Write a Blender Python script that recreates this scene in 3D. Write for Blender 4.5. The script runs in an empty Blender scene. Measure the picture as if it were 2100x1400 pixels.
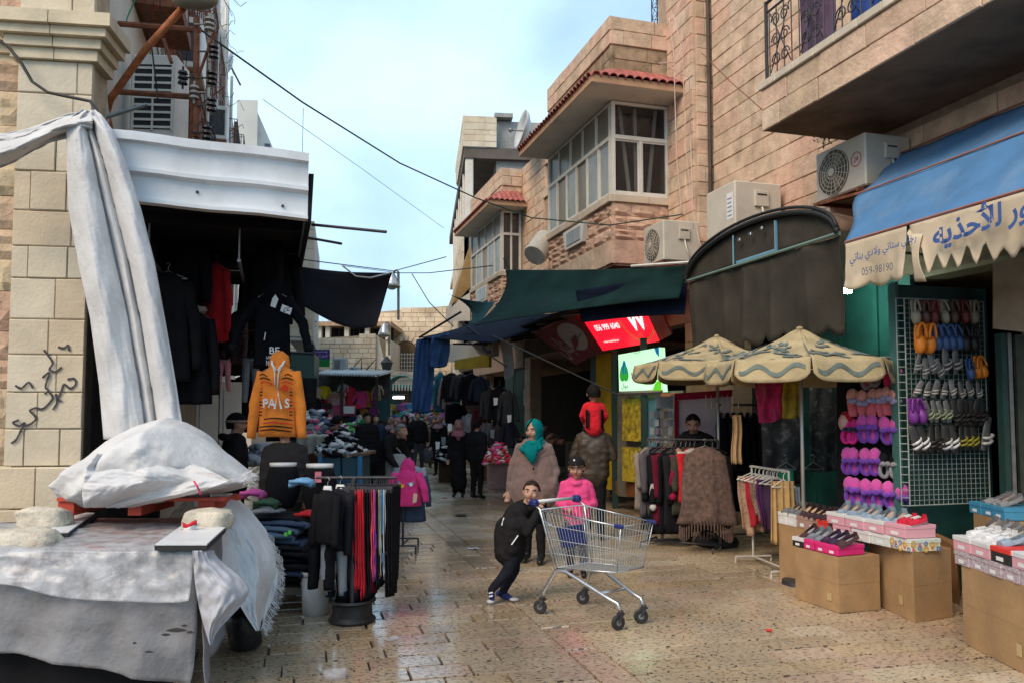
import bpy, bmesh, math, random
import numpy as np
from math import sin, cos, pi, sqrt, radians as R
from mathutils import Vector as V, Matrix, noise
random.seed(7)
SC = bpy.context.scene
COL = SC.collection
# ---------------------------------------------------------------- camera, sky, sun, exposure
F, CX, CY, TH, CAMH = 1650.0,1050.0,747.0, R(3.4), 1.75
cam_d = bpy.data.cameras.new('camera'); cam = bpy.data.objects.new('camera', cam_d); COL.objects.link(cam)
cam.location = (0,0, CAMH); cam.rotation_euler = (R(90)+TH, 0,0)
cam_d.sensor_width = 36; cam_d.lens = F/2100*36; cam_d.shift_y = (CY-700)/2100
cam_d.clip_start = .05; cam_d.clip_end = 2000
SC.camera = cam
SUN_EL, SUN_AZ = R(42), R(218)          # sun behind the camera, over its left shoulder (veiled by cloud)
SKY_K, CLOUD_K = 0.13,1.15
world = bpy.data.worlds.new('World'); SC.world = world; world.use_nodes = True
def build_world():
    nt = world.node_tree; N_, L = nt.nodes, nt.links; N_.clear()
    out = N_.new('ShaderNodeOutputWorld'); sky = N_.new('ShaderNodeTexSky')
    sky.sky_type = 'NISHITA'; sky.sun_disc = False; sky.sun_elevation = SUN_EL; sky.sun_rotation = SUN_AZ
    sky.air_density = 1.4; sky.dust_density = 1.2; sky.ozone_density = 3
    b1 = N_.new('ShaderNodeBackground'); b1.inputs[1].default_value = SKY_K; L.new(sky.outputs[0], b1.inputs[0])
    tc = N_.new('ShaderNodeTexCoord'); mp = N_.new('ShaderNodeMapping'); mp.inputs['Scale'].default_value = (1,1,1.5)
    mp.inputs['Location'].default_value = (.35,.1,.2)
    L.new(tc.outputs['Generated'], mp.inputs[0])
    n1 = N_.new('ShaderNodeTexNoise'); n1.inputs['Scale'].default_value = 2.2; n1.inputs['Detail'].default_value = 6; n1.inputs['Roughness'].default_value = .5
    n2 = N_.new('ShaderNodeTexNoise'); n2.inputs['Scale'].default_value = 1.5; n2.inputs['Detail'].default_value = 4
    L.new(mp.outputs[0], n1.inputs[0]); L.new(mp.outputs[0], n2.inputs[0])
    cr = N_.new('ShaderNodeValToRGB'); e = cr.color_ramp
    e.elements[0].position = .40; e.elements[0].color = (.245,.375,.54,1)
    e.elements[1].position = .62; e.elements[1].color = (.45,.61,.70,1)
    L.new(n1.outputs[0], cr.inputs[0])
    b2 = N_.new('ShaderNodeBackground'); b2.inputs[1].default_value = CLOUD_K; L.new(cr.outputs[0], b2.inputs[0])
    mr = N_.new('ShaderNodeMapRange'); mr.inputs[1].default_value = .35; mr.inputs[2].default_value = .6; mr.inputs[3].default_value = .55; mr.inputs[4].default_value = .92
    L.new(n2.outputs[0], mr.inputs[0])
    mx = N_.new('ShaderNodeMixShader'); L.new(mr.outputs[0], mx.inputs[0]); L.new(b1.outputs[0], mx.inputs[1]); L.new(b2.outputs[0], mx.inputs[2])
    L.new(mx.outputs[0], out.inputs[0])
build_world()
sun_d = bpy.data.lights.new('sun', 'SUN'); sun_d.energy = 1.5; sun_d.angle = R(30); sun_d.color = (1,.77,.54)
sun = bpy.data.objects.new('sun', sun_d); COL.objects.link(sun); sun.location = (0,-20,40)
sun.rotation_euler = (R(90)-SUN_EL, 0, pi-SUN_AZ)
SC.view_settings.view_transform = 'Standard'; SC.view_settings.look = 'None'
SC.view_settings.exposure = 0.86; SC.view_settings.gamma = 1.0; SC.view_settings.use_curve_mapping = False
SC.render.engine = 'CYCLES'; SC.cycles.max_bounces = 6; SC.cycles.diffuse_bounces = 3; SC.cycles.glossy_bounces = 3
SC.cycles.transparent_max_bounces = 12; SC.cycles.caustics_reflective = False; SC.cycles.caustics_refractive = False
SC.cycles.use_denoising = True
# ---------------------------------------------------------------- frames: world, and the street's (t across, s along)
SA = R(16.5); cS, sS = cos(SA), sin(SA)
def w(t, s, z=0.0): return V((t*cS-s*sS, t*sS+s*cS, z))
def ts(v): return (v.x*cS+v.y*sS, -v.x*sS+v.y*cS, v.z)
def ray(px, py):
    v = (CY-py)/F; return V(((px-CX)/F, cos(TH)-v*sin(TH), sin(TH)+v*cos(TH)))
def _at(r, k): return V((r.x*k, r.y*k, CAMH+r.z*k))
def pY(px, py, Y): r = ray(px, py); return _at(r, Y/r.y)
def pT(px, py, t): r = ray(px, py); return _at(r, t/(r.x*cS+r.y*sS))
def pS(px, py, s): r = ray(px, py); return _at(r, s/(-r.x*sS+r.y*cS))
def pZ(px, py, z=0.0): r = ray(px, py); return _at(r, (z-CAMH)/r.z)
def nz(x, y=0.0, z=0.0): return noise.noise(V((x, y, z)))
def lerp(a, b, k): return a+(b-a)*k
def sm(a, b, x):
    x = min(1, max(0, (x-a)/(b-a))); return x*x*(3-2*x)
# ---------------------------------------------------------------- mesh builder
class MB:
    def __init__(s): s.v, s.f, s.m, s.mi = [], [], [], 0
    def add(s, vs, fs):
        o = len(s.v); s.v += [V(a) for a in vs]
        for f in fs: s.f.append(tuple(i+o for i in f)); s.m.append(s.mi)
        return s
    def use(s, i): s.mi = i; return s
    def hexa(s, p):   # 8 points: bottom ring 0-3, top ring 4-7
        return s.add(p, [(3,2,1,0), (4,5,6,7), (0,1,5,4), (1,2,6,5), (2,3,7,6), (3,0,4,7)])
    def box(s, c, d, rot=None):
        x, y, z = d[0]/2, d[1]/2, d[2]/2
        p = [V(q) for q in ((-x, -y, -z), (x, -y, -z), (x, y, -z), (-x, y, -z), (-x, -y, z), (x, -y, z), (x, y, z), (-x, y, z))]
        if rot is not None: p = [rot @ q for q in p]
        return s.hexa([q+V(c) for q in p])
    def b2(s, a, b):
        a, b = V(a), V(b); return s.box((a+b)/2, (abs(b.x-a.x), abs(b.y-a.y), abs(b.z-a.z)))
    def rbox(s, c, d, r=.01, rot=None):   # box with chamfered edges
        x, y, z = d[0]/2, d[1]/2, d[2]/2; r = min(r, x*.9, y*.9, z*.9); vs = []
        for sx in (-1,1):
            for sy in (-1,1):
                for sz in (-1,1):
                    vs += [(sx*x, sy*(y-r), sz*(z-r)), (sx*(x-r), sy*y, sz*(z-r)), (sx*(x-r), sy*(y-r), sz*z)]
        bm = bmesh.new(); [bm.verts.new(q) for q in vs]; bmesh.ops.convex_hull(bm, input=bm.verts)
        bm.verts.index_update()
        P = [v.co.copy() for v in bm.verts]
        if rot is not None: P = [rot @ q for q in P]
        fs = [tuple(v.index for v in f.verts) for f in bm.faces]; bm.free()
        return s.add([q+V(c) for q in P], fs)
    def tube(s, pts, r, n=8, cap=True, flat=None):
        pts = [V(p) for p in pts]; k = len(pts); rs = r if isinstance(r, (list, tuple)) else [r]*k
        rings = []; up = None
        for i, p in enumerate(pts):
            d = (pts[min(i+1, k-1)]-pts[max(i-1,0)])
            if d.length < 1e-9: d = V((0,0,1))
            d.normalize()
            if up is None:
                up = V((0,0,1)) if abs(d.z) < .9 else V((0,1,0))
            a = d.cross(up)
            if a.length < 1e-6: a = d.cross(V((1,0,0)))
            a.normalize(); b = a.cross(d).normalized(); up = b
            fl = flat if flat else (1,1)
            rings.append([p+a*(cos(2*pi*j/n)*rs[i]*fl[0])+b*(sin(2*pi*j/n)*rs[i]*fl[1]) for j in range(n)])
        return s.loft(rings, cap)
    def loft(s, rings, cap=True, closed=True):
        n = len(rings[0]); vs = [q for r in rings for q in r]; fs = []
        for i in range(len(rings)-1):
            for j in range(n if closed else n-1):
                a, b = i*n+j, i*n+(j+1)%n
                fs.append((a, b, b+n, a+n))
        if cap and closed:
            fs.append(tuple(range(n-1,-1,-1))); fs.append(tuple((len(rings)-1)*n+j for j in range(n)))
        return s.add(vs, fs)
    def lathe(s, prof, n=16, c=(0,0,0), cap=True, ax=None, sc=(1,1)):
        c = V(c); M3 = Matrix.Identity(3) if ax is None else V((0,0,1)).rotation_difference(V(ax)).to_matrix()
        return s.loft([[c+M3 @ V((r*cos(2*pi*j/n)*sc[0], r*sin(2*pi*j/n)*sc[1], z)) for j in range(n)] for r, z in prof], cap)
    def sheet(s, f, nu, nv, th=.004):
        g = [[V(f(i/nu, j/nv)) for i in range(nu+1)] for j in range(nv+1)]
        def nrm(i, j):
            a = g[j][min(i+1, nu)]-g[j][max(i-1,0)]; b = g[min(j+1, nv)][i]-g[max(j-1,0)][i]
            c = a.cross(b); return c.normalized() if c.length > 1e-12 else V((0,0,0))
        W = nu+1; A = [g[j][i] for j in range(nv+1) for i in range(W)]
        B = [g[j][i]+nrm(i, j)*th for j in range(nv+1) for i in range(W)]; o = len(A); fs = []
        for j in range(nv):
            for i in range(nu):
                a = j*W+i; fs.append((a, a+W, a+W+1, a+1)); fs.append((o+a, o+a+1, o+a+W+1, o+a+W))
        rim = [i for i in range(W)]+[j*W+nu for j in range(1, nv+1)]+[nv*W+i for i in range(nu-1,-1,-1)]+[j*W for j in range(nv-1,0,-1)]
        for q in range(len(rim)):
            a, b = rim[q], rim[(q+1)%len(rim)]; fs.append((a, b, o+b, o+a))
        return s.add(A+B, fs)
    def prism(s, poly, fr, d):   # polygon (u, v) in frame fr=(origin, U, Vv), thickness d along U x V
        o, U, Vv = (V(q) for q in fr); n = U.cross(Vv).normalized(); k = len(poly)
        A = [o+U*a+Vv*b for a, b in poly]; B = [q+n*d for q in A]
        return s.add(A+B, [tuple(range(k-1,-1,-1)), tuple(range(k, 2*k))]+[(i, (i+1)%k, k+(i+1)%k, k+i) for i in range(k)])
    def ball(s, c, r, n=12, m=8, sc=(1,1,1), rot=None):
        rings = []
        for j in range(m+1):
            a = -pi/2+pi*j/m; rr = max(cos(a), .02)
            ring = [V((cos(2*pi*i/n)*rr*r*sc[0], sin(2*pi*i/n)*rr*r*sc[1], sin(a)*r*sc[2])) for i in range(n)]
            rings.append([V(c)+(rot @ q if rot is not None else q) for q in ring])
        return s.loft(rings)
    def xf(s, M4): s.v = [M4 @ q for q in s.v]; return s
    def jit(s, a, k=3.0, seed=0.0):
        s.v = [q+noise.noise_vector(q*k+V((seed, seed, seed)))*a for q in s.v]; return s
    def mesh(s, name, mats, smooth=False):
        me = bpy.data.meshes.new(name); me.from_pydata([tuple(q) for q in s.v], [], s.f)
        for m in mats: me.materials.append(m)
        if len(mats) > 1: me.polygons.foreach_set('material_index', s.m)
        if smooth: me.polygons.foreach_set('use_smooth', [True]*len(me.polygons))
        me.update(); return me
TMP = bpy.data.scenes.new('workshop')      # evaluates modifiers and text away from the big scene
def evaluated_mesh(o):
    TMP.collection.objects.link(o); vl = TMP.view_layers[0]; vl.update(); dg = vl.depsgraph
    return bpy.data.meshes.new_from_object(o.evaluated_get(dg), depsgraph=dg)
WM = {}
def wmat(o):
    M4 = Matrix.Translation(o.location) @ o.rotation_euler.to_matrix().to_4x4()
    if o.parent is not None and o.parent.name in WM: M4 = WM[o.parent.name] @ M4
    return M4
def obj(name, mb, mats, parent=None, smooth=False, world=False, loc=None, rz=0, auto=None):
    """link one mesh object; world=True: mb holds world coordinates and is brought into the parent's frame"""
    if not isinstance(mats, (list, tuple)): mats = [mats]
    if isinstance(mb, MB):
        if world and parent is not None: mb.xf(WM[parent.name].inverted())
        me = mb.mesh(name, mats, smooth or auto is not None)
        if auto is not None: me.set_sharp_from_angle(angle=R(auto))
    else: me = mb
    o = bpy.data.objects.new(name, me); COL.objects.link(o)
    if parent is not None: o.parent = parent
    if loc is not None: o.location = loc
    o.rotation_euler = (0,0, rz); WM[o.name] = wmat(o)
    return o
def tag(o, label=None, cat=None, group=None, kind=None):
    if label: o['label'] = label
    if cat: o['category'] = cat
    if group: o['group'] = group
    if kind: o['kind'] = kind
    return o
def thing(name, label, cat, loc=(0,0,0), rz=0.0, group=None):
    o = bpy.data.objects.new(name, None); COL.objects.link(o); o.location = loc; o.rotation_euler = (0,0, rz); o.empty_display_size = .1
    WM[o.name] = wmat(o); return tag(o, label, cat, group)
def solo(name, mb, mats, label, cat, loc=(0,0,0), rz=0.0, group=None, smooth=False, world=False, auto=None):
    """a thing that is one mesh"""
    if world: mb.xf((Matrix.Translation(V(loc)) @ Matrix.Rotation(rz, 4, 'Z')).inverted())
    return tag(obj(name, mb, mats, None, smooth, False, loc, rz, auto), label, cat, group)
KIDS = {}
def dup(root, loc, rz, label=None, group=None, scale=None):
    r = root.copy(); COL.objects.link(r); r.location = loc; r.rotation_euler = (0,0, rz)
    if scale is not None: r.scale = scale
    if label: r['label'] = label
    if group: r['group'] = group
    WM[r.name] = wmat(r)
    for ch in KIDS.setdefault(root.name, [c for c in COL.objects if c.parent == root]):
        c = ch.copy(); COL.objects.link(c); c.parent = r
        for g in KIDS.setdefault(ch.name, [q for q in COL.objects if q.parent == ch]):
            d = g.copy(); COL.objects.link(d); d.parent = c
    return r
# ---------------------------------------------------------------- materials
MC = {}
def mat(name, col, rough=.75, metal=0.0, var=.12, scale=5.0, bump=0.0, bscale=60.0, rnd=0.0, emit=0.0, trans=0.0, alpha=1.0, dirt=0.0, dcol=(.05,.045,.04), tones=None, sheen=0.0, spec=.5, aniso=None, coat=0.0, weave=0.0):
    if name in MC: return MC[name]
    m = bpy.data.materials.new(name); m.use_nodes = True; nt = m.node_tree; N_, L = nt.nodes, nt.links
    b = N_['Principled BSDF']; geo = N_.new('ShaderNodeNewGeometry'); pos = geo.outputs['Position']
    if aniso:
        mp = N_.new('ShaderNodeMapping'); mp.inputs['Scale'].default_value = aniso; L.new(pos, mp.inputs[0]); pos = mp.outputs[0]
    b.inputs['Roughness'].default_value = rough; b.inputs['Metallic'].default_value = metal; b.inputs['Specular IOR Level'].default_value = spec
    def nt_(sc, det=4, rgh=.55):
        n = N_.new('ShaderNodeTexNoise'); n.inputs['Scale'].default_value = sc; n.inputs['Detail'].default_value = det; n.inputs['Roughness'].default_value = rgh; L.new(pos, n.inputs[0]); return n.outputs[0]
    def mix(f, a, bb, typ='MIX'):
        x = N_.new('ShaderNodeMix'); x.data_type = 'RGBA'; x.blend_type = typ
        for i, q in ((0, f), (6, a), (7, bb)):
            if hasattr(q, 'node'): L.new(q, x.inputs[i])
            else: x.inputs[i].default_value = q if i == 0 else (*q[:3], 1)
        return x.outputs[2]
    oi = None
    if tones or rnd: oi = N_.new('ShaderNodeObjectInfo').outputs['Random']
    base = col
    if tones:
        cr = N_.new('ShaderNodeValToRGB'); cr.color_ramp.interpolation = 'LINEAR'; el = cr.color_ramp.elements
        while len(el) < len(tones): el.new(.5)
        for i, c in enumerate(tones): el[i].position = i/(len(tones)-1); el[i].color = (*c, 1)
        L.new(oi, cr.inputs[0]); base = cr.outputs[0]
    if var:
        mr = N_.new('ShaderNodeMapRange'); mr.inputs[1].default_value = .3; mr.inputs[2].default_value = .7; mr.inputs[3].default_value = 1-var; mr.inputs[4].default_value = 1+var
        L.new(nt_(scale), mr.inputs[0]); base = mix(1.0, base, mr.outputs[0], 'MULTIPLY')
    if rnd:
        mr = N_.new('ShaderNodeMapRange'); mr.inputs[3].default_value = 1-rnd; mr.inputs[4].default_value = 1+rnd
        L.new(oi, mr.inputs[0]); base = mix(1.0, base, mr.outputs[0], 'MULTIPLY')
    if dirt:
        mr = N_.new('ShaderNodeMapRange'); mr.inputs[1].default_value = .52; mr.inputs[2].default_value = .75; mr.inputs[3].default_value = 0; mr.inputs[4].default_value = dirt
        L.new(nt_(scale*.55+.3,8,.65), mr.inputs[0]); base = mix(mr.outputs[0], base, dcol)
    if hasattr(base, 'node'): L.new(base, b.inputs['Base Color'])
    else: b.inputs['Base Color'].default_value = (*base, 1)
    if bump:
        bp = N_.new('ShaderNodeBump'); bp.inputs['Strength'].default_value = bump; bp.inputs['Distance'].default_value = .02
        h = nt_(bscale, 5,.6)
        L.new(h, bp.inputs['Height']); L.new(bp.outputs[0], b.inputs['Normal'])
    if weave:
        wv = N_.new('ShaderNodeTexWave'); wv.inputs['Scale'].default_value = weave; wv.inputs['Distortion'].default_value = 1.5; L.new(pos, wv.inputs[0])
        bp = N_.new('ShaderNodeBump'); bp.inputs['Strength'].default_value = .3; bp.inputs['Distance'].default_value = .004; L.new(wv.outputs[1], bp.inputs['Height']); L.new(bp.outputs[0], b.inputs['Normal'])
    if emit:
        b.inputs['Emission Color'].default_value = (*col, 1); b.inputs['Emission Strength'].default_value = emit
        if hasattr(base, 'node'): L.new(base, b.inputs['Emission Color'])
    if trans: b.inputs['Transmission Weight'].default_value = trans; b.inputs['IOR'].default_value = 1.45
    if alpha < 1: b.inputs['Alpha'].default_value = alpha
    if sheen: b.inputs['Sheen Weight'].default_value = sheen
    if coat: b.inputs['Coat Weight'].default_value = coat; b.inputs['Coat Roughness'].default_value = .1
    MC[name] = m; return m
def fab(c, bump=.25, rough=.9):
    """cloth of one colour"""
    k = 'cloth_%d_%d_%d'%tuple(int(q*255) for q in c)
    return mat(k, c, rough=rough, var=.18, scale=9, bump=bump, bscale=45, spec=.12 if max(c) > .1 else .04, sheen=.08 if max(c) > .25 else 0)
def paint(c, rough=.45, metal=0.0, dirt=.25, bump=.03):
    k = 'paint_%d_%d_%d_%d'%(*[int(q*255) for q in c], int(rough*100))
    return mat(k, c, rough=rough, metal=metal, var=.1, scale=3, dirt=dirt, bump=bump, bscale=20)
def plas(c, rough=.4):
    k = 'plastic_%d_%d_%d'%tuple(int(q*255) for q in c)
    return mat(k, c, rough=rough, var=.06, scale=12)
STONE_R = mat('stone_rose', (.5,.36,.26), rough=.85, var=.22, scale=5, bump=.7, bscale=22, dirt=.45, dcol=(.26,.17,.11),
              tones=[(.64,.49,.35), (.66,.47,.34), (.58,.43,.30), (.66,.42,.31), (.68,.53,.39), (.52,.38,.26)])
STONE_ROUGH = mat('stone_rough_rose', (.5,.36,.26), rough=.9, var=.2, scale=5, bump=1.0, bscale=14, tones=[(.60,.375,.27), (.56,.37,.26), (.63,.42,.30), (.58,.36,.26)])
STONE_C = mat('stone_cream', (.6,.52,.38), rough=.85, var=.12, scale=2.5, bump=.35, bscale=30, dirt=.35, dcol=(.34,.25,.15),
              tones=[(.66,.57,.43), (.63,.54,.40), (.69,.61,.47), (.61,.50,.35), (.65,.53,.38)])
STONE_CR = mat('stone_cream_rustic', (.5,.4,.27), rough=.9, var=.2, scale=6, bump=1.0, bscale=16, tones=[(.52,.42,.27), (.58,.46,.30), (.50,.31,.22), (.55,.45,.30)])
STONE_F = mat('stone_far', (.6,.46,.32), rough=.9, var=.22, scale=1.2, bump=.6, bscale=6, dirt=.4, dcol=(.35,.25,.15),
              tones=[(.74,.62,.46), (.78,.67,.52), (.68,.55,.40), (.76,.65,.50)])
MORTAR = mat('mortar', (.42,.30,.21), rough=.95, var=.2, scale=8, bump=.3)
MORTAR_L = mat('mortar_pale', (.46,.37,.25), rough=.95, var=.2, scale=8, bump=.3)
CONC = mat('concrete', (.33,.33,.31), rough=.9, var=.2, scale=1.5, bump=.3, bscale=25, dirt=.4)
PLASTER = mat('plaster_white', (.72,.68,.60), rough=.9, var=.08, scale=1.5, bump=.15, bscale=20, dirt=.35, dcol=(.32,.26,.2))
SOFFIT = mat('plaster_soffit', (.70,.66,.60), rough=.9, var=.08, scale=2, bump=.1, bscale=20, dirt=.45, dcol=(.28,.2,.15))
BROWN_SOFFIT = mat('soffit_brown', (.22,.14,.085), rough=.95, var=.35, scale=2, bump=.3, bscale=18)  # mottled dark brown for undersides of balcony and bays
TILE_RED = mat('roof_tile_red', (.38,.11,.09), rough=.8, var=.3, scale=9, bump=.3, bscale=40, rnd=.22)
FRAME_W = mat('frame_white', (.72,.69,.62), rough=.5, var=.08, scale=4, dirt=.2)
GLASS_D = mat('glass_dark', (.035,.035,.04), rough=.08, var=.0, spec=.8)
GLASS_C = mat('glass_clear', (.03,.03,.035), rough=.05, var=0, spec=.8, alpha=.38)
GLASS_G = mat('glass_frosted', (.34,.38,.37), rough=.25, var=.2, scale=1.5, spec=.6)
GLASS_T = mat('glass_tan', (.24,.21,.155), rough=.3, var=.2, scale=1.2, spec=.5)
RUST = mat('rusty_steel', (.22,.075,.035), rough=.85, var=.45, scale=14, bump=.4, bscale=60, dirt=.5)
RUST_O = mat('rusty_pipe', (.42,.13,.045), rough=.8, var=.45, scale=10, bump=.3, bscale=50, dirt=.45)
IRON = mat('iron_dark', (.05,.048,.055), rough=.55, metal=.4, var=.2, scale=20)
BLACK = mat('black_rubber', (.015,.015,.016), rough=.6, var=.2, scale=20)
CHROME = mat('zinc_steel', (.55,.56,.57), rough=.28, metal=.9, var=.12, scale=12)
STEEL_D = mat('steel_dull', (.25,.25,.25), rough=.5, metal=.7, var=.2, scale=12)
WIRE = mat('cable_black', (.02,.021,.02), rough=.7)
CARD = mat('cardboard', (.36,.22,.105), rough=.85, var=.16, scale=4, bump=.25, bscale=18, rnd=.08, dirt=.4, dcol=(.25,.15,.08))
SHEETING = mat('sheeting_white', (.60,.59,.585), rough=.9, var=.1, scale=4, bump=.5, bscale=16, dirt=.3, dcol=(.38,.34,.30), spec=.2)
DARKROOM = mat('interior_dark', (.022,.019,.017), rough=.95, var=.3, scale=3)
# ---------------------------------------------------------------- writing: flat print cut from text curves
AR = {'ا': 'FE8D FE8E', 'أ': 'FE83 FE84', 'ب': 'FE8F FE90 FE91 FE92', 'ت': 'FE95 FE96 FE97 FE98', 'ة': 'FE93 FE94', 'ج': 'FE9D FE9E FE9F FEA0', 'ح': 'FEA1 FEA2 FEA3 FEA4', 'خ': 'FEA5 FEA6 FEA7 FEA8',
      'د': 'FEA9 FEAA', 'ذ': 'FEAB FEAC', 'ر': 'FEAD FEAE', 'ز': 'FEAF FEB0', 'س': 'FEB1 FEB2 FEB3 FEB4', 'ش': 'FEB5 FEB6 FEB7 FEB8', 'ص': 'FEB9 FEBA FEBB FEBC', 'ط': 'FEC1 FEC2 FEC3 FEC4', 'ع': 'FEC9 FECA FECB FECC',
      'ف': 'FED1 FED2 FED3 FED4', 'ق': 'FED5 FED6 FED7 FED8', 'ك': 'FED9 FEDA FEDB FEDC', 'ل': 'FEDD FEDE FEDF FEE0', 'م': 'FEE1 FEE2 FEE3 FEE4', 'ن': 'FEE5 FEE6 FEE7 FEE8', 'ه': 'FEE9 FEEA FEEB FEEC', 'و': 'FEED FEEE',
      'ي': 'FEF1 FEF2 FEF3 FEF4', 'ى': 'FEEF FEF0', 'لأ': 'FEF7 FEF8', 'لا': 'FEFB FEFC'}
def arabic(s):
    """joined letter shapes in visual order"""
    L = []; i = 0
    while i < len(s):
        if s[i:i+2] in AR and len(s[i:i+2]) == 2: L.append(s[i:i+2]); i += 2
        else: L.append(s[i]); i += 1
    o = []
    for i, ch in enumerate(L):
        if ch not in AR: o.append(ch); continue
        f = AR[ch].split(); p = L[i-1] if i else ' '; n = L[i+1] if i+1 < len(L) else ' '
        jp = p in AR and len(AR[p].split()) == 4; jn = n in AR and len(f) == 4
        k = (3 if jp and jn else 1 if jp else 2 if jn else 0)
        o.append(chr(int(f[k], 16)))
    return ''.join(reversed(o))
def text_pts(body, bold=0.0):
    c = bpy.data.curves.new('writing', 'FONT'); c.body = body; c.resolution_u = 3; c.offset = bold
    o = bpy.data.objects.new('writing', c)
    me = evaluated_mesh(o); bpy.data.objects.remove(o); bpy.data.curves.remove(c)
    P = [v.co.copy() for v in me.vertices]; Fc = [tuple(p.vertices) for p in me.polygons]; bpy.data.meshes.remove(me)
    return P, Fc
def text_mb(body, f, bold=0.0, mb=None):
    """f(u, v) maps the unit box of the text (0..1, 0..1) to a point"""
    P, Fc = text_pts(body, bold); mb = mb or MB()
    if not P: return mb
    x0, x1 = min(p.x for p in P), max(p.x for p in P); y0, y1 = min(p.y for p in P), max(p.y for p in P)
    mb.add([f((p.x-x0)/max(x1-x0, 1e-6), (p.y-y0)/max(y1-y0, 1e-6)) for p in P], Fc); return mb
def quadmap(a, b, c, d, off=0.0):
    """bilinear map of the unit square on corners a (0,0) b (1,0) c (1,1) d (0,1), lifted off along the normal"""
    a, b, c, d = V(a), V(b), V(c), V(d); n = (b-a).cross(d-a).normalized()*off
    return lambda u, v: a*(1-u)*(1-v)+b*u*(1-v)+c*u*v+d*(1-u)*v+n
# ================================================================ ground and paving
def paving_mat():
    m = bpy.data.materials.new('wet_paving_stone'); m.use_nodes = True; nt = m.node_tree; N_, L = nt.nodes, nt.links; b = N_['Principled BSDF']
    geo = N_.new('ShaderNodeNewGeometry'); oi = N_.new('ShaderNodeObjectInfo')
    ad = N_.new('ShaderNodeMath'); ad.operation = 'ADD'; L.new(geo.outputs['Random Per Island'], ad.inputs[0]); L.new(oi.outputs['Random'], ad.inputs[1])
    fr = N_.new('ShaderNodeMath'); fr.operation = 'FRACT'; L.new(ad.outputs[0], fr.inputs[0])
    cr = N_.new('ShaderNodeValToRGB'); el = cr.color_ramp.elements
    T = [(.52,.38,.235), (.58,.45,.30), (.45,.34,.22), (.54,.385,.215), (.62,.50,.355), (.53,.365,.25), (.48,.365,.24), (.57,.435,.29)]
    while len(el) < len(T): el.new(.5)
    for i, c in enumerate(T): el[i].position = i/(len(T)-1); el[i].color = (*c, 1)
    L.new(fr.outputs[0], cr.inputs[0])
    def noi(sc, det, rg, scl=None):
        n = N_.new('ShaderNodeTexNoise'); n.inputs['Scale'].default_value = sc; n.inputs['Detail'].default_value = det; n.inputs['Roughness'].default_value = rg
        p = geo.outputs['Position']
        if scl:
            mp = N_.new('ShaderNodeMapping'); mp.inputs['Scale'].default_value = scl; mp.inputs['Rotation'].default_value = (0,0, -SA); L.new(p, mp.inputs[0]); p = mp.outputs[0]
        L.new(p, n.inputs[0]); return n.outputs[0]
    def rng(src, a, bb, c, d):
        r = N_.new('ShaderNodeMapRange'); r.inputs[1].default_value = a; r.inputs[2].default_value = bb; r.inputs[3].default_value = c; r.inputs[4].default_value = d; L.new(src, r.inputs[0]); return r.outputs[0]
    def mul(x, y):
        q = N_.new('ShaderNodeMix'); q.data_type = 'RGBA'; q.blend_type = 'MULTIPLY'; q.inputs[0].default_value = 1; L.new(x, q.inputs[6]); L.new(y, q.inputs[7]); return q.outputs[2]
    pits = noi(26,3,.6, (1,1.9,1)); stain = noi(.9,5,.6)
    pr = rng(pits, .56,.61,1.0,.16)
    col = mul(mul(cr.outputs[0], rng(stain, .3,.7,.72,1.15)), pr)
    L.new(col, b.inputs['Base Color'])
    mp = N_.new('ShaderNodeMapping'); mp.vector_type = 'TEXTURE'; mp.inputs['Rotation'].default_value = (0,0, R(14.5)); L.new(geo.outputs['Position'], mp.inputs[0])
    sx_ = N_.new('ShaderNodeSeparateXYZ'); L.new(mp.outputs[0], sx_.inputs[0])
    wob = N_.new('ShaderNodeMath'); wob.operation = 'MULTIPLY_ADD'; L.new(noi(.8,4,.6), wob.inputs[0]); wob.inputs[1].default_value = 2.4; L.new(sx_.outputs[0], wob.inputs[2])
    dry = rng(wob.outputs[0], 2.7,3.7,0.0,1.0)          # the trodden channel on the low side stays wet
    rr_ = N_.new('ShaderNodeMix'); L.new(dry, rr_.inputs[0]); L.new(rng(noi(1.3,3,.5), .35,.65,.10,.26), rr_.inputs[2]); L.new(rng(noi(.55,3,.5), .40,.64,.16,.42), rr_.inputs[3]); L.new(rr_.outputs[0], b.inputs['Roughness'])
    L.new(rng(dry, 0.0,1.0,.55,.08), b.inputs['Coat Weight']); col2 = mul(col, rng(dry, 0.0,1.0,.74,1.0)); L.new(col2, b.inputs['Base Color'])
    b.inputs['Specular IOR Level'].default_value = .9; b.inputs['Coat Roughness'].default_value = .12
    bp = N_.new('ShaderNodeBump'); bp.inputs['Strength'].default_value = .45; bp.inputs['Distance'].default_value = .010
    hx = N_.new('ShaderNodeMath'); hx.operation = 'MULTIPLY_ADD'; L.new(noi(7,3,.5), hx.inputs[0]); hx.inputs[1].default_value = .5; L.new(pr, hx.inputs[2])
    L.new(hx.outputs[0], bp.inputs['Height']); L.new(bp.outputs[0], b.inputs['Normal'])
    return m
PAVE = paving_mat()
JOINT = mat('paving_joint', (.045,.033,.024), rough=.7, var=.3, scale=6)
gb = MB().add([(-160,-60,-.03), (160,-60,-.03), (160,260,-.03), (-160,260,-.03)], [(0,1,2,3)])
street = tag(obj('pavement', gb, JOINT), kind='structure')
PA = R(14.5)
def pv(a, b, z=0): return V((a*cos(PA)-b*sin(PA), a*sin(PA)+b*cos(PA), z))
slab_me = MB().hexa([(-.5,-.5,-1), (.5,-.5,-1), (.5,.5,-1), (-.5,.5,-1), (-.492,-.482,0), (.492,-.482,0), (.492,.482,0), (-.492,.482,0)]).mesh('paving_slab', [PAVE])
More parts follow.
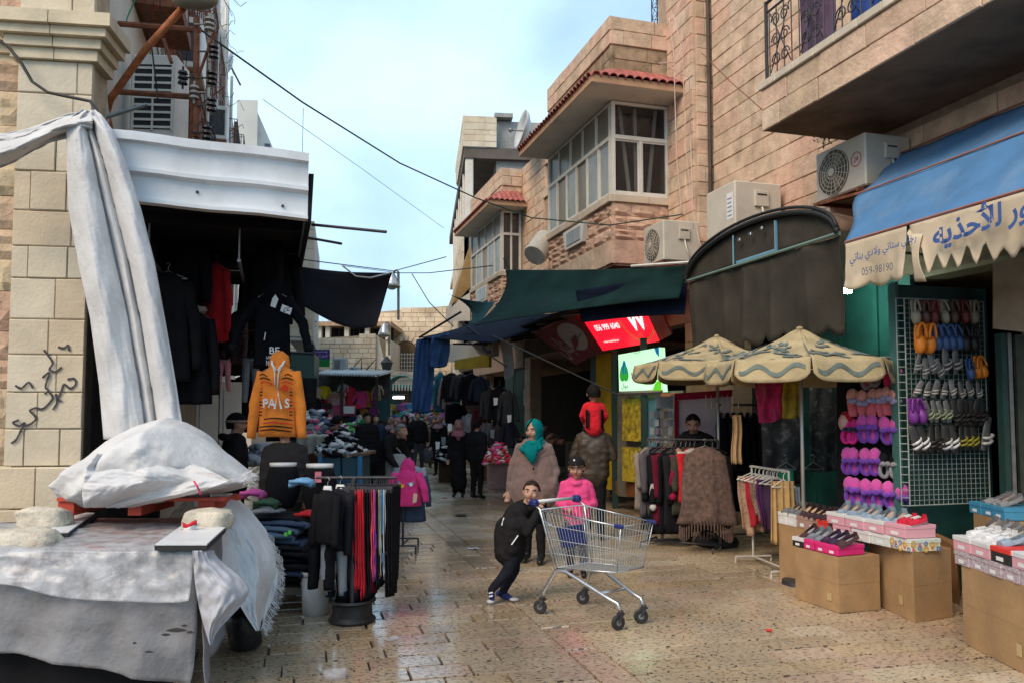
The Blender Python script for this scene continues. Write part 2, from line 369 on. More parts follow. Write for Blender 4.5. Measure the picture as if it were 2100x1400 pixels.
def inframe(p, m=60):
    d = p-V((0,0, CAMH)); y = d.y
    if y < 1: return False
    r = V((d.x/y, 1, d.z/y)); px = CX+F*r.x
    v = (r.z*cos(TH)-sin(TH))/(cos(TH)+r.z*sin(TH)); py = CY-F*v
    return -m < px < 2100+m and -m < py < 1400+m
far_slabs = MB(); rs = random.Random(3); nslab = 0
def lay(a0, a1, b0, b1):
    global nslab
    g = .012; ca, cb = (a0+a1)/2, (b0+b1)/2; p = pv(ca, cb); z = rs.uniform(-.002,.002)
    if nslab < 298 and b1 < 11.0 and -.9 < ca < 6.2 and inframe(p) and pv(ca, cb).y > 4.9 and not (ca < .2 and cb < 6.3):
        o = obj('paving_slab', slab_me, PAVE, street); o.location = (p.x, p.y, z+.0); o.rotation_euler = (rs.uniform(-.004,.004), rs.uniform(-.003,.003), PA)
        o.scale = (a1-a0-g, b1-b0-.022,.03); nslab += 1
    else:
        da, db = (a1-a0-g)/2, (b1-b0-.022)/2
        q = [pv(ca+i*da, cb+j*db, z) for i, j in ((-1,-1), (1,-1), (1,1), (-1,1))]
        far_slabs.hexa([v-V((0,0,.03)) for v in q]+[v.copy() for v in q])
b = 4.3; row = 0
while b < 45:
    dep = .27 if b < 14 else .5
    for lo, hi in ((-3.6,1.90), (2.15,8.3)):
        a = lo-rs.uniform(0,.5) if lo < 0 else lo
        while a < hi-.05:
            l = rs.choice((.42,.5,.58,.66,.75,.9))*(1 if b < 14 else 1.5)
            e = hi if a+l > hi-.22 else a+l
            lay(a, e, b, b+dep); a = e
    b += dep; row += 1
b = 4.2
while b < 45:
    l = rs.uniform(.4,.85); lay(1.90,2.15, b, b+l); b += l
tag(obj('paving_slab_field', far_slabs, PAVE, street), kind='stuff')
# ================================================================ coursed stone
def unit_stone(rough, seed):
    m = MB(); c = .03
    if not rough:
        B = [(-.5,-.5,-.5), (.5,-.5,-.5), (.5,-.5,.5), (-.5,-.5,.5)]; Mid = [(x, .3, z) for x, _, z in B]; Fr = [(x*(1-c), .5, z*(1-2*c)) for x, _, z in B]
        m.add(B+Mid+Fr, [(0,1,2,3)]+[(i, i+4, (i+1)%4+4, (i+1)%4) for i in range(4)]+[(i+4, i+8, (i+1)%4+8, (i+1)%4+4) for i in range(4)]+[(8,11,10,9)])
    else:
        r = random.Random(seed); n = 4; g = []
        for j in range(n+1):
            for i in range(n+1):
                e = i in (0, n) or j in (0, n)
                g.append((-.5+i/n, .1 if e else .5+r.uniform(-.25,.5), -.5+j/n))
        B = [(-.5,-.5,-.5), (.5,-.5,-.5), (.5,-.5,.5), (-.5,-.5,.5)]
        fs = [(j*5+i, (j+1)*5+i, (j+1)*5+i+1, j*5+i+1) for j in range(n) for i in range(n)]
        cn = [0,4,24,20]; o = 25
        rim = [[0,1,2,3,4], [4,9,14,19,24], [24,23,22,21,20], [20,15,10,5,0]]
        fs += [(o+k, *rim[k], o+(k+1)%4)[::1] for k in range(4)]
        m.add(g+B, fs+[(o, o+1, o+2, o+3)])
    return m
_SM = {}
def stone_mesh(matl, rough, k):
    key = (matl.name, rough, k)
    if key not in _SM: _SM[key] = unit_stone(rough, k+11).mesh('stone', [matl])
    return _SM[key]
def courses(parent, org, rz, ul, z0, z1, ch, l0, l1, matl, rough=0, holes=(), dep=.05, gap=.006, seed=1, keep=None, name='stone', only=None):
    """stone courses on a wall plane: org = (x, y) of u=0 in the parent's frame, rz turns X along the wall and Y outwards"""
    r = random.Random(seed); U = V((cos(rz), sin(rz), 0)); O = V((-sin(rz), cos(rz), 0)); n = max(1, round((z1-z0)/ch)); k = 0
    hs_ = [r.uniform(.82,1.18) for _ in range(n)]; tot = sum(hs_); edge = [z0]
    for q in hs_: edge.append(edge[-1]+q/tot*(z1-z0))
    for i in range(n):
        a0, a1 = edge[i], edge[i+1]; h = a1-a0; cuts = [(0, ul)]
        for (p, q, c, d) in holes:
            if c < a1-.06 and d > a0+.06:
                nc = []
                for (x, y) in cuts:
                    if q <= x or p >= y: nc.append((x, y))
                    else:
                        if p-x > .02: nc.append((x, p))
                        if y-q > .02: nc.append((q, y))
                cuts = nc
        for (x, y) in cuts:
            u = x+0.0; first = True
            while u < y-.01:
                l = r.uniform(l0, l1)*(r.uniform(.4,.8) if first else 1); first = False
                e = y if u+l > y-l0*.45 else u+l
                cu, cz = (u+e)/2, (a0+a1)/2; dd = dep+r.uniform(-.006,.009)
                P = V((org[0], org[1], 0))+U*cu+O*(dd/2)+V((0,0, cz))
                if keep is None or keep(cu, cz):
                    o = obj(name, stone_mesh(matl, rough, r.randrange(3) if rough else 0), matl, parent); o.location = P; o.rotation_euler = (0,0, rz); o.scale = (e-u-gap, dd, h-gap); k += 1
                u = e
    return k
FT = R(90); FS = R(180)     # a face towards -t (the street), a face towards -s (the camera)
def ptl(px, py, t): return ts(pT(px, py, t))
def psl(px, py, s): return ts(pS(px, py, s))
# ================================================================ near building with the balcony
T0 = 6.66; TA = 6.95
near_b = thing('stone_building', 'rose stone house with iron railed balcony above the shoe shop', 'building', w(TA, 0,0), SA)
S_END = ptl(1467,200, TA)[1]
bk = MB().b2((.0,2.0,3.3), (3, S_END, 15)); obj('wall', bk, MORTAR, near_b)
bal_s, bal_t = 8.13,5.51; zb, zt = psl(1575,272, bal_s)[2], psl(1563,173, bal_s)[2]
courses(near_b, (0,4.5), FT, S_END-4.5,4.15,11.4,.25,.38,.62, STONE_R, holes=[(0, bal_s-4.5, zb, zt+3)], seed=5,
        keep=lambda u, z: inframe(w(TA, 4.5+u, z), 40) and not (z < 4.4 and u < 3.3))
# ground floor: wall strips between the shops
gw = MB()
SHOE0, SHOE1 = 6.2,9.35; CL0, CL1 = 9.75,11.2
gw.b2((0,2,0), (.35,6.05,3.4)); gw.b2((0, SHOE1, 0), (.35, CL0, 3.6)); gw.b2((0, CL1, 0), (.35,11.35,4.2)); gw.b2((.0,6.05,3.25), (.35, S_END, 4.2))
obj('ground_floor_wall', gw, mat('wall_tan', (.36,.29,.2), rough=.9, var=.15, scale=3, dirt=.3), near_b)
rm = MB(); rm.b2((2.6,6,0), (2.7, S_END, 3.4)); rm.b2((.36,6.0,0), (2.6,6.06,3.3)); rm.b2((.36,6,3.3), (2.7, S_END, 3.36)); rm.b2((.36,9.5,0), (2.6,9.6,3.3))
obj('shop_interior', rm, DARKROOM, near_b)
# balcony: floor slab, stone parapet, coping, railing
bx = bal_t-TA
bb = MB().b2((bx+.03,3.0, zb+.06), (0, bal_s-.03, zt-.08)); obj('balcony_slab', bb, MORTAR, near_b)
obj('balcony_soffit', MB().b2((bx+.02,3.0, zb), (0, bal_s-.02, zb+.05)), BROWN_SOFFIT, near_b)
courses(near_b, (bx+.03,4.6), FT, bal_s-4.6, zb, zt-.09, (zt-.09-zb)/2,.55,.9, STONE_R, seed=9, dep=.035, name='balcony_stone')
courses(near_b, (0, bal_s-.03), FS, -bx-.03, zb, zt-.09, (zt-.09-zb)/2,.5,.7, STONE_R, seed=8, dep=.035, name='balcony_stone')
cp = MB(); y = bal_s+.03
while y > 4.4:
    l = .34; cp = MB().rbox((bx+.05, y-l/2, zt-.04), (.18, l-.006,.09), .008); obj('coping_stone', cp, mat('coping_cream', (.62,.54,.43), rough=.85, var=.15, scale=4, bump=.2, rnd=.12), near_b); y -= l
rl = MB(); x = bx+.06; ytop = bal_s-.02
rl.tube([(x, ytop, zt), (x, ytop, zt+1.0)], .022,8); rl.tube([(x, ytop, zt+.06), (x, 4.4, zt+.06)], .012,6); rl.tube([(x, ytop, zt+.86), (x, 4.4, zt+.86)], .014,6); rl.tube([(x, ytop, zt+.98), (x, 4.4, zt+.98)], .02,6)
obj('railing', rl, IRON, near_b, auto=40)
def scroll(c, r, hand=1, n=22, turns=1.6):
    return [V((x, c[0]+hand*(r*(1-.75*i/n))*cos(turns*2*pi*i/n), c[1]+(r*(1-.75*i/n))*sin(turns*2*pi*i/n))) for i in range(n+1)]
y = ytop-.06
while y > 4.6:
    for q in range(4): obj('railing_bar', MB().tube([(x, y-q*.14, zt+.06), (x, y-q*.14, zt+.86)], .008,5), IRON, near_b)
    sc_ = MB()
    for cz in (.22,.46,.70):
        for hd in (1,-1): sc_.tube(scroll((y-.21+hd*.085, zt+cz), .085, hd), .008,5)
    sc_.tube([(x, y-.02, zt+.1), (x, y-.4, zt+.82)], .007,5); sc_.tube([(x, y-.02, zt+.82), (x, y-.4, zt+.1)], .007,5)
    obj('railing_scroll', sc_, IRON, near_b, smooth=True); y -= .56
# laundry behind the rail
for i, (c, yy, wd, lab) in enumerate([((.15,.10,.16), 7.3,.6, 'mauve cloth hung behind the balcony railing'), ((.03,.09,.36), 6.5,.5, 'blue plastic sheet hung on the balcony railing')]):
    mb = MB().sheet(lambda u, v: (TA+bx+.16+.03*sin(9*u+i)*v, yy+(u-.5)*wd, zt+(.95 if i == 0 else .42)-v*(.95 if i == 0 else .40)), 14,8)
    mb.v = [w(*q) for q in mb.v]; solo('hanging_cloth', mb, fab(c), lab, 'laundry', w(TA+bx, yy, zt), SA, world=True, smooth=True)
# door and window of the flat behind the balcony
obj('balcony_door', MB().b2((-.03,6.5, zt-.1), (.0,7.4, zt+2.2)), GLASS_D, near_b)
# drain cleft and corner tower of the next house
bay_b = thing('stone_building', 'rose stone house with white framed bay window under red tiles', 'building', w(T0, 0,0), SA)
TW = 0.0; s0t, s1t = S_END+.14,12.62
tb = MB().b2((TW, s0t, 3.4), (3, s1t+.4,15)); obj('wall', tb, MORTAR, bay_b)
courses(bay_b, (TW, s0t), FT, s1t-s0t, 3.8,11.6,.25,.36,.6, STONE_R, seed=15)
courses(bay_b, (.34, s0t), FS, .34-TW, 3.8,11.6,.25,.3,.4, STONE_R, seed=16)
dp = MB(); 
for k, (o, r) in enumerate(((.0,.03), (.06,.018))): dp.tube([(.2+o*.4, S_END+.05+o*.3,4.2), (.2+o*.4, S_END+.05+o*.3,12)], r, 8)
obj('drainpipe', dp, mat('pipe_brown', (.09,.06,.045), rough=.7, var=.3), bay_b)
def bay(bd, ft, s0, s1, z_b, z_s, z_h, z_t, z_p, seed, wallmat=STONE_R, det=True, eave=.45, dirtmat=None):
    """a boxed-out bay of a house: base stones, sill band, window strip, tiled eave, parapet. ft: street face t, s0 nearest side"""
    X = ft-T0; D = -X-.06 if not det else (TW-X)
    XB = X+D
    core = MB(); core.b2((X+.06, s0+.06, z_b), (XB+.3, s1, z_s)); core.b2((X+.06, s0+.06, z_h+.1), (XB+.3, s1, z_p-.06)); obj('bay_wall', core, MORTAR, bd)
    L_ = s1-s0
    # underside
    obj('bay_soffit', MB().b2((X+.03, s0+.03, z_b-.03), (XB+.3, s1, z_b)), BROWN_SOFFIT, bd)
    zl = z_b+.42
    courses(bd, (X+.06, s0), FT, L_, zl, z_s-.13,.21,.38,.62, STONE_ROUGH, 1, seed=seed, dep=.06)
    courses(bd, (XB, s0+.06), FS, D, zl, z_s-.13,.21,.4,.6, STONE_ROUGH, 1, seed=seed+1, dep=.06)
    courses(bd, (X+.06, s0), FT, L_, z_b, zl, .42,.6,.9, STONE_R, 0, seed=seed+2, dep=.06)
    courses(bd, (XB, s0+.06), FS, D, z_b, zl, .42, D, D+.1, STONE_R, 0, seed=seed+3, dep=.06)
    sl = mat('sill_cream', (.60,.50,.38), rough=.85, var=.12, scale=3, bump=.2)
    courses(bd, (X+.02, s0-.03), FT, L_+.03, z_s-.13, z_s, .13,.8,1.2, sl, 0, seed=seed+4, dep=.07, name='sill_stone')
    courses(bd, (XB, s0+.03), FS, D-.02, z_s-.13, z_s, .13,.4,.6, sl, 0, seed=seed+5, dep=.07, name='sill_stone')
    zm = lerp(z_s, z_h, .62); fw = .05
    # street-side window strip
    def window(axis, a0, a1, nb, nt_, tints_b, tints_t):
        fr = MB()
        def B(u0, u1, z0, z1, d0=.0, d1=.06):
            if axis == 's': fr.b2((X+d0, u0, z0), (X+d1, u1, z1))
            else: fr.b2((u0, s0+d0, z0), (u1, s0+d1, z1))
        B(a0, a1, z_s, z_s+fw); B(a0, a1, z_h-fw, z_h); B(a0, a0+.07, z_s+fw, z_h-fw, -.003,.063); B(a1-.07, a1, z_s+fw, z_h-fw, -.003,.063); B(a0+.07, a1-.07, zm-.035, zm+.035,-.006,.066)
        for n_, z0, z1 in ((nb, z_s+fw, zm-.035), (nt_, zm+.035, z_h-fw)):
            for i in range(1, n_):
                u = lerp(a0, a1, i/n_); B(u-.025, u+.025, z0, z1, -.001,.061)
        wn = obj('window', fr, FRAME_W, bd)
        for n_, z0, z1, tn in ((nb, z_s+fw, zm-.035, tints_b), (nt_, zm+.035, z_h-fw, tints_t)):
            for i in range(n_):
                u0, u1 = lerp(a0, a1, i/n_), lerp(a0, a1, (i+1)/n_); p = MB(); d = .025 if i%2 else .038
                if axis == 's': p.b2((X+d, u0+.02, z0), (X+d+.006, u1-.02, z1))
                else: p.b2((u0+.02, s0+d, z0), (u1-.02, s0+d+.006, z1))
                obj('pane', p, tn[i%len(tn)], wn)
                if n_ == nb and tn[i%len(tn)] is not GLASS_T and det:   # sliding sash frames
                    sf = MB()
                    for (q0, q1, y0, y1) in ((u0+.026, u0+.05, z0+.002, z1-.002), (u1-.05, u1-.026, z0+.002, z1-.002), (u0+.05, u1-.05, z0+.002, z0+.03), (u0+.05, u1-.05, z1-.03, z1-.002)):
                        if axis == 's': sf.b2((X+d-.012, q0, y0), (X+d-.002, q1, y1))
                        else: sf.b2((q0, s0+d-.012, y0), (q1, s0+d-.002, y1))
                    obj('sash', sf, FRAME_W, wn)
    window('s', s0+.07, s1, 6 if det else 5,5 if det else 4, [GLASS_G, GLASS_G, GLASS_T, GLASS_G, GLASS_T, GLASS_G], [GLASS_T])
    window('t', X, XB-.02,2,1 if det else 2, [GLASS_C if det else GLASS_D], [GLASS_C if det else GLASS_D])
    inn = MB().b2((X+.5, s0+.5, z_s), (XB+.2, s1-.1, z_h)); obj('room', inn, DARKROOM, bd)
    if det:   # curtains parted behind the side window
        for a, bq in ((.18,.34), (.44,.46), (.80,.66)):
            cu = MB(); xa, xb = lerp(X, XB, a), lerp(X, XB, bq)
            cu.hexa([(xb-.03, s0+.10, z_s+.05), (xb+.03, s0+.10, z_s+.05), (xb+.03, s0+.13, z_s+.05), (xb-.03, s0+.13, z_s+.05), (xa-.03, s0+.10, z_h-.06), (xa+.03, s0+.10, z_h-.06), (xa+.03, s0+.13, z_h-.06), (xa-.03, s0+.13, z_h-.06)])
            obj('curtain', cu, mat('curtain_white', (.7,.7,.66), rough=.9), bd)
    # eave slab and tiles
    e = eave; ze = z_h+.02
    obj('eave_soffit', MB().b2((X-e, s0-e, ze), (XB-.002, s1+.1, ze+.06)), SOFFIT, bd)
    obj('eave_fascia', MB().b2((X-e-.012, s0-e-.012, ze+.005), (X-e, s1+.1, ze+.13)).b2((X-e, s0-e-.012, ze+.005), (XB-.002, s0-e, ze+.13)), mat('fascia_terracotta', (.50,.30,.18), rough=.85, var=.2, scale=3), bd)
    rise = .42; tl = .15
    obj('roof_deck', MB().add([(X-e, s0-e, ze+.06), (X-e, s1+.1, ze+.06), (X+.05, s1+.1, ze+.06+rise), (X+.05, s0+.05, ze+.06+rise), (XB, s0-e, ze+.06), (XB, s0+.05, ze+.06+rise)], [(0,3,2,1), (0,4,5,3)]), TILE_RED, bd)
    def tile(p0, p1):
        d = p1-p0; up = V((0,0,1)); sd = d.cross(up).normalized(); nn = sd.cross(d).normalized(); m = MB(); R_ = .08
        rings = []
        for k in range(4):
            p = p0+d*(k/3)+nn*(.012*((k+1)%2)); rr = R_*(1-.10*(k%2))
            rings.append([p+sd*(rr*cos(a))+nn*(rr*sin(a)) for a in [pi*q/6 for q in range(7)]])
        m.loft(rings, cap=False, closed=False)
        inner = [[q-nn*.014 for q in r] for r in rings]; o_ = len(m.v); m.loft(inner[::-1], cap=False, closed=False)
        m.add(rings[0]+inner[0], [(i, i+1, i+8, i+7) for i in range(6)])
        obj('roof_tile', m, TILE_RED, bd, smooth=True)
    y = s0-e+.06
    while y < s1+.08:
        k = min(1, max(.12, (y-(s0-e))/(e+.05))); tile(V((X-e-.03, y, ze+.09)), V((lerp(X-e, X+.05, k), y, ze+.09+rise*k))); y += tl
    xx = X-e+.06
    while xx < XB:
        k = min(1, max(.12, (xx-(X-e))/(e+.05))); tile(V((xx, s0-e-.03, ze+.09)), V((xx, lerp(s0-e, s0+.05, k), ze+.09+rise*k))); xx += tl
    # parapet
    pm = dirtmat or wallmat
    zq = ze+.5
    courses(bd, (X+.06, s0), FT, L_, zq, z_p-.5,.3,.5,.8, pm, 0, seed=seed+6, dep=.05, name='parapet_stone')
    courses(bd, (XB, s0+.06), FS, D, zq, z_p-.5,.3,.5,.7, pm, 0, seed=seed+7, dep=.05, name='parapet_stone')
    courses(bd, (X+.04, s0-.02), FT, L_+.02, z_p-.5, z_p, .25,.5,.8, wallmat, 0, seed=seed+8, dep=.06, name='parapet_stone')
    courses(bd, (XB, s0+.04), FS, D-.02, z_p-.5, z_p, .25,.45,.7, wallmat, 0, seed=seed+9, dep=.06, name='parapet_stone')
STAINED = mat('stone_lichen', (.3,.22,.15), rough=.95, var=.3, scale=6, bump=.6, bscale=22, dirt=.95, dcol=(.055,.048,.03), tones=[(.36,.26,.17), (.30,.22,.14), (.40,.30,.2)])
bay(bay_b, 5.54,12.63,16.0,4.3,5.5,7.15,8.5,8.66,20, dirtmat=STAINED, eave=.6)
# small splayed light below the window strip
def low_light(bd, X, s0, s1, z0, z1):
    fr = MB().hexa([(X-.07, s0+.12, z0), (X-.07, s1-.12, z0), (X+.1, s1-.12, z0), (X+.1, s0+.12, z0), (X-.07, s0, z1), (X-.07, s1, z1), (X+.1, s1, z1), (X+.1, s0, z1)])
    fo = obj('low_window', fr, FRAME_W, bd)
    for k in range(2): obj('pane', MB().b2((X-.085, lerp(s0+.2, s1-.2, k/2)+.01, z0+.06), (X-.072, lerp(s0+.2, s1-.2, (k+1)/2)-.02, z1-.06)), GLASS_G, fo)
low_light(bay_b, 5.54-T0, 13.75,14.9,4.93,5.3)
# wall linking the two bays
lk = MB().b2((.0,16.0,3.2), (3,21.3,8.6)); obj('link_wall', lk, MORTAR, bay_b)
courses(bay_b, (0,16.0), FT, 5.3,4.0,8.6,.27,.5,.8, STONE_R, seed=44, keep=lambda u, z: u > 3.2)
# parapet roof slab and roof mast
mst = thing('roof_mast', 'dark steel lattice mast rising from the bay window roof', 'antenna mast', w(7.3,14.2,8.4), SA)
lm = MB()
for a, b_ in ((-.12,-.12), (.12,-.12), (.12,.12), (-.12,.12)): obj('mast_leg', MB().tube([(a, b_, 0), (a, b_, 3)], .014,6), IRON, mst)
for k in range(12):
    z = k*.25; q = [(-.12,-.12), (.12,-.12), (.12,.12), (-.12,.12)]
    for i in range(4): lm.tube([(*q[i], z), (*q[(i+1)%4], z)], .007,5); lm.tube([(*q[i], z), (*q[(i+1)%4], z+.25)], .006,5)
obj('lattice', lm, IRON, mst)
# ================================================================ second bay house
bay2 = thing('stone_building', 'farther stone house with smaller tiled bay beside the ribbed white barrel', 'building', w(T0, 0,0), SA)
obj('wall', MB().b2((-.06,21.2,3.0), (3,27,8.4)), MORTAR, bay2)
b2a = psl(1028,432,21.3); b2b = psl(1028,556,21.3)
bay(bay2, psl(1028,500,21.3)[0], 21.3,24.9,4.35, b2b[2], b2a[2], 8.0, psl(1005,335,21.0)[2], 60, det=False, eave=.5)
low_light(bay2, psl(1028,500,21.3)[0]-T0, 22.6,24.0, b2b[2]-.62, b2b[2]-.15)
# ================================================================ concrete house at the bend
CB_Y = 30.0; ca = pY(950,237, CB_Y); DV = R(6.5)
conc = thing('concrete_house', 'tall cream stone house with open grey concrete loggia at street bend', 'building', (ca.x, ca.y, 0), DV)
zc = ca.z
obj('wall', MB().b2((.25,.3,0), (9,16, zc-3.6)).b2((1.3,.3, zc-3.6), (9,16, zc-.06)), CONC, conc)
obj('loggia_slab', MB().b2((.05,.05, zc-1.62), (9,16, zc-1.2)), mat('concrete_stained', (.12,.10,.085), rough=.95, var=.3, scale=1.2, bump=.3, dirt=.6), conc)
courses(conc, (1.28,.05), FS, 1.28, zc-1.2, zc, .24,.5,.9, STONE_C, seed=71, dep=.06)
courses(conc, (.05,0), FT, 15, zc-1.2, zc, .3,1.0,1.8, STONE_C, seed=72, dep=.06, keep=lambda u, z: u < 6)
obj('parapet_cap', MB().b2((1.2,-.05, zc-.02), (1.9,9, zc+.14)), CONC, conc)
for k in range(7):
    y0 = .1+k*1.9
    obj('loggia_column', MB().rbox((.25, y0+.2, zc-3.0), (.3,.4,2.76), .02), PLASTER, conc)
courses(conc, (.05,0), FT, 15,1.5, zc-4.3,.4,1.0,1.6, STONE_C, seed=73, dep=.06, keep=lambda u, z: u < 9 and z > 2.5)
obj('loggia_wall', MB().b2((.06,.1, zc-4.4), (.3,15, zc-4.1)), PLASTER, conc)
sf = MB().hexa([pY(925,632,29) , pY(964,590,29), pY(964,590,32), pY(918,632,33), pY(962,508,29), pY(972,508,29), pY(972,508,32), pY(958,520,33)])
obj('stair_soffit', sf, mat('soffit_ochre', (.34,.22,.09), rough=.9, var=.2, scale=3), conc, world=True)
eb = MB().hexa([pY(914,660,29), pY(964,658,29), pY(964,658,33), pY(914,660,33), pY(914,632,29), pY(964,600,29), pY(964,600,33), pY(914,632,33)])
obj('stair_beam', eb, PLASTER, conc, world=True)
# ================================================================ old stone walls that close the street
def facewall(name, label, x0p, x1p, yt0, yt1, yb, Y, ch, l0, l1, m, depth=3, seed=3, holes=(), rz=0.0):
    """a wall facing the camera between two image columns at distance Y; the top runs from yt0 to yt1"""
    a, b_ = pY(x0p, yb, Y), pY(x1p, yb, Y); L_ = b_.x-a.x; zt0, zt1 = pY(x0p, yt0, Y).z, pY(x1p, yt1, Y).z; zb_ = 0
    t = thing(name, label, 'wall', (a.x, Y, 0), rz)
    m8 = MB().hexa([(0,.06,0), (L_, .06,0), (L_, depth, 0), (0, depth, 0), (0,.06, zt0-.05), (L_, .06, zt1-.05), (L_, depth, zt1-.05), (0, depth, zt0-.05)])
    obj('wall_core', m8, MORTAR_L, t)
    courses(t, (L_, .06), FS, L_, a.z, max(zt0, zt1), ch, l0, l1, m, 0, holes=holes, seed=seed, dep=.05, gap=.018, keep=lambda u, z: z < lerp(zt1, zt0, u/L_)-ch*.3)
    return t, L_
lw, lwL = facewall('old_stone_wall', 'lower pale stone wall behind the corrugated market roof', 560,770,696,684,775,38,.23,.32,.75, STONE_F, seed=3)
butt = MB().hexa([pY(762,790,38.2), pY(800,790,38.2), pY(800,790,40), pY(762,790,40), pY(768,684,38.2), pY(776,690,38.2), pY(776,690,40), pY(768,684,40)])
obj('buttress', butt, PLASTER, lw, world=True)
uw, uwL = facewall('old_stone_wall', 'high weathered stone wall with arched window above the market', 745,960,640,622,770,46,.27,.35,.8, STONE_F, seed=8)
# arched window in the high wall
aw = pY(832,760,45.9); wc = MB(); ax, az0, aw_, az1 = aw.x, pY(832,762,45.9).z, .62, pY(832,722,45.9).z
def arch(wd, z0, zs, n=10): return [(-wd, z0), (wd, z0), (wd, zs)]+[(wd*cos(pi*k/n), zs+wd*sin(pi*k/n)) for k in range(1, n)]+[(-wd, zs)]
fr0 = ((ax, 45.95,0), (1,0,0), (0,0,1))
obj('arched_window', MB().prism(arch(.62, az0, az1), fr0, .09), mat('reveal_dark', (.16,.10,.05), rough=.9), uw, world=True)
for k in range(9):
    a0, a1 = pi*k/9+.03, pi*(k+1)/9-.03
    obj('arch_stone', MB().prism([(.66*cos(a0), az1+.66*sin(a0)), (.98*cos(a0), az1+.98*sin(a0)), (.98*cos(a1), az1+.98*sin(a1)), (.66*cos(a1), az1+.66*sin(a1))], fr0, .12), STONE_F, uw, world=True)
gr = MB()
for k in range(-2,3): gr.b2((ax+.1+k*.16-.02,45.80, az0), (ax+.1+k*.16+.02,45.84, az1-.05))
for k in range(5): gr.b2((ax-.3,45.78, az0+.1+k*.22), (ax+.5,45.82, az0+.14+k*.22))
obj('window_grille', gr, PLASTER, uw, world=True)
# long low wall of the far arcade
lw2, _ = facewall('arcade_wall', 'low grey stone wall above the teal arched awnings', 770,945,753,768,800,37.5,.22,.5,.9, mat('stone_grey_far', (.5,.47,.42), rough=.9, var=.2, scale=1.5, bump=.4, bscale=8, tones=[(.5,.47,.42), (.56,.53,.47), (.46,.43,.38)]), seed=12)
# upper storey with openings behind the lower wall
up = thing('rooftop_house', 'low rooftop house with dark openings between pale pillars', 'building', (pY(560,690,42).x, 42,0))
ux = lambda p: pY(p, 690,42).x-pY(560,690,42).x
uz = lambda p: pY(700, p, 42).z
obj('wall', MB().b2((0,.2,0), (ux(800), 4, uz(696))), PLASTER, up); obj('back_wall', MB().b2((0,1.2, uz(696)), (ux(800), 1.3, uz(668))), DARKROOM, up)
obj('roof', MB().b2((-.2,-.2, uz(669)), (ux(803), 4, uz(660))), mat('roof_rust', (.5,.34,.22), rough=.9, var=.3), up)
for p in (600,650,667,706,748,790): obj('pillar', MB().b2((ux(p), 0, uz(696)), (ux(p+9), .4, uz(669))), PLASTER, up)
for p in (680,690,720,732,760,772): obj('window_bar', MB().b2((ux(p), .5, uz(696)), (ux(p)+.04,.54, uz(669))), IRON, up)
rb = MB()
for p in (610,640,664,676,700,735): rb.tube([(ux(p), 1, uz(660)), (ux(p)+.05,1, uz(648))], .02,5)
obj('rebar', rb, IRON, up)
# house glimpsed at the bend, right of the high wall
gh = thing('plastered_house', 'grey plastered house corner with small arched opening at the bend', 'building', (pY(925,630,40).x, 40,0))
obj('wall', MB().b2((0,0,0), (1.2,3, pY(925,628,40).z)), CONC, gh); obj('side_wall', MB().b2((1.22,.4,0), (4,3, pY(925,650,40).z+.6)), PLASTER, gh)
obj('arched_opening', MB().prism(arch(.2, pY(0,676,40).z, pY(0,668,40).z), ((.62,-.002,0), (1,0,0), (0,0,1)), .03), DARKROOM, gh)
# ================================================================ the old house over the stall, pilaster first
pc = pY(167,900,7.2)
LB = thing('old_stone_house', 'cream stone house corner with moulded pilaster cap and black graffiti', 'building', (pc.x, pc.y, 0), R(8))
PW = .64
obj('pilaster_core', MB().b2((-PW+.04,.05,0), (-.02,.42,7.5)), MORTAR_L, LB); obj('wall', MB().b2((-4,.2,0), (-PW+.04,1.0,7.5)), MORTAR_L, LB)
zpl = pY(100,955,7.2).z; zco = pY(100,130,7.2).z
courses(LB, (0,.05), FS, PW, zpl, zco, .32,.28,.48, STONE_C, seed=81, dep=.05, gap=.006)
courses(LB, (.03,.0), FS, PW+.06,0, zpl, .32,.5,.9, STONE_C, seed=82, dep=.06, gap=.008)
courses(LB, (-PW+.02,.2), FS, 3, zpl, zco+.7,.32,.4,.7, STONE_CR, 1, seed=84, dep=.05)
courses(LB, (-PW+.02,.17), FS, 3,0, zpl, .32,.5,.9, STONE_C, 0, seed=85, dep=.05)
CRM = mat('cornice_cream', (.68,.57,.40), rough=.85, var=.15, scale=3, bump=.3, bscale=30, dirt=.45, dcol=(.3,.22,.13))
zz = zco
for i, (pr, h) in enumerate([(.05,.10), (.09,.09), (.15,.08), (.20,.12)]):
    for k, (u0, u1) in enumerate(((-PW-pr, -PW/2-.004), (-PW/2+.004, pr))):
        obj('cornice_stone', MB().b2((u0, -pr, zz), (u1, .38, zz+h-.003)), CRM, LB)
    obj('cornice_return', MB().b2((-4,.2-pr, zz), (-PW-pr-.003,.6, zz+h-.003)), CRM, LB); zz += h
courses(LB, (.0,.05), FS, PW, zz, zz+2,.4,.3,.64, STONE_C, seed=86, dep=.05)
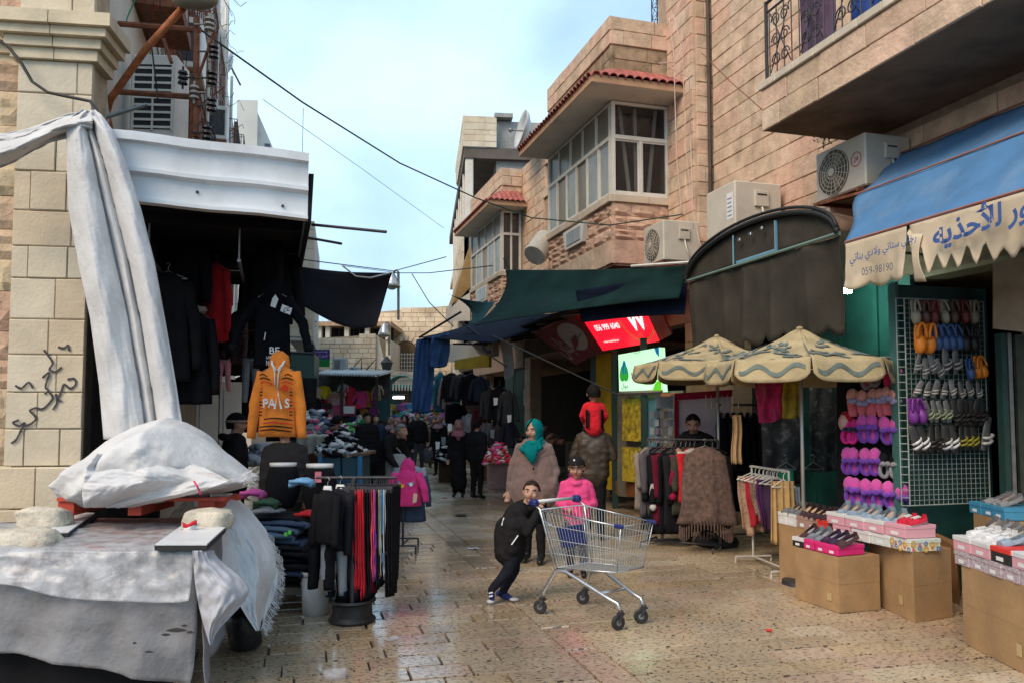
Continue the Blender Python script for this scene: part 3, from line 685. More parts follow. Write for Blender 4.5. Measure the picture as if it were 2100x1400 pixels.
# graffiti strokes, sprayed on the pilaster
GRAF = mat('spray_black', (.05,.045,.05), rough=.8, var=.4, scale=30)
def stroke(pts, r=.013):
    q = []
    for (px, py) in pts:
        p = pY(px, py, pc.y-.01); a = WM[LB.name].inverted() @ p; q.append(a)
    m = MB(); n = []
    for i in range(len(q)-1):
        p0, p1, p2, p3 = q[max(i-1,0)], q[i], q[i+1], q[min(i+2, len(q)-1)]
        for k in range(6): u = k/6; n.append(.5*(2*p1+(p2-p0)*u+(2*p0-5*p1+4*p2-p3)*u*u+(3*p1-p0-3*p2+p3)*u**3))
    n.append(q[-1]); L_ = []; R_ = []
    for i, p in enumerate(n):
        d = (n[min(i+1, len(n)-1)]-n[max(i-1,0)]); d = V((d.x, 0, d.z)).normalized() if d.length else V((1,0,0)); o = V((-d.z, 0, d.x)); rr = r*(.6+.5*abs(nz(i*.3, px*.01)))* (1 if 0 < i < len(n)-1 else .5)
        L_.append(V((p.x, -.0635, p.z))+o*rr); R_.append(V((p.x, -.0635, p.z))-o*rr)
    k = len(n); m.add([v for v in L_+R_], [(i, i+1, k+i+1, k+i) for i in range(k-1)]); m.v = [V((v.x, -.016, v.z)) for v in m.v]
    obj('graffiti_stroke', m, GRAF, LB)
for g in [[(95,718), (104,730), (112,745), (106,758), (118,762), (130,752)], [(122,712), (134,714), (142,708), (144,720)], [(92,775), (106,764), (98,792), (104,800), (96,808)],
          [(140,778), (154,776), (156,788), (146,796), (134,788), (128,804), (122,818), (130,822)], [(104,802), (112,815), (100,832), (90,838), (78,836), (66,842)], [(118,806), (120,825), (112,840)],
          [(68,842), (80,856), (70,868), (58,872)], [(48,860), (36,866), (48,872), (58,866), (50,884), (42,900), (32,908)], [(40,790), (52,796), (66,784), (74,796)]]:
    stroke(g)
# house body behind the pilaster, along the street
OH = thing('old_house', 'shabby plastered old house with iron grilles and tangled cables', 'building', w(-1.66,0,0), SA)
obj('wall', MB().b2((-4,8.3,0), (0,38,12.6)), PLASTER, OH)
obj('wall_stone_panel', MB().b2((0,12.4,1.2), (.03,15.2,3.6)), mat('panel_stone', (.42,.30,.19), rough=.9, var=.25, scale=3, bump=.5, bscale=15), OH)
obj('corner_pillar', MB().b2((0,23.5,0), (.25,24,13.4)).b2((0,18.0,3.6), (.2,18.3,13)).b2((0,14.6,3.6), (.14,14.8,13)), mat('pillar_chalk', (.62,.61,.58), rough=.9, var=.12, scale=2, dirt=.4), OH)
def scroll3(m, y, z, r, hand, x, n=18):
    m.tube([V((x, y+hand*(r*(1-.8*i/n))*cos(3.1*pi*i/n), z+(r*(1-.8*i/n))*sin(3.1*pi*i/n))) for i in range(n+1)], .012,5)
for bi, (y0, y1, z0, dpt, hh) in enumerate([(10.1,11.3,6.75,.52,1.2), (12.4,14.4,5.0,.3,2.0), (15.2,17.8,5.2,.3,2.4), (15.4,17.7,8.6,.28,1.6), (18.5,23,5.6,.3,2.2), (18.5,23,9.2,.28,1.8), (12.6,14.2,8.2,.28,1.7)]):
    if dpt > .5: obj('balcony_slab', MB().b2((0, y0, z0-.18), (dpt, y1, z0)), RUST, OH)
    gr = MB()
    for zq in (z0+.08, z0+hh): gr.tube([(0, y0, zq), (dpt-.04, y0, zq), (dpt-.04, y1, zq), (0, y1, zq)], .018,6)
    n = int((y1-y0)/.36)
    for k in range(n+1): gr.tube([(dpt-.04, lerp(y0, y1, k/n), z0), (dpt-.04, lerp(y0, y1, k/n), z0+hh)], .009,4)
    for k in range(3): gr.tube([(dpt*k/3+.02, y0, z0), (dpt*k/3+.02, y0, z0+hh)], .009,4)
    for k in range(int((y1-y0)/.8)):
        for zz_ in range(int(hh/.6)):
            scroll3(gr, y0+.3+k*.8, z0+.3+zz_*.6,.13,1 if (k+zz_)%2 else -1, dpt-.03)
    for zz_ in range(int(hh/.3)): gr.tube([V((.08+dpt*.45+.1*(1-.8*i/14)*cos(3*pi*i/14), y0, z0+.2+zz_*.3+.1*(1-.8*i/14)*sin(3*pi*i/14))) for i in range(15)], .011,5)
    obj('iron_grille', gr, RUST, OH)
    if dpt < .5: obj('window', MB().b2((.0, y0+.4, z0), (.02, y1-.4, z0+hh)), mat('shutter_brown', (.22,.13,.09), rough=.8, var=.3), OH)
obj('balcony_door', MB().b2((.0,9.9,6.55), (.03,11.2,8.9)), mat('door_rust', (.12,.06,.045), rough=.8, var=.3), OH)
cb = MB(); rr = random.Random(5)
for k in range(34):
    y0, z0 = rr.uniform(8.8,20), rr.uniform(4.5,9); y1, z1 = y0+rr.uniform(-.3,3), z0+rr.uniform(-2.5,2.5); x0 = .06+rr.uniform(0,.3)
    cb.tube([V((x0+.1*sin(3*q+k), lerp(y0, y1, q), lerp(z0, z1, q)-.5*rr.uniform(.3,1)*sin(pi*q))) for q in [i/9 for i in range(10)]], rr.choice((.006,.008,.012)), 5)
obj('cable_tangle', cb, WIRE, OH); tag(COL.objects['cable_tangle'], kind='stuff')
cg = MB()
for k in range(9):
    y0, z0 = rr.uniform(8.8,13), rr.uniform(4.6,7.4); cg.tube([V((.12+.08*sin(4*q+k), y0+.4*q, z0+1.4*q-.3*sin(pi*q))) for q in [i/9 for i in range(10)]], .009,5)
obj('green_cable', cg, mat('cable_green', (.02,.22,.13), rough=.6), OH); tag(COL.objects['green_cable'], kind='stuff')
for k in range(3): obj('downpipe', MB().tube([(.1, (12.1,14.9,18.1)[k], 3.6), (.1, (12.1,14.9,18.1)[k], 12)], .045,8), PLASTER, OH, auto=40)
for k, (y0, z0, hh) in enumerate(((12.9,7.0,.8), (16.3,4.4,.7), (19.6,8.1,.8), (21.4,4.9,.7))):
    obj('wall_unit', MB().rbox((.28, y0+.45, z0+hh/2), (.46,.9, hh), .02), FRAME_W, OH); obj('wall_unit_bracket', MB().b2((.0, y0, z0-.06), (.5, y0+.06, z0-.01)).b2((.0, y0+.84, z0-.06), (.5, y0+.9, z0-.01)), RUST, OH)
    obj('wall_unit_grille', MB().b2((.06, y0-.01, z0+.1), (.46, y0-.002, z0+hh-.1)), IRON, OH)
for k, (y0, z0, hh, c_) in enumerate(((11.5,4.2,5,0), (11.9,3.8,8,1), (15.0,4,8,1), (17.95,4,8.5,0), (18.35,4,9,1), (23.2,4,9,0))):
    obj('downpipe', MB().tube([(.16+.05*(k%2), y0, z0), (.16+.05*(k%2), y0, z0+hh)], .05 if c_ else .035,8), RUST if c_ else PLASTER, OH, auto=40)
for k in range(8):
    y0, z0 = 12.2+k*1.4,4.2+(k*37%10)*.55; obj('wall_bracket', MB().tube([(0, y0, z0), (.55, y0, z0+.05), (.0, y0, z0-.45)], .02,5), RUST, OH)
for k, (y0, y1, z0, d_, hh) in enumerate(((16.5,18.5,6.3,.45,1.1), (19.4,22,4.9,.5,1.1), (20.5,23,8.0,.42,1.1), (24.5,27,6.4,.55,1.1), (25,28.5,9.4,.5,1.1), (29.5,33,7.6,.55,1.1), (30,34,10.6,.5,1.1), (34.5,37.5,8.8,.5,1.1))):
    obj('balcony_ledge', MB().b2((0, y0, z0-.16), (d_, y1, z0)), MC['pillar_chalk'], OH)
    gr = MB()
    for zq in (z0+.1, z0+hh): gr.tube([(0, y0, zq), (d_-.03, y0, zq), (d_-.03, y1, zq), (0, y1, zq)], .016,5)
    for q in range(int((y1-y0)/.3)+1): gr.tube([(d_-.03, y0+.3*q, z0), (d_-.03, y0+.3*q, z0+hh)], .009,4)
    for q in range(4): gr.tube([(d_*q/4+.02, y0, z0), (d_*q/4+.02, y0, z0+hh)], .009,4)
    obj('balcony_rail', gr, RUST if k%2 else IRON, OH); obj('balcony_door', MB().b2((.0, y0+.5, z0), (.03, y1-.4, z0+2)), mat('shutter_brown', (.22,.13,.09), rough=.8, var=.3), OH)
for k in range(10): obj('wall_pipe', MB().tube([(.10+.06*(k%3), 16+k*2.1,3.5+(k%4)*.7), (.10+.06*(k%3), 16+k*2.1,12.4)], .045,6), [PLASTER, RUST, MC['pillar_chalk']][k%3], OH, auto=40)
tw_ = MB()
for k in range(26):
    y0 = rr.uniform(19,24); z0 = rr.uniform(6.5,12.5); p = V((.25, y0, z0)); pts = [p]
    for q in range(5): p = p+V((rr.uniform(.02,.16), rr.uniform(-.15,.15), rr.uniform(-.12,.14))); pts.append(p)
    tw_.tube(pts, .008,4)
for k in range(40):
    y0 = rr.uniform(12.5,24); z0 = rr.uniform(5.0,12.5); p = V((.3, y0, z0)); pts = [p]
    for q in range(6): p = p+V((rr.uniform(-.02,.10), rr.uniform(-.1,.1), rr.uniform(-.16,.05))); pts.append(p)
    tw_.tube(pts, .007,4)
obj('dry_twigs', tw_, mat('twig', (.12,.09,.06), rough=.9), OH); tag(COL.objects['dry_twigs'], kind='stuff')
# white houses beyond
wh = thing('white_house', 'whitewashed flat roofed house beyond the old house', 'building', (pY(484,300,42).x, 42,0), R(18))
WHP = mat('whitewash', (.62,.60,.55), rough=.9, var=.08, scale=.5, dirt=.25)
zt1 = pY(484,205,42).z; L1 = pY(525,300,42).x-pY(484,300,42).x
obj('wall', MB().hexa([(0,0,0), (L1, 0,0), (L1, 14,0), (0,14,0), (0,0, zt1), (L1, 0, zt1+.1), (L1, 14, zt1-.4), (0,14, zt1-.4)]), WHP, wh)
obj('stair_slope', MB().hexa([(L1, 1,0), (L1+2.2,1,0), (L1+2.2,3,0), (L1, 3,0), (L1, 1, zt1-.2), (L1+1.15,1, zt1-2.8), (L1+1.15,3, zt1-2.8), (L1, 3, zt1-.2)]), WHP, wh)
obj('window', MB().b2((L1+.4,.97, zt1-2.7), (L1+.7,1.02, zt1-1.9)), GLASS_D, wh)
wh2 = thing('white_house', 'pale terrace house seen under the canopy edge past the rods', 'building', (pY(596,500,24).x, 24,0), R(12))
zA = pY(640,452,24).z
obj('wall', MB().b2((0,0,3.9), (pY(643,500,24).x-pY(596,500,24).x, 6, zA)), WHP, wh2)
courses(wh2, (pY(643,500,24).x-pY(596,500,24).x, 0), FS, .67,4, zA, .3,.3,.5, STONE_C, seed=91, dep=.03)
obj('terrace_slab', MB().b2((.2,-.5, zA-1.9), (.85,0, zA-1.75)), CONC, wh2)
# ================================================================ garments
BLK = fab((.012,.012,.014)); CHAR = fab((.018,.018,.021)); NAVY = fab((.007,.008,.011)); REDC = fab((.55,.02,.03)); WHITEC = fab((.7,.7,.68)); GREYC = fab((.22,.24,.26))
PINKC = fab((.72,.045,.22)); DENIM = fab((.045,.07,.12)); DENIM2 = fab((.10,.15,.22)); BROWNC = fab((.13,.075,.06)); TANC = fab((.44,.28,.13)); MAROON = fab((.12,.01,.025))
def hang_body(mb, wd, h, d, seed=0, flare=1.0, n=28, m=14, fold=.07, neck=.3, slim=0.0):
    rings = []
    for j in range(m+1):
        k = j/m; z = -h*k
        if k < .12: wx = lerp(neck, .92, sm(0,.12, k)); dz = lerp(.45,.9, sm(0,.12, k))
        else: wx = lerp(.92, flare, (k-.12)/.88)-slim*sin(pi*k); dz = 1
        ring = []
        for i in range(n):
            a = 2*pi*i/n; f = 1+fold*(k*1.3+.2)*sin(5*a+seed*3+1.7*nz(k*2, seed))+.35*fold*sin(11*a+seed)+.5*fold*nz(cos(a)*2+seed, sin(a)*2, z*4)
            ring.append(V((cos(a)*wx*wd/2*f, sin(a)*d/2*dz*f, z+.012*nz(a*2, seed)*k)))
        rings.append(ring)
    return mb.loft(rings)
def hanger_mb(wd, drop=.1):
    m = MB(); m.tube([(-wd*.42,0,-.06), (0,0,.02), (wd*.42,0,-.06), (-wd*.42,0,-.06)], .006,5)
    m.tube([(0,0,.02), (0,0,.06), (.02,0,.085), (.0,0,.105), (-.02,0,.09)], .004,5); return m
def jacket(name, label, cat, loc, rz, wd, h, m, d=.16, sl=.8, sm_=None, hood=None, group=None, seed=0, splay=.16, flare=1.0, hang=True, collar=None, zipm=None, r_sl=None, cuffs=None):
    t = thing(name, label, cat, loc, rz, group)
    obj('body', hang_body(MB(), wd, h, d, seed, flare), m, t, smooth=True)
    if sl:
        for s in (-1,1):
            sh = V((s*wd*.40,0, -h*.10)); L_ = h*sl; e = sh+V((s*L_*splay*.8,-.03, -L_*.5)); q = sh+V((s*L_*splay*(1.1+.2*nz(seed, s)), -.05+.03*nz(seed*2, s), -L_))
            r = r_sl or max(.05, wd*.15); mm = MB(); P = [sh.lerp(e, k/4) for k in range(4)]+[e.lerp(q, k/5) for k in range(6)]
            mm.tube([p+V((.008*nz(k*.9, seed), .01*nz(seed, k*.8), 0)) for k, p in enumerate(P)], [r*(1.1-.045*k+.06*nz(k*1.3, seed+s)) for k in range(len(P))], 10, flat=(1,.75))
            obj('sleeve', mm, sm_ or m, t, smooth=True)
            if cuffs: obj('cuff', MB().tube([q+V((0,0,.02)), q-V((s*-.01,0,.05))], [r*.72, r*.6], 10), cuffs, t, smooth=True)
    if hood: 
        hm = MB().lathe([(.02,-.04), (wd*.26,-.05), (wd*.30,.02), (wd*.24,.11), (.03,.16)], 14, (0,.03,-.02), sc=(1,.6)); obj('hood', hm.jit(.012,8, seed), hood, t, smooth=True)
    if collar: obj('collar', MB().lathe([(wd*.18,-.05), (wd*.2,.0), (wd*.16,.03)], 14, sc=(1,.6)), collar, t, smooth=True)
    if zipm: obj('zip', MB().sheet(lambda u, v: (-.008+.016*u, -d/2*lerp(.5,1.05, sm(0,.2, v))-.014,-.03-v*(h-.06)), 1,10,.003), zipm, t)
    if hang: obj('hanger', hanger_mb(wd), STEEL_D, t)
    return t
def trousers(name, label, cat, loc, rz, wd, h, m, d=.07, group=None, seed=0, gap=.02, taper=.62, waist=None, clip=True):
    t = thing(name, label, cat, loc, rz, group)
    obj('waistband', MB().lathe([(wd*.46,-.04), (wd*.47,0)], 20, sc=(1, d/wd), cap=True), waist or m, t, smooth=True)
    for s in (-1,1):
        rings = []
        for j in range(13):
            k = j/12; r = lerp(wd*.25, wd*.25*taper, k); cx = s*(wd*.23+gap*k); rings.append([V((cx+cos(a)*r*(1+.08*sin(3*a+seed+j*.4)), sin(a)*d*.5*(1+.15*nz(j*.5, seed, a)), -.03-(h-.03)*k)) for a in [2*pi*i/14 for i in range(14)]])
        obj('trouser_leg', MB().loft(rings), m, t, smooth=True)
    if clip:
        mm = MB().tube([(-wd*.4,0,.015), (wd*.4,0,.015)], .005,5).tube([(0,0,.015), (0,0,.07), (.02,0,.09), (0,0,.11)], .004,5)
        for s in (-1,1): mm.rbox((s*wd*.36,0,0), (.03,.03,.05), .005)
        obj('clip_hanger', mm, IRON, t)
    return t
# ================================================================ stall canopy on the old house corner
cpy = thing('stall_canopy', 'white ribbed metal canopy fascia over the dark clothes stall', 'canopy', w(-1.29,7.47,0), SA)
tl, tr = -.0,1.56
prof = [(0,4.14), (-.11,4.14), (-.11,4.065), (-.06,4.05), (-.045,3.95), (-.05,3.85), (-.10,3.835), (-.10,3.80), (-.04,3.775), (-.03,3.66), (-.035,3.585), (-.085,3.575), (-.085,3.545), (0,3.54)]
fa = MB(); rings = []
for k in range(9):
    x = lerp(tl-.1, tr, k/8); sag = -.055*k/8+.006*sin(k*1.3); rings.append([V((x, d+.004*sin(k*2.1+z*5), z+sag)) for d, z in prof])
WMET = mat('sheet_metal_white', (.70,.72,.74), rough=.38, metal=.0, var=.10, scale=2, dirt=.45, dcol=(.36,.36,.36), spec=.6, bump=.04, bscale=4)
obj('fascia_panel', fa.loft(rings), WMET, cpy, auto=30)
for (x, z) in ((.62,3.70), (1.34,3.63)): obj('screw', MB().lathe([(.014,0), (.012,.012), (.003,.015)], 8, (x, -.035, z-.03), ax=(0,-1,0)), IRON, cpy)
BT = mat('tarp_black', (.008,.008,.010), rough=.85, var=.3, scale=6, bump=.2, bscale=30, spec=.2)
obj('roof_board', MB().b2((-.02,.02,3.6), (tr-.02,4.8,3.66)), BT, cpy)
obj('end_board', MB().hexa([(tr+.004,-.06,3.46), (tr+.03,-.06,3.46), (tr+.03,4.8,3.46), (tr+.004,4.8,3.46), (tr+.004,-.02,3.92), (tr+.05,-.02,3.92), (tr+.05,4.8,3.9), (tr+.004,4.8,3.9)]), BT, cpy)
for k in range(4): obj('rafter', MB().b2((-.3,.5+k*1.2,3.5), (tr-.04,.56+k*1.2,3.598)), BT, cpy)
obj('hanging_rail', MB().tube([(.15,.6,3.2), (.15,4.6,3.2)], .018,8).tube([(.95,.6,3.2), (.95,4.6,3.2)], .018,8).tube([(.15,.62,3.2), (.15,.62,3.6)], .01,6).tube([(.95,.62,3.2), (.95,.62,3.6)], .01,6).tube([(.15,4.5,3.2), (.15,4.5,3.6)], .01,6).tube([(.95,4.5,3.2), (.95,4.5,3.6)], .01,6), STEEL_D, cpy)
ln = MB().sheet(lambda u, v: (-.28+.04*sin(24*u), .55+u*5.2,3.58-v*3.4), 60,6); obj('shade_lining', ln, BT, cpy, smooth=True)  # black sheet added along the wall to stand in for interior shade
ln = MB().sheet(lambda u, v: (-.42+u*.55,1.35+.03*sin(12*u), 3.58-v*1.6), 14,6); obj('rear_shade_cloth', ln, BT, cpy, smooth=True)  # second black sheet added for the stall's inner darkness
for i, (a, b_) in enumerate([((640,461), (792,476)), ((622,486), (700,500))]):
    solo('metal_rod', MB().tube([pY(*a, 8.6+i), pY(*b_, 8.2+i)], .016,8), IRON, ['longer dark steel rod jutting from the canopy end over the street', 'shorter dark steel rod jutting below the canopy end'][i], 'rod', pY(*a, 8.6+i), world=True)
# rusty frame brackets and insulators on the old house
pole = thing('electric_bracket', 'rusty steel cable bracket with black insulators above the canopy', 'cable bracket', w(-1.66,8.3,0), SA)
PB = lambda px, py, Y=8.35: pY(px, py, Y)
obj('upright', MB().tube([PB(403,38), PB(402,282)], .035,6), RUST, pole, world=True)
for a, b_ in (((225,48), (412,62)), ((230,188), (404,200))): obj('cross_arm', MB().tube([PB(*a), PB(*b_)], .03,6), RUST, pole, world=True)
obj('brace', MB().tube([PB(402,170), PB(440,66)], .018,6), RUST, pole, world=True); obj('brace', MB().tube([PB(335,80), PB(352,130)], .02,6), RUST, pole, world=True)
INS = mat('insulator_brown', (.04,.03,.03), rough=.25, var=.2); INSG = mat('insulator_grey', (.35,.31,.27), rough=.5, var=.3, scale=20)
for (px, py, g) in ((429,50,1), (438,106,0), (375,160,0), (434,160,0), (434,215,0), (424,272,0), (398,190,1)):
    c = PB(px, py, 8.3); m = MB()
    for k in range(3): m.lathe([(.022,-.02), (.052,-.012), (.045,.012), (.02,.022)], 12, c+V((0,0, (k-1)*.055)))
    m.tube([c-V((0,0,.12)), c+V((0,0,.12))], .012,6); m.tube([c, c+V((-.16 if px > 400 else .12,0,0))], .01,5)
    obj('insulator', m, INSG if g else INS, pole, world=True, auto=40)
lamp = thing('street_lamp', 'street lamp on a slanting orange rusty pipe beside the air conditioner', 'street lamp', PB(215,250,8.1))
obj('arm_pipe', MB().tube([PB(226,268,8.1), PB(218,235,8.1), PB(226,205,8.0), PB(300,100,7.8), PB(378,14,7.6)], .036,10), RUST_O, lamp, world=True, smooth=True)
hd = MB(); hp = PB(400,2,7.5)
hd.ball(hp, .16,14,8, (1.4,.8,.45)); obj('lamp_head', hd, mat('lamp_shell', (.25,.23,.17), rough=.5, var=.3, dirt=.4), lamp, world=True, smooth=True)
obj('clamp', MB().tube([PB(300,215,8.1), PB(205,245,7.8)], .022,6), STEEL_D, lamp, world=True)
# grille-fronted air conditioner
def ac_grille():
    t = thing('air_conditioner', 'white air conditioner with louvred front above the canopy', 'air conditioner', pY(312,284,8.7), R(4))
    W_, H_, D_ = .50,.95,.42
    obj('casing', MB().rbox((0, D_/2, H_/2), (W_, D_, H_), .02), FRAME_W, t)
    obj('grille_recess', MB().b2((-.2,-.006,.1), (.2,.002, H_-.12)), BLACK, t)
    for c in (0,1):
        for k in range(9): obj('louvre', MB().b2((-.20+c*.205,-.02,.11+k*.083), (-.005+c*.205,-.008,.135+k*.083)), FRAME_W, t)
    fr = MB(); 
    for q in ((-.22,-.2,.08, H_-.1), (-.008,.008,.08, H_-.1), (.2,.22,.08, H_-.1)): fr.b2((q[0], -.026, q[2]), (q[1], -.004, q[3]))
    obj('grille_frame', fr, FRAME_W, t); obj('bracket', MB().b2((-.24,0,-.06), (.24,.5,-.02)).b2((-.3,.2,-.14), (.6,.24,-.06)), RUST, t)
    return t
ac_grille()
for (px, py, Y, r, lab, ax) in ((475,140,24,.62, 'small satellite dish high on the edge of the old house', (-.75,-.5,.3)), (1086,270,20.5,.62, 'satellite dish edge-on behind the tiled eave', (-.97,-.2,.2))):
    t = thing('satellite_dish', lab, 'satellite dish', pY(px, py, Y)); obj('dish', MB().lathe([(.03,.0), (r*.5,.05), (r*.85,.15), (r, .24), (r*.98,.25), (r*.83,.17), (r*.48,.07), (.02,.02)], 24, ax=ax, sc=(.8,1.15)), mat('dish_grey', (.55,.57,.58), rough=.5, var=.1), t, smooth=True)
    obj('feed_arm', MB().tube([(0,0,0), V(ax)*.5-V((0,0,.1))], .02,6).ball(V(ax)*.5-V((0,0,.1)), .06,8,6).tube([(0,0,0), (.25,.1,-.5)], .03,6), STEEL_D, t, smooth=True)
# ================================================================ canvas tied round the pilaster
def px_sheet(rows, Yf, nu, nv, fold, th=.006, ripple=None):
    """cloth hung between image columns: rows = (y, xl, xr)"""
    def f(u, v):
        k = v*(len(rows)-1); i = min(int(k), len(rows)-2); q = k-i; a, b_ = rows[i], rows[i+1]
        y = lerp(a[0], b_[0], q); x = lerp(lerp(a[1], b_[1], q), lerp(a[2], b_[2], q), u)
        return pY(x, y, Yf(u, v)+fold(u, v))
    return MB().sheet(f, nu, nv, th)
tie = [(226,168,194), (240,146,212), (268,136,232), (330,136,258), (430,140,290), (540,160,318), (650,184,338), (790,203,362), (900,212,378)]
rdg = lambda x: 1-abs(((x/pi)%2)-1)*2
CR = (-.04,.47,.64,1.05)
def fold(u, v):
    uu = u+.10*(.5-v)*sm(0,.3, u)+.03*nz(v*2.2,1.5)+.010*nz(u*6, v*9)
    i = 0 if uu <= CR[1] else 1 if uu <= CR[2] else 2; q = min(1, max(0, (uu-CR[i])/(CR[i+1]-CR[i])))
    a = (.15,.10,.15)[i]*(.45+.55*sm(0,.4, v)); tw = sm(.26,.0, v)*.06*rdg(u*17+v*8+nz(v*6))
    soft = .05*nz(u*2.6+i*3, v*3.2)+.02*nz(u*6+v*4, v*8)+.022*abs(nz(u*5-v*3, v*6+i))+.010*nz(u*15-v*9, v*16)
    return -a*max(0, sin(pi*q))**.75+(.0,.075,.02)[i]+soft+tw+(.05*rdg(uu*14+v*3)*sm(.3,.9, v) if i == 2 else .018*rdg(uu*16+v*5)*sm(.25,.8, v))
cv = thing('canvas_sheet', 'long white canvas knotted to the pilaster and hanging down in folds', 'canvas', pY(170,900,6.6))
obj('hanging_fall', px_sheet(tie, lambda u, v: lerp(6.62,6.45, v)+.10*sm(.05,.0, v), 110,120, fold), SHEETING, cv, smooth=True, world=True)
def swath(u, v):
    x = lerp(-60,190, u); yt = 268-34*sm(.2,1, u)+6*sin(u*5); yb = lerp(352,282, sm(0,.95, u))+5*sin(u*7)
    return pY(x, lerp(yt, yb, v), 6.62-.16*sin(pi*v)*(1.2-.6*u)+.05*rdg(v*9+u*3+nz(u*3))+.03*nz(u*6, v*9)+.012*nz(u*18, v*24))
obj('tied_swath', MB().sheet(swath, 70,44,.006), SHEETING, cv, smooth=True, world=True)
# ================================================================ covered table in front
TZ = .89; fl = pY(-90,1130,5.0); fr_ = pY(400,1132,5.0); br = pY(470,1048,6.35)
tabt = thing('trestle_table', 'long trestle table hidden under the white sheeting', 'table', (-2.6,5.6,0))
obj('tabletop', MB().hexa([V((-4.3,5.02, TZ-.05)), V((fr_.x-.02,5.04, TZ-.05)), V((br.x-.05,6.3, TZ-.05)), V((-4.3,6.3, TZ-.05)), V((-4.3,5.02, TZ-.01)), V((fr_.x-.02,5.04, TZ-.01)), V((br.x-.05,6.3, TZ-.01)), V((-4.3,6.3, TZ-.01))]), mat('ply', (.3,.2,.12), rough=.8), tabt, world=True)
for q in ((fr_.x-.12,5.12), (br.x-.15,6.2), (-3.9,5.12), (-3.9,6.2)): obj('leg', MB().b2((q[0]-.03, q[1]-.03,0), (q[0]+.03, q[1]+.03, TZ-.05)), mat('timber', (.35,.28,.2), rough=.8, var=.2), tabt, world=True)
DIRTY_SHADED = mat('sheet_dirty_shaded', (.22,.22,.23), rough=.95, var=.2, scale=4, bump=.6, bscale=20, dirt=.85, dcol=(.15,.14,.13), spec=.1)  # grey from dirt, base colour also lowered to stand in for shade
def cloth_front(u, v):
    # v 0..0.35 over the top, then down the front
    x = lerp(-4.3, fr_.x, u)
    if v < .35: k = v/.35; return V((x+(br.x-fr_.x)*u*(1-k), lerp(6.3,5.0, k), TZ+.008+.01*nz(x*3, k*3)))
    k = (v-.35)/.65; bot = lerp(.30,.13, sm(.55,1.0, u))+.012*sin(u*17)+.015*nz(u*9)
    z = lerp(TZ+.005, bot, k); return V((x+.03*sin(k*3)*u, 5.0-.08*k-.030*rdg(u*30+2*k+nz(u*6))*k-.03*sin(u*9+1)*k+.03*nz(u*12, k*4)+.010*abs(nz(u*40, k*14)), z))
tc = thing('table_sheet', 'grimy white cloth also darkened for shade with dark smears hanging off the table front', 'tablecloth', (-2.6,5.0,0))
obj('front_drop', MB().sheet(cloth_front, 90,46,.005), DIRTY_SHADED, tc, smooth=True, world=True)
def side_drop(u, v):   # right side of the table, from front to back
    a = fr_.lerp(br, u); bot = lerp(.05,.35, u)+.05*nz(u*8)
    z = lerp(TZ+.01, bot, v); return V((a.x+.05*v+.03*sin(u*14+v)*v+.02*nz(u*6, v*4)+.02, a.y+.02*sin(v*5), z))
obj('side_drop', MB().sheet(side_drop, 30,24,.005), DIRTY_SHADED, tc, smooth=True, world=True)
SMEARS = []
for (px, py, L_, h) in ((362,1292,44,8), (340,1301,20,5), (378,1282,14,4), (306,1336,22,4), (276,1318,10,4), (390,1296,16,5)):
    mm = MB(); c = pY(px, py, 4.845); n = 12; top, bt = [], []
    for i in range(n+1): k = i/n; top.append(c+V((L_/330*(k-.5), 0, h/330*sin(pi*k)*(.6+.6*abs(nz(k*9, px)))))); bt.append(c+V((L_/330*(k-.5), 0, -h/330*sin(pi*k)*(.4+.6*abs(nz(k*7, py))))))
    mm.add(top+bt, [(i, n+1+i, n+2+i, i+1) for i in range(n)]); SMEARS.append(mm)
obj('under_table_shade', MB().b2((-4.3,5.10,.0), (fr_.x-.06,5.13, TZ-.06)), BT, tabt, world=True)  # black panel standing in for the darkness under the table
la = thing('market_awning', 'added dark awning shading the old house beyond the stall', 'awning', w(-1.6,12.4,3.2), SA)  # awning added to dim the house wall beyond the stall
obj('sheet', MB().sheet(lambda u, v: V((.02+1.75*u, 11.5*v, .25-.35*u-.10*sin(pi*u)+.05*sin(v*30)*u)), 10,40,.008), BT, la, smooth=True)
for k in range(5): obj('frame_arm', MB().tube([(0,.3+k*2.7,-.5), (1.7,.3+k*2.7,-.12)], .02,6), IRON, la)
for k, (px, py, Y, wd, h) in enumerate(((402,640,12.4,.4,.8), (428,650,13.0,.4,.75), (452,655,13.6,.4,.8), (475,665,14.2,.4,.9), (498,670,14.8,.4,.8), (520,680,15.5,.45,.9), (538,690,16.5,.45,.95), (425,745,13.0,.35,.7), (500,770,15,.4,.8), (525,790,15.6,.4,.9))):
    jacket('dark_coat', ['first', 'second', 'third', 'fourth', 'fifth', 'sixth', 'seventh', 'eighth', 'ninth', 'tenth'][k]+' dark coat added under the shade awning past the stall', 'coat', pY(px, py, Y), R(20+13*(k%4)), wd, h, [BLK, CHAR, NAVY][k%3], seed=k*1.3, sl=.7, d=.16, group='added dark coats past the stall')  # dark coats added to mask the brighter wall behind
for mm in SMEARS: obj('smear', mm, mat('smear_dark', (.04,.038,.036), rough=.9), tc, world=True)
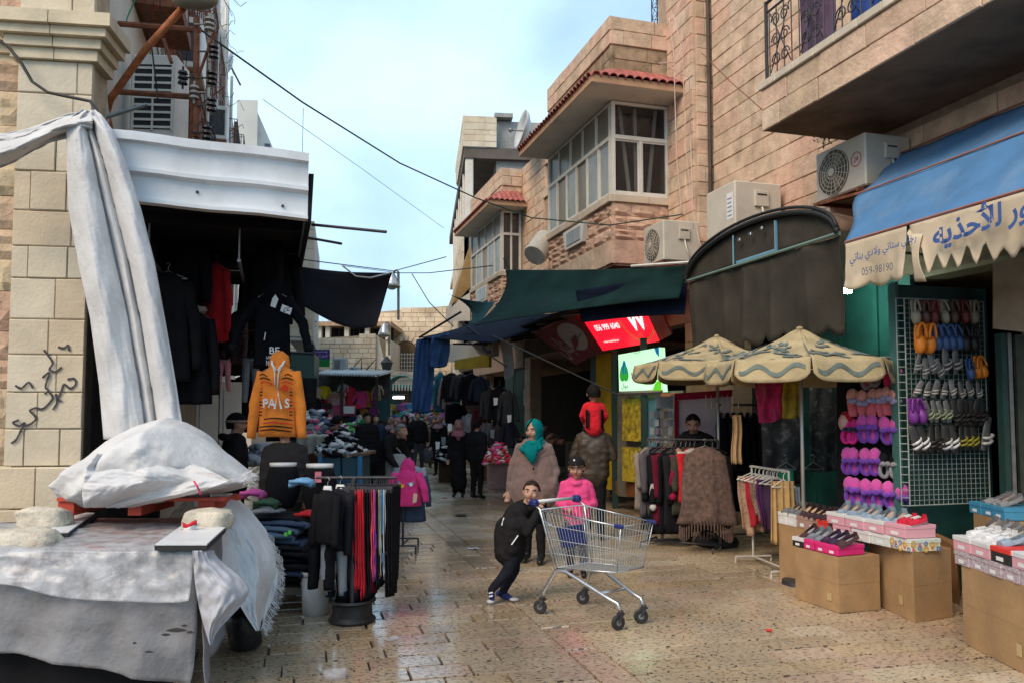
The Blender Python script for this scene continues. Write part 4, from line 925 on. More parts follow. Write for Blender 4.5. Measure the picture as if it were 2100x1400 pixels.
# translucent plastic over the top
PL = bpy.data.materials.new('plastic_film'); PL.use_nodes = True
def film():
    nt = PL.node_tree; b = nt.nodes['Principled BSDF']; b.inputs['Base Color'].default_value = (.62,.62,.64,1); b.inputs['Roughness'].default_value = .28; b.inputs['Specular IOR Level'].default_value = .6
    g = nt.nodes.new('ShaderNodeNewGeometry'); n = nt.nodes.new('ShaderNodeTexNoise'); n.inputs['Scale'].default_value = 9; n.inputs['Detail'].default_value = 6; nt.links.new(g.outputs['Position'], n.inputs[0])
    r = nt.nodes.new('ShaderNodeMapRange'); r.inputs[1].default_value = .35; r.inputs[2].default_value = .65; r.inputs[3].default_value = .16; r.inputs[4].default_value = .62; nt.links.new(n.outputs[0], r.inputs[0]); nt.links.new(r.outputs[0], b.inputs['Alpha'])
    bp = nt.nodes.new('ShaderNodeBump'); bp.inputs['Strength'].default_value = .3; bp.inputs['Distance'].default_value = .02; n2 = nt.nodes.new('ShaderNodeTexNoise'); n2.inputs['Scale'].default_value = 14; n2.inputs['Detail'].default_value = 3; n2.inputs['Distortion'].default_value = 1.5
    nt.links.new(g.outputs['Position'], n2.inputs[0]); nt.links.new(n2.outputs[0], bp.inputs['Height']); nt.links.new(bp.outputs[0], b.inputs['Normal'])
film()
pf = thing('plastic_sheet', 'crumpled clear plastic film spread over the covered table', 'plastic sheet', (-2.6,5.0, TZ))
def film_f(u, v):
    x = lerp(-4.2, fr_.x+.01, u)
    cr = .010*nz(x*4, v*7)+.010*rdg(x*9+v*14+3*nz(x*2, v*3))*abs(nz(x*3, v*4))+.006*abs(nz(x*9+v*4, v*9,3))
    if v < .6: k = v/.6; return V((x+(br.x-fr_.x)*u*(1-k), lerp(6.1,4.985, k), TZ+.03+abs(cr)*1.8))
    k = (v-.6)/.4; bot = .25+.05*sin(u*8+1.0)+.015*sin(u*21); z = TZ+.02-bot*k
    return V((x, 4.96-.07*k-.02*rdg(u*27+nz(u*7))*k+2*cr*(1-k*.3), z))
obj('film', MB().sheet(film_f, 120,60,.003), PL, pf, smooth=True, world=True)
fpts = [(400,1128), (455,1160), (510,1220), (470,1270), (432,1322), (404,1260), (396,1190)]
def flap(u, v):
    a = V((lerp(400,452, u), lerp(1128,1135, u), 0)); 
    k = v; xl = lerp(396,430, k**2); xr = lerp(440,510, sm(0,.5, k)) if k < .5 else lerp(510,436, sm(.5,1, k)); y = lerp(1128,1322, k)-30*u*sin(pi*k)*.5
    return pY(lerp(xl, xr, u), y, 4.9-.06*sin(pi*u)+.035*rdg(u*7+k*5)*k+.02*nz(u*7, k*9)+.25*u*(1-k)*.6)
obj('corner_flap', MB().sheet(flap, 44,50,.004), mat('film_cloudy', (.42,.42,.45), rough=.45, var=.1, scale=6, bump=.4, bscale=14, dirt=.3), pf, smooth=True, world=True)
ub = MB().sheet(lambda u, v: pZ(lerp(lerp(150,200, v), lerp(404,440, v), u), lerp(1126,1062, v), TZ+.018), 8,6,.003); obj('board_on_top', ub, mat('board_rose', (.40,.20,.15), rough=.7, var=.35, scale=7, dirt=.5), tabt, world=True)
# trays, rocks
def tray(pts, label):
    P = [pZ(x, y, TZ+.045) for x, y in pts]; c = sum(P, V())/4; t = thing('white_board', label, 'board', (c.x, c.y, TZ))
    n = V((0,0,.022)); obj('panel', MB().hexa(P+[p+n for p in P]), mat('board_white', (.72,.72,.72), rough=.35, var=.05, dirt=.2), t, world=True)
    obj('edge', MB().hexa([c+(p-c)*1.015-V((0,0,.016)) for p in P]+[c+(p-c)*1.015+V((0,0,.014)) for p in P]), BLACK, t, world=True)
tray([(318,1122), (424,1122), (462,1086), (372,1083)], 'white board with dark rim under the rough stone beside red and white tape')
tray([(96,1098), (140,1096), (194,1056), (130,1055)], 'white board with dark rim poking out beneath the round stone')
ROCK = mat('limestone_block', (.60,.53,.42), rough=.95, var=.2, scale=9, bump=.9, bscale=30, dirt=.45, dcol=(.32,.22,.13))
def rock(px0, px1, py0, py1, Y, label, seed, dep=.3, flat=0.0):
    a, b_ = pY(px0, py1, Y), pY(px1, py0, Y); c = (a+b_)/2; wd, h = (b_.x-a.x)/2, (b_.z-a.z)/2
    bm = bmesh.new(); bmesh.ops.create_icosphere(bm, subdivisions=4, radius=1); m = MB()
    for v in bm.verts:
        q = v.co.copy(); k = max(abs(q.x), abs(q.y), abs(q.z)); q = q.lerp(q/k, .45)*.85; q += noise.noise_vector(q*1.3+V((seed, 0,0)))*.17+noise.noise_vector(q*4+V((0, seed, 0)))*.05
        v.co = V((q.x*wd*1.05, q.y*dep*.5, q.z*h*1.3))
    bm.verts.index_update(); m.add([v.co.copy() for v in bm.verts], [tuple(v.index for v in f.verts) for f in bm.faces]); bm.free()
    m.v = [v+V((0,0, h*1.05)) for v in m.v]
    return solo('stone_block', m, ROCK, label, 'stone', (c.x, Y, a.z), smooth=True)
rock(35,150,1043,1094,5.75, 'rounded tan stone weighing down the board near the pallet', 1)
rock(-40,126,1086,1140,5.2, 'flat whitish stone at the front edge of the covered table', 5,.34)
rock(376,480,1045,1090,5.75, 'oval pitted stone beside the red and white tape', 9)
tp = MB().sheet(lambda u, v: pY(372+34*u+3*sin(v*9), 1074+22*v-6*u, 5.55-.05*sin(pi*v)+.02*sin(u*9)), 8,8,.003)
tpo = solo('warning_tape', tp, WHITEC, 'crumpled red and white tape scrap beside the pitted stone', 'tape', pY(385,1090,5.55), world=True, smooth=True)
obj('red_stripe', MB().sheet(lambda u, v: pY(374+30*u, 1069+10*v+4*sin(u*5), 5.52-.04*sin(pi*v)), 8,4,.003), REDC, tpo, world=True, smooth=True)
# red pallet and canvas bundle
RW = mat('pallet_red', (.42,.055,.03), rough=.75, var=.3, scale=8, dirt=.5, bump=.15)
pal = thing('pallet', 'red painted wooden pallet under the heaped white canvas', 'pallet', (-2.6,6.2, TZ))
def palbox(px0, px1, py0, py1, Y0, Y1, nm):
    a, b_ = pY(px0, py1, Y0), pY(px1, py0, Y0); obj(nm, MB().b2((a.x, Y0, a.z), (b_.x, Y1, b_.z)), RW, pal, world=True)
for Y in (5.9,6.15,6.4): palbox(116,462,1020,1027, Y, Y+.12, 'deck_board')
for x0, x1 in ((118,152), (262,290), (405,440)): palbox(x0, x1, 1027.5,1056,5.92,6.5, 'block')
def bundle():
    P = [(122,984,1004), (140,968,1020), (170,945,1035), (200,930,1042), (240,900,1038), (270,880,1036), (300,868,1034), (345,857,1030), (375,868,1026), (410,890,1022), (450,922,1014), (485,950,1004), (505,966,998), (524,976,988)]
    rings = []; M_ = 110
    for i in range(M_+1):
        k = i/M_*(len(P)-1); j = min(int(k), len(P)-2); q = k-j; x, yt, yb = (lerp(P[j][c], P[j+1][c], q) for c in range(3))
        a, b_ = pY(x, yt, 6.15).z, pY(x, yb, 6.15).z; c = pY(x, (yt+yb)/2,6.15); h = (a-b_)/2; ring = []
        for n in range(72):
            an = 2*pi*n/72; sx = cos(an); sz = sin(an)
            r = 1+.07*rdg(3*an+i*.12)+.12*nz(sx*1.5+i*.05, sz*1.5, i*.045)+.07*rdg(an*5+i*.17+nz(i*.1))+.06*abs(nz(sx*5, sz*5, i*.16))+.03*nz(sx*11, sz*11, i*.4)
            ring.append(V((c.x+.02*nz(an, i*.1), c.y+sx*.40*r*(h/.22+.25)/1.3, c.z+sz*h*(1 if sz > 0 else .95)*(1+.04*sin(an*9+i*.3)))))
        rings.append(ring)
    return MB().loft(rings)
bu = thing('canvas_bundle', 'heaped bundle of white canvas lying on the red pallet', 'canvas', (-2.6,6.15, TZ+.1))
obj('heap', bundle(), SHEETING, bu, smooth=True, world=True)
obj('fold_over', px_sheet([(930,200,330), (958,178,420), (985,172,470), (1012,168,400), (1040,172,270)], lambda u, v: 5.72-.18*sin(pi*v)+.15*u, 80,44, lambda u, v: .05*rdg(u*9+v*6+nz(u*4))+.04*nz(u*5, v*5)+.02*abs(nz(u*14, v*12))), SHEETING, bu, smooth=True, world=True)
obj('red_cord', MB().tube([pY(398,986,5.55), pY(404,996,5.52), pY(412,1012,5.55)], .007,5), fab((.7,.05,.15)), bu, world=True)
fg = MB(); rr = random.Random(2)
for k in range(40):
    p = pY(502+rr.uniform(-6,14), 968+rr.uniform(0,30), 6.0); fg.tube([p, p+V((rr.uniform(.01,.07), rr.uniform(-.04,.04), rr.uniform(-.03,.06)))], .002,3)
obj('frayed_ends', fg, SHEETING, bu, world=True)
# canvas falling over the table's far corner, with its frayed hem
def fall(u, v):
    rows = [(1010,432,476), (1045,436,514), (1085,442,546), (1130,448,564), (1180,462,570), (1225,484,560), (1262,506,544), (1292,526,534)]
    k = v*(len(rows)-1); i = min(int(k), len(rows)-2); q = k-i; a, b_ = rows[i], rows[i+1]
    x = lerp(lerp(a[1], b_[1], q), lerp(a[2], b_[2], q), u); y = lerp(a[0], b_[0], q)
    return pY(x, y, 6.0-.45*v+.45*u+.07*rdg(u*9+2*v+nz(v*3))*(.3+v)+.03*nz(u*6, v*6)+.012*nz(u*18, v*22))
cf = thing('canvas_sheet', 'frayed white canvas draped over the table end beside the jeans', 'canvas', pY(500,1290,5.7))
obj('drape', MB().sheet(fall, 60,80,.005), SHEETING, cf, smooth=True, world=True)
fg = MB()
for k in range(150):
    v = rr.uniform(.3,.97); p = fall(1.0, v); fg.tube([p, p+V((rr.uniform(.0,.06), rr.uniform(-.02,.02), -rr.uniform(.01,.07))), p+V((rr.uniform(.0,.07), 0, -rr.uniform(.06,.16)*(1.6 if v < .5 else .5)))], .0018,3)
obj('frayed_hem', fg, SHEETING, cf, world=True)
bag = solo('rubbish_bag', MB().ball((0,0,.17), .19,20,14, (.75,.7,.95)).jit(.05,6,3), mat('bag_black', (.012,.012,.014), rough=.35, bump=.5, bscale=25), 'black plastic bag slumped under the draped table end', 'bag', (pZ(497,1335,0).x, pZ(497,1335).y+.05,0), smooth=True)
# ================================================================ stall goods: hanging clothes
def hpos(px, py, Y): return pY(px, py, Y)
jk = jacket('child_jacket', 'black child jacket with BE lettering and white patches hanging above the orange hoodie', 'jacket', hpos(560,598,8.35), R(6), .36,.80, NAVY, d=.2, sl=.62, splay=.42, seed=3, hood=NAVY, r_sl=.075, cuffs=BLK)
def front_print(t, mbf, m, name='print'):
    return obj(name, mbf, m, t)
def flat(x0, x1, z0, z1, y): return lambda u, v: V((lerp(x0, x1, u), y-.0, lerp(z0, z1, v)))
PRT = mat('print_white', (.75,.75,.75), rough=.7, var=.05)
front_print(jk, text_mb('BE', flat(.0,.10,-.66,-.59,-.135), .012), PRT); front_print(jk, text_mb('LARTANTE', flat(-.03,.11,-.71,-.68,-.135), .012), PRT); front_print(jk, text_mb('NOUMR', flat(-.03,.10,-.78,-.725,-.135), .012), PRT)
obj('patch', MB().prism([(.10,-.22), (.20,-.26), (.22,-.19), (.12,-.15)], ((0,-.13,0), (1,0,0), (0,0,1)), .004), PRT, jk); obj('patch', MB().prism([(.0,-.17), (.05,-.19), (.08,-.10), (.05,-.05), (.02,-.09)], ((0,-.13,0), (1,0,0), (0,0,1)), .004), PRT, jk)
front_print(jk, text_mb('CC', lambda u, v: V((.125,-.136,-.235))+V((.07*u+.015*v, 0,.03*u*.5+.045*v)), .02), BLK)
obj('zip_pull', MB().prism([(-.06,-.52), (-.052,-.52), (-.04,-.44), (-.048,-.44)], ((0,-.125,0), (1,0,0), (0,0,1)), .006), PRT, jk)
ORG = fab((.76,.23,.035))
hd = jacket('hoodie', 'orange striped hoodie with silver city lettering and white cords', 'hoodie', hpos(572,748,7.9), R(4), .36,.70, ORG, d=.17, sl=.92, splay=.14, seed=5, hood=ORG, r_sl=.062)
RST = fab((.60,.05,.02)); fy = -.105
for z0, x0, x1, m in ((-.10,-.16,-.09, BLK), (-.10,.08,.15, BLK), (-.135,-.16,-.06, BLK), (-.135,.05,.16, BLK), (-.175,-.15,-.04, RST), (-.175,.05,.16, RST), (-.525,-.11,.16, BLK), (-.565,-.12,.16, RST), (-.60,-.15,.16, BLK), (-.635,-.15,.15, BLK)):
    obj('stripe', MB().sheet(lambda u, v: (lerp(x0, x1, u), fy-.008*cos(u*3)+.03*abs(lerp(x0, x1, u)) , z0-.012*v+.012*sin(u*4)), 8,1,.004), m, hd)
for k in range(9):
    for x0, x1 in ((-.155,-.13), (.13,.155)): obj('stripe', MB().b2((x0, -.102,-.24-k*.032), (x1, -.096,-.228-k*.032)), BLK if k%3 else RST, hd)
SILV = mat('print_silver', (.62,.66,.68), rough=.35, var=.3, scale=40)
front_print(hd, text_mb('PA   S', flat(-.12,.13,-.42,-.33,-.112), .02), SILV)
front_print(hd, MB().prism([(.01,-.43), (.03,-.43), (.042,-.33), (.05,-.29), (.058,-.33), (.075,-.43), (.095,-.43), (.062,-.32), (.052,-.24), (.044,-.32)], ((-.03,-.115,0), (1,0,0), (0,0,1)), .004), SILV)
front_print(hd, MB().prism([(.03,-.24), (.10,-.26), (.12,-.22), (.08,-.19)], ((0,-.108,0), (1,0,0), (0,0,1)), .004), RST)
for s in (-1,1): obj('cord', MB().tube([(s*.045,-.07,-.01), (s*.02,-.095,-.07), (s*.012,-.11,-.20-.04*(s > 0))], .007,6), WHITEC, hd, smooth=True)
for s in (-1,1): obj('hood_trim', MB().tube([(s*.06,-.03,.035), (s*.05,-.07,0), (s*.01,-.09,-.06)], .012,6), WHITEC, hd, smooth=True)
HB = [('long_coat', 'black padded coat with grey fur hood deep in the dark stall', 'coat', (398,640,8.3), .42,.95, BLK, 1), ('jacket', 'crimson jacket hanging open in the dark stall', 'jacket', (443,540,8.8), .34,.86, REDC, 0),
      ('long_coat', 'long black coat hanging behind the black child jacket', 'coat', (560,500,9.4), .50,.95, BLK, 0), ('jacket', 'dark flowery jacket hanging beside the crimson jacket', 'jacket', (487,640,9.4), .26,.6, mat('cloth_floral', (.05,.03,.035), rough=.9, var=.6, scale=40, dirt=.9, dcol=(.25,.12,.12)), 0),
      ('dark_coat', 'charcoal coat hung nearest the white canvas fall', 'coat', (345,560,8.1), .46,1.1, BLK, 0), ('dark_coat', 'near black garment at the back of the stall above the fur hood', 'coat', (375,470,8.6), .5,.9, BLK, 0), ('dark_coat', 'black jacket with dangling sleeve under the canopy end', 'coat', (545,455,8.8), .42,.85, BLK, 0), ('dark_coat', 'dark grey jumper above the crimson jacket', 'jumper', (455,430,9.0), .4,.7, CHAR, 0)]
for nm, lb, ct, (x, y, Y), wd, h, m, fur in HB:
    t = jacket(nm, lb, ct, hpos(x, y, Y), R(random.uniform(-35,35)), wd, h, m, seed=x*.1, sl=.8, d=.18)
    if fur: obj('fur_hood', MB().lathe([(.09,-.03), (.15,0), (.14,.05), (.09,.05)], 20, (0,-.03,0), sc=(1,.8)).jit(.04,30,1), fab((.30,.27,.23)), t, smooth=True)
t = trousers('child_leggings', 'pale pink leggings dangling below the crimson jacket', 'leggings', hpos(460,738,8.7), R(20), .14,.34, fab((.55,.22,.26)), seed=2)
t = trousers('child_trousers', 'grey patterned child trousers hung behind the black child jacket', 'trousers', hpos(515,735,9.2), R(10), .2,.5, GREYC, seed=4)
hg = thing('coat_hanger', 'empty wire hanger hooked under the stall roof', 'hanger', hpos(500,545,9.0), R(10)); obj('wire', hanger_mb(.42), CHROME, hg)
dr = thing('panelled_door', 'old white panelled door behind the stall', 'door', pY(425,905,11.4), R(30)); 
obj('leaf', MB().b2((-.16,0,-.9), (.14,.05,.85)), PLASTER, dr); obj('leaf', MB().b2((.16,0,-.9), (.46,.05,.85)), PLASTER, dr)
for x0, x1 in ((-.11,.09), (.21,.41)):
    for z0, z1 in ((-.7,0), (.1,.75)): obj('door_panel', MB().b2((x0, -.02, z0), (x1, -.002, z1)), PLASTER, dr)
# ================================================================ black tarp across the street side
def tarp(u, v):
    x = lerp(575, lerp(804,772, v), u); yt = lerp(540,560, u)+6*sin(pi*u); yb = lerp(605,668, sm(0,1, u))+20*sin(pi*u)
    return pY(x, lerp(yt, yb, v), 10.6+.06*sin(u*7+v*3)+.12*sin(pi*v)*u)
tpn = thing('tarpaulin', 'black tarpaulin stretched from the stall roof over the lane', 'tarpaulin', pY(690,620,10.6)); obj('sheet', MB().sheet(tarp, 24,14,.006), mat('tarp_soot', (.012,.012,.017), rough=.8, var=.3, scale=3, bump=.3, bscale=20, spec=.25), tpn, world=True, smooth=True)
obj('rope', MB().tube([pY(703,546,10.5), pY(730,567,10.5), pY(760,570,10.5), pY(800,560,10.5)], .012,6), fab((.4,.4,.42)), tpn, world=True, smooth=True)
# ================================================================ jeans table, mannequins, bucket, racks
jt = thing('low_stall_table', 'low wooden stall table heaped with folded jeans', 'table', pY(575,1190,7.4)); c = pY(575,1190,7.4)
obj('tabletop', MB().b2((c.x-.42,7.1, c.z-.06), (c.x+.42,8.3, c.z)), mat('timber_dark', (.10,.075,.055), rough=.85, var=.3), jt, world=True)
for dx in (-.36,.36):
    for Y in (7.2,8.2): obj('leg', MB().b2((c.x+dx-.03, Y, 0), (c.x+dx+.03, Y+.06, c.z-.06)), MC['timber_dark'], jt, world=True)
rj = random.Random(4); jn = 0
def folded(px, py, Y, wd, m, label, dep=.3, th=.045, rz=0.0, group='folded jeans on the stall table'):
    p = pY(px, py, Y); mb = MB(); rings = []
    for i in range(11):
        k = i/10-.5; ring = []
        for a in [2*pi*q/14 for q in range(14)]:
            sx, sz = cos(a), sin(a); sx = math.copysign(abs(sx)**.5, sx); sz = math.copysign(abs(sz)**.7, sz)
            ring.append(V((k*wd, sx*dep/2, sz*th/2-.03*(2*k)**2*th/.05+.012*nz(k*6, sx*3, px))))
        rings.append(ring)
    t = thing('folded_jeans', label, 'jeans', p, rz, group); obj('cloth', mb.loft(rings), m, t, smooth=True)
    obj('fold_edge', MB().tube([(-wd*.46, -dep/2-.002,0), (0, -dep/2-.004,.005), (wd*.46, -dep/2-.002,-.01)], th*.3,6), m, t, smooth=True)
    return t
JL = [('charcoal folded jeans on top of the stack by the frayed canvas', 575,1056,7.5,.55, CHAR), ('dark denim folded below the charcoal jeans', 590,1068,7.42,.5, DENIM), ('blue grey folded jeans with green tags', 568,1080,7.35,.46, DENIM2), ('second blue grey folded jeans above the sagging pile', 560,1093,7.3,.42, DENIM2),
      ('navy folded jeans under the green tags', 585,1104,7.35,.44, DENIM), ('black folded jeans in the middle of the pile', 592,1117,7.3,.40, CHAR), ('black jeans sagging toward the trouser rack', 605,1130,7.25,.38, BLK), ('dark jeans with pale lining near the bucket', 600,1143,7.25,.38, NAVY), ('slate jeans low in the pile', 605,1155,7.22,.38, CHAR), ('lowest dark blue jeans on the stall table', 603,1168,7.25,.4, DENIM), ('black jeans at the table edge above the bucket', 610,1180,7.28,.36, BLK),
      ('small heap top of grey sports trousers by the mannequins', 545,1045,7.7,.34, GREYC), ('navy garment folded behind the green tags', 625,1062,7.55,.3, NAVY), ('dark folded trousers at the back of the jeans table', 540,1125,7.55,.4, CHAR), ('dark blue trousers folded beneath the canvas fringe', 545,1150,7.5,.4, DENIM)]
for lb, x, y, Y, wd, m in JL: folded(x, y, Y, wd, m, lb, th=rj.uniform(.05,.07), rz=rj.uniform(-.2,.2), dep=.34)
for k, (x, y) in enumerate(((586,1096), (594,1092))): solo('price_tag', MB().rbox((0,0,0), (.03,.01,.035), .003), mat('tag_green', (.15,.75,.1), rough=.5), ['lower bright green tag clipped on the blue grey jeans', 'upper bright green tag clipped on the blue grey jeans'][k], 'tag', pY(x, y-1,7.12), group='green tags on the jeans')
for lb, x, y, c_, nm in (('pink and teal crumpled tops beside the frayed canvas end', 520,1008, (.6,.1,.35), 0), ('red folded garment next to the dark mannequin', 630,1052, (.5,.02,.03), 1), ('pale blue packet behind the white waisted mannequin', 620,985, (.2,.42,.65), 2), ('green trimmed dark socks under the black mannequin', 548,1028, (.05,.10,.06), 3)):
    folded(x, y, 7.6-.1*nm, .2, fab(c_), lb, dep=.2, th=.06, group='small folded garments')
heap = MB()
for k in range(60): heap.ball(pY(rj.uniform(512,640), rj.uniform(1060,1182), rj.uniform(7.5,8.0)), rj.uniform(.06,.11), 7,5, (1.6,1,.6), Matrix.Rotation(rj.uniform(-.5,.5), 3, 'Y'))
hp_ = solo('clothes_heap', heap.jit(.02,12), CHAR, 'dark heap of clothes behind the folded jeans', 'clothes heap', pY(575,1185,7.7), world=True, smooth=True); hp_['kind'] = 'stuff'
def hips(px, yt, yb, Y, label):
    a, b_ = pY(px, yt, Y), pY(px, yb, Y); h = a.z-b_.z; t = thing('hip_mannequin', label, 'mannequin', (a.x, Y, b_.z)); r = .15
    obj('leggings', MB().lathe([(.10,0), (.125, h*.1), (.16, h*.35), (.165, h*.55), (.14, h*.78), (.122, h*.92)], 24, sc=(1.05,.75)), BLK, t, smooth=True)
    obj('waistband', MB().lathe([(.122, h*.92), (.124, h)], 24, sc=(1.06,.76)), mat('mannequin_white', (.72,.70,.66), rough=.5), t, smooth=True)
    return t
hips(581,948,1040,7.9, 'black hip mannequin with white waist edge behind the jeans'); mn = hips(656,950,1050,7.8, 'black hip mannequin with pink paper tag in front of the blue tub')
obj('tag', MB().b2((-.01,-.15,.30), (.05,-.14,.40)), fab((.7,.2,.25)), mn); obj('tag_print', MB().b2((.0,-.143,.32), (.04,-.141,.36)), PRT, mn)
bk_ = thing('bucket', 'white plastic bucket on the paving under the clothes rack', 'bucket', pZ(648,1256)); obj('pail', MB().lathe([(.01,.006), (.115,0), (.135,.36), (.128,.36), (.11,.02), (.01,.02)], 28), mat('bucket_white', (.62,.60,.58), rough=.45, var=.08, dirt=.3), bk_, smooth=True)
obj('rim', MB().lathe([(.134,.33), (.142,.335), (.142,.365), (.134,.37)], 28, cap=False), MC['bucket_white'], bk_, smooth=True); obj('handle', MB().tube([(.14*cos(a), -.05+.02*sin(a), .33-.16*sin(a)) for a in [pi*k/10 for k in range(11)]], .004,5), STEEL_D, bk_)
# trouser rack standing on a wheel rim
rb_ = pZ(722,1272); rk = thing('clothes_rack', 'black clothes rack standing on an old wheel rim', 'clothes rack', (rb_.x, rb_.y, 0))
obj('wheel_rim', MB().lathe([(.06,.0), (.19,0), (.20,.02), (.17,.05), (.165,.12), (.17,.15), (.20,.17), (.195,.19), (.15,.17), (.12,.10), (.05,.09)], 32), mat('rim_black', (.02,.02,.02), rough=.5, metal=.3, var=.4, scale=15), rk, auto=40)
ra, rb2 = pY(662,985,7.0), pY(806,972,7.0); zr = (ra.z+rb2.z)/2
obj('pole', MB().tube([(0,0,.08), (0,0, zr)], .016,8), IRON, rk); obj('rail', MB().tube([(ra.x-.06,7.0, zr), (rb2.x+.03,7.0, zr)], .012,8), IRON, rk, world=True)
obj('stay', MB().tube([(rb_.x, rb_.y, zr-.02), (rb_.x, 7.0, zr)], .01,6), IRON, rk, world=True)
RK = [(721,40,1240, CHAR, 'charcoal trousers at the dark end of the trouser rack'), (736,9,1205, REDC, 'red trousers nearest the charcoal pair on the rack'), (744,9,1212, REDC, 'middle red trousers of three on the rack'), (752,9,1222, REDC, 'red trousers next to the black pairs on the rack'), (760,10,1236, BLK, 'black trousers beside the red ones on the rack'), (767,9,1228, BLK, 'second black trousers beside the red ones'), (771,6,1215, MAROON, 'maroon trousers between black and coral pairs'),
      (774,8,1180, fab((.75,.09,.12)), 'coral trousers on the rack'), (779,6,1190, fab((.25,.05,.35)), 'purple trousers beside the coral ones'), (783,6,1200, CHAR, 'dark grey trousers beside purple ones'), (787,5,1185, fab((.62,.55,.42)), 'cream striped trousers on the rack'), (791,6,1195, BLK, 'thin black trousers between cream and blue pairs'), (794,6,1170, fab((.06,.32,.62)), 'bright blue trousers on the rack'), (797,5,1180, fab((.72,.75,.78)), 'white trousers beside bright blue ones'), (803,10,1222, BLK, 'black trousers at the street end of the trouser rack'), (810,7,1200, BLK, 'last black trousers by the pink jacket')]
for k, (px, wpx, yb, m, lb) in enumerate(RK):
    a = pY(px, 990,7.0); zb_ = pY(px, yb, 7.0).z; h = zr-.09-zb_; wd = wpx/1650*7.0*1.05; t = thing('trousers', lb, 'trousers', (a.x, 7.0, zr-.09), R(-8+2*sin(k*2.1)), 'trousers hung on the wheel rim rack')
    for s in (0,1):
        rings = []
        for j in range(15):
            kk = j/14; ring = []
            for q in range(12):
                an = 2*pi*q/12; cx, cy = cos(an), sin(an); cy = math.copysign(abs(cy)**.6, cy); wv = .25*wd*nz(j*.35, k*3.1,1)*kk*2
                ring.append(V(((cx*.32+(s-.5)*.55)*wd*(1+.25*nz(j*.4, k, q*.3))+wv, cy*lerp(.15,.10+.02*sin(k), kk), -h*kk*(1-.03*s-.02*cy*(1 if k%2 else -1)))))
            rings.append(ring)
        obj('trouser_leg', MB().loft(rings), m, t, smooth=True)
    obj('clip_hanger', MB().tube([(0,-.13,.02), (0,.13,.02)], .006,5).tube([(0,0,.02), (0,0,.07), (0,.02,.1), (0,-.01,.105)], .005,5).box((0,-.12,.0), (wd*.9,.04,.05)).box((0,.12,.0), (wd*.9,.04,.05)), IRON, t)
# tracksuits at the front of the rack
tk = jacket('tracksuit_jacket', 'black tracksuit top with pale grey collar on the rack', 'tracksuit', pY(672,1003,6.75), R(-25), .22,.44, BLK, d=.16, sl=.95, splay=.05, seed=8, collar=WHITEC, r_sl=.045)
tk2 = trousers('tracksuit_trousers', 'black tracksuit trousers with pale grey side panels', 'tracksuit', pY(660,1082,6.8), R(-15), .24,.50, BLK, d=.12, seed=3, clip=False); obj('side_panel', MB().sheet(lambda u, v: (.02+.05*u, -.05-.015*sin(pi*u), -.05-.36*v), 4,8), GREYC, tk2)
tk3 = jacket('tracksuit_jacket', 'dark grey tracksuit top behind the pale collared one', 'tracksuit', pY(698,1000,6.9), R(-30), .24,.52, CHAR, d=.14, sl=.95, splay=.05, seed=9, collar=WHITEC, r_sl=.045)
tk4 = trousers('tracksuit_trousers', 'heather grey tracksuit trousers with dark cuffs on the rack', 'tracksuit', pY(690,1095,6.9), R(-15), .2,.5, GREYC, d=.1, seed=6, clip=False); obj('cuff', MB().lathe([(.04,-.52), (.045,-.47)], 12, (-.05,0,0)).lathe([(.04,-.52), (.045,-.47)], 12, (.06,0,0)), BLK, tk4)
# small rack with the pink jacket
p2 = pZ(826,1135); r2 = thing('garment_stand', 'thin black garment stand holding the pink child jacket', 'garment stand', (p2.x, p2.y, 0)); z2 = pY(826,958, p2.y).z
sd = MB().tube([(0,0,.1), (0,0, z2)], .014,8); sd.tube([(0,0, z2), (0,.35, z2)], .012,8); obj('post', sd, IRON, r2)
bs = MB().tube([(-.14,0,.1), (.16,0,.1)], .012,6).tube([(.16,0,.1), (.16,0,0)], .012,6).tube([(-.14,0,.1), (-.14,0,0)], .012,6).tube([(-.02,0,.1), (.0,.6,.1)], .012,6).tube([(-.15,.6,.1), (.12,.6,.1)], .012,6).tube([(.12,.6,.1), (.12,.6,0)], .012,6).tube([(-.15,.6,.1), (-.15,.6,0)], .012,6); obj('base', bs, IRON, r2)
pk = jacket('child_jacket', 'bright pink child jacket with cartoon-free flower print on the garment stand', 'jacket', (p2.x+.06, p2.y-.10, z2-.02), R(-5), .34,.44, PINKC, d=.16, sl=.78, splay=.30, seed=2, hood=PINKC, r_sl=.065, hang=False)
pk['label'] = 'bright pink child jacket with yellow and white patches on the garment stand'
for (x, z, r, c_) in ((-.07,-.17,.022, (.7,.45,.03)), (-.035,-.19,.024, (.7,.4,.03)), (.07,-.17,.026, (.75,.75,.75)), (-.085,-.14,.016, (.05,.25,.5)), (.04,-.16,.014, (.1,.35,.6)), (.10,-.15,.014, (.1,.3,.5))):
    obj('patch', MB().lathe([(r, 0), (r*.9,.008)], 12, (x, -.10, z), ax=(0,-1,0)), fab(c_), pk)
for s in (-1,1): obj('star_panel', MB().prism([(s*.10,-.28), (s*.15,-.28), (s*.14,-.38), (s*.09,-.40)][::s], ((0,-.092,0), (1,0,0), (0,0,1)), .004), fab((.72,.55,.35)), pk)
jacket('jacket', 'denim child jacket hanging behind the pink child jacket', 'jacket', (p2.x+.1, p2.y+.12, z2-.06), R(10), .34,.62, DENIM, seed=4, sl=.6); jacket('jacket', 'grey and blue child coat at the back of the garment stand', 'jacket', (p2.x+.04, p2.y+.3, z2+.01), R(0), .36,.4, fab((.35,.38,.42)), seed=6, sl=.5)
ORD = ['first', 'second', 'third', 'fourth', 'fifth', 'sixth', 'seventh', 'eighth', 'ninth', 'tenth', 'eleventh', 'twelfth', 'thirteenth', 'fourteenth', 'fifteenth', 'sixteenth']
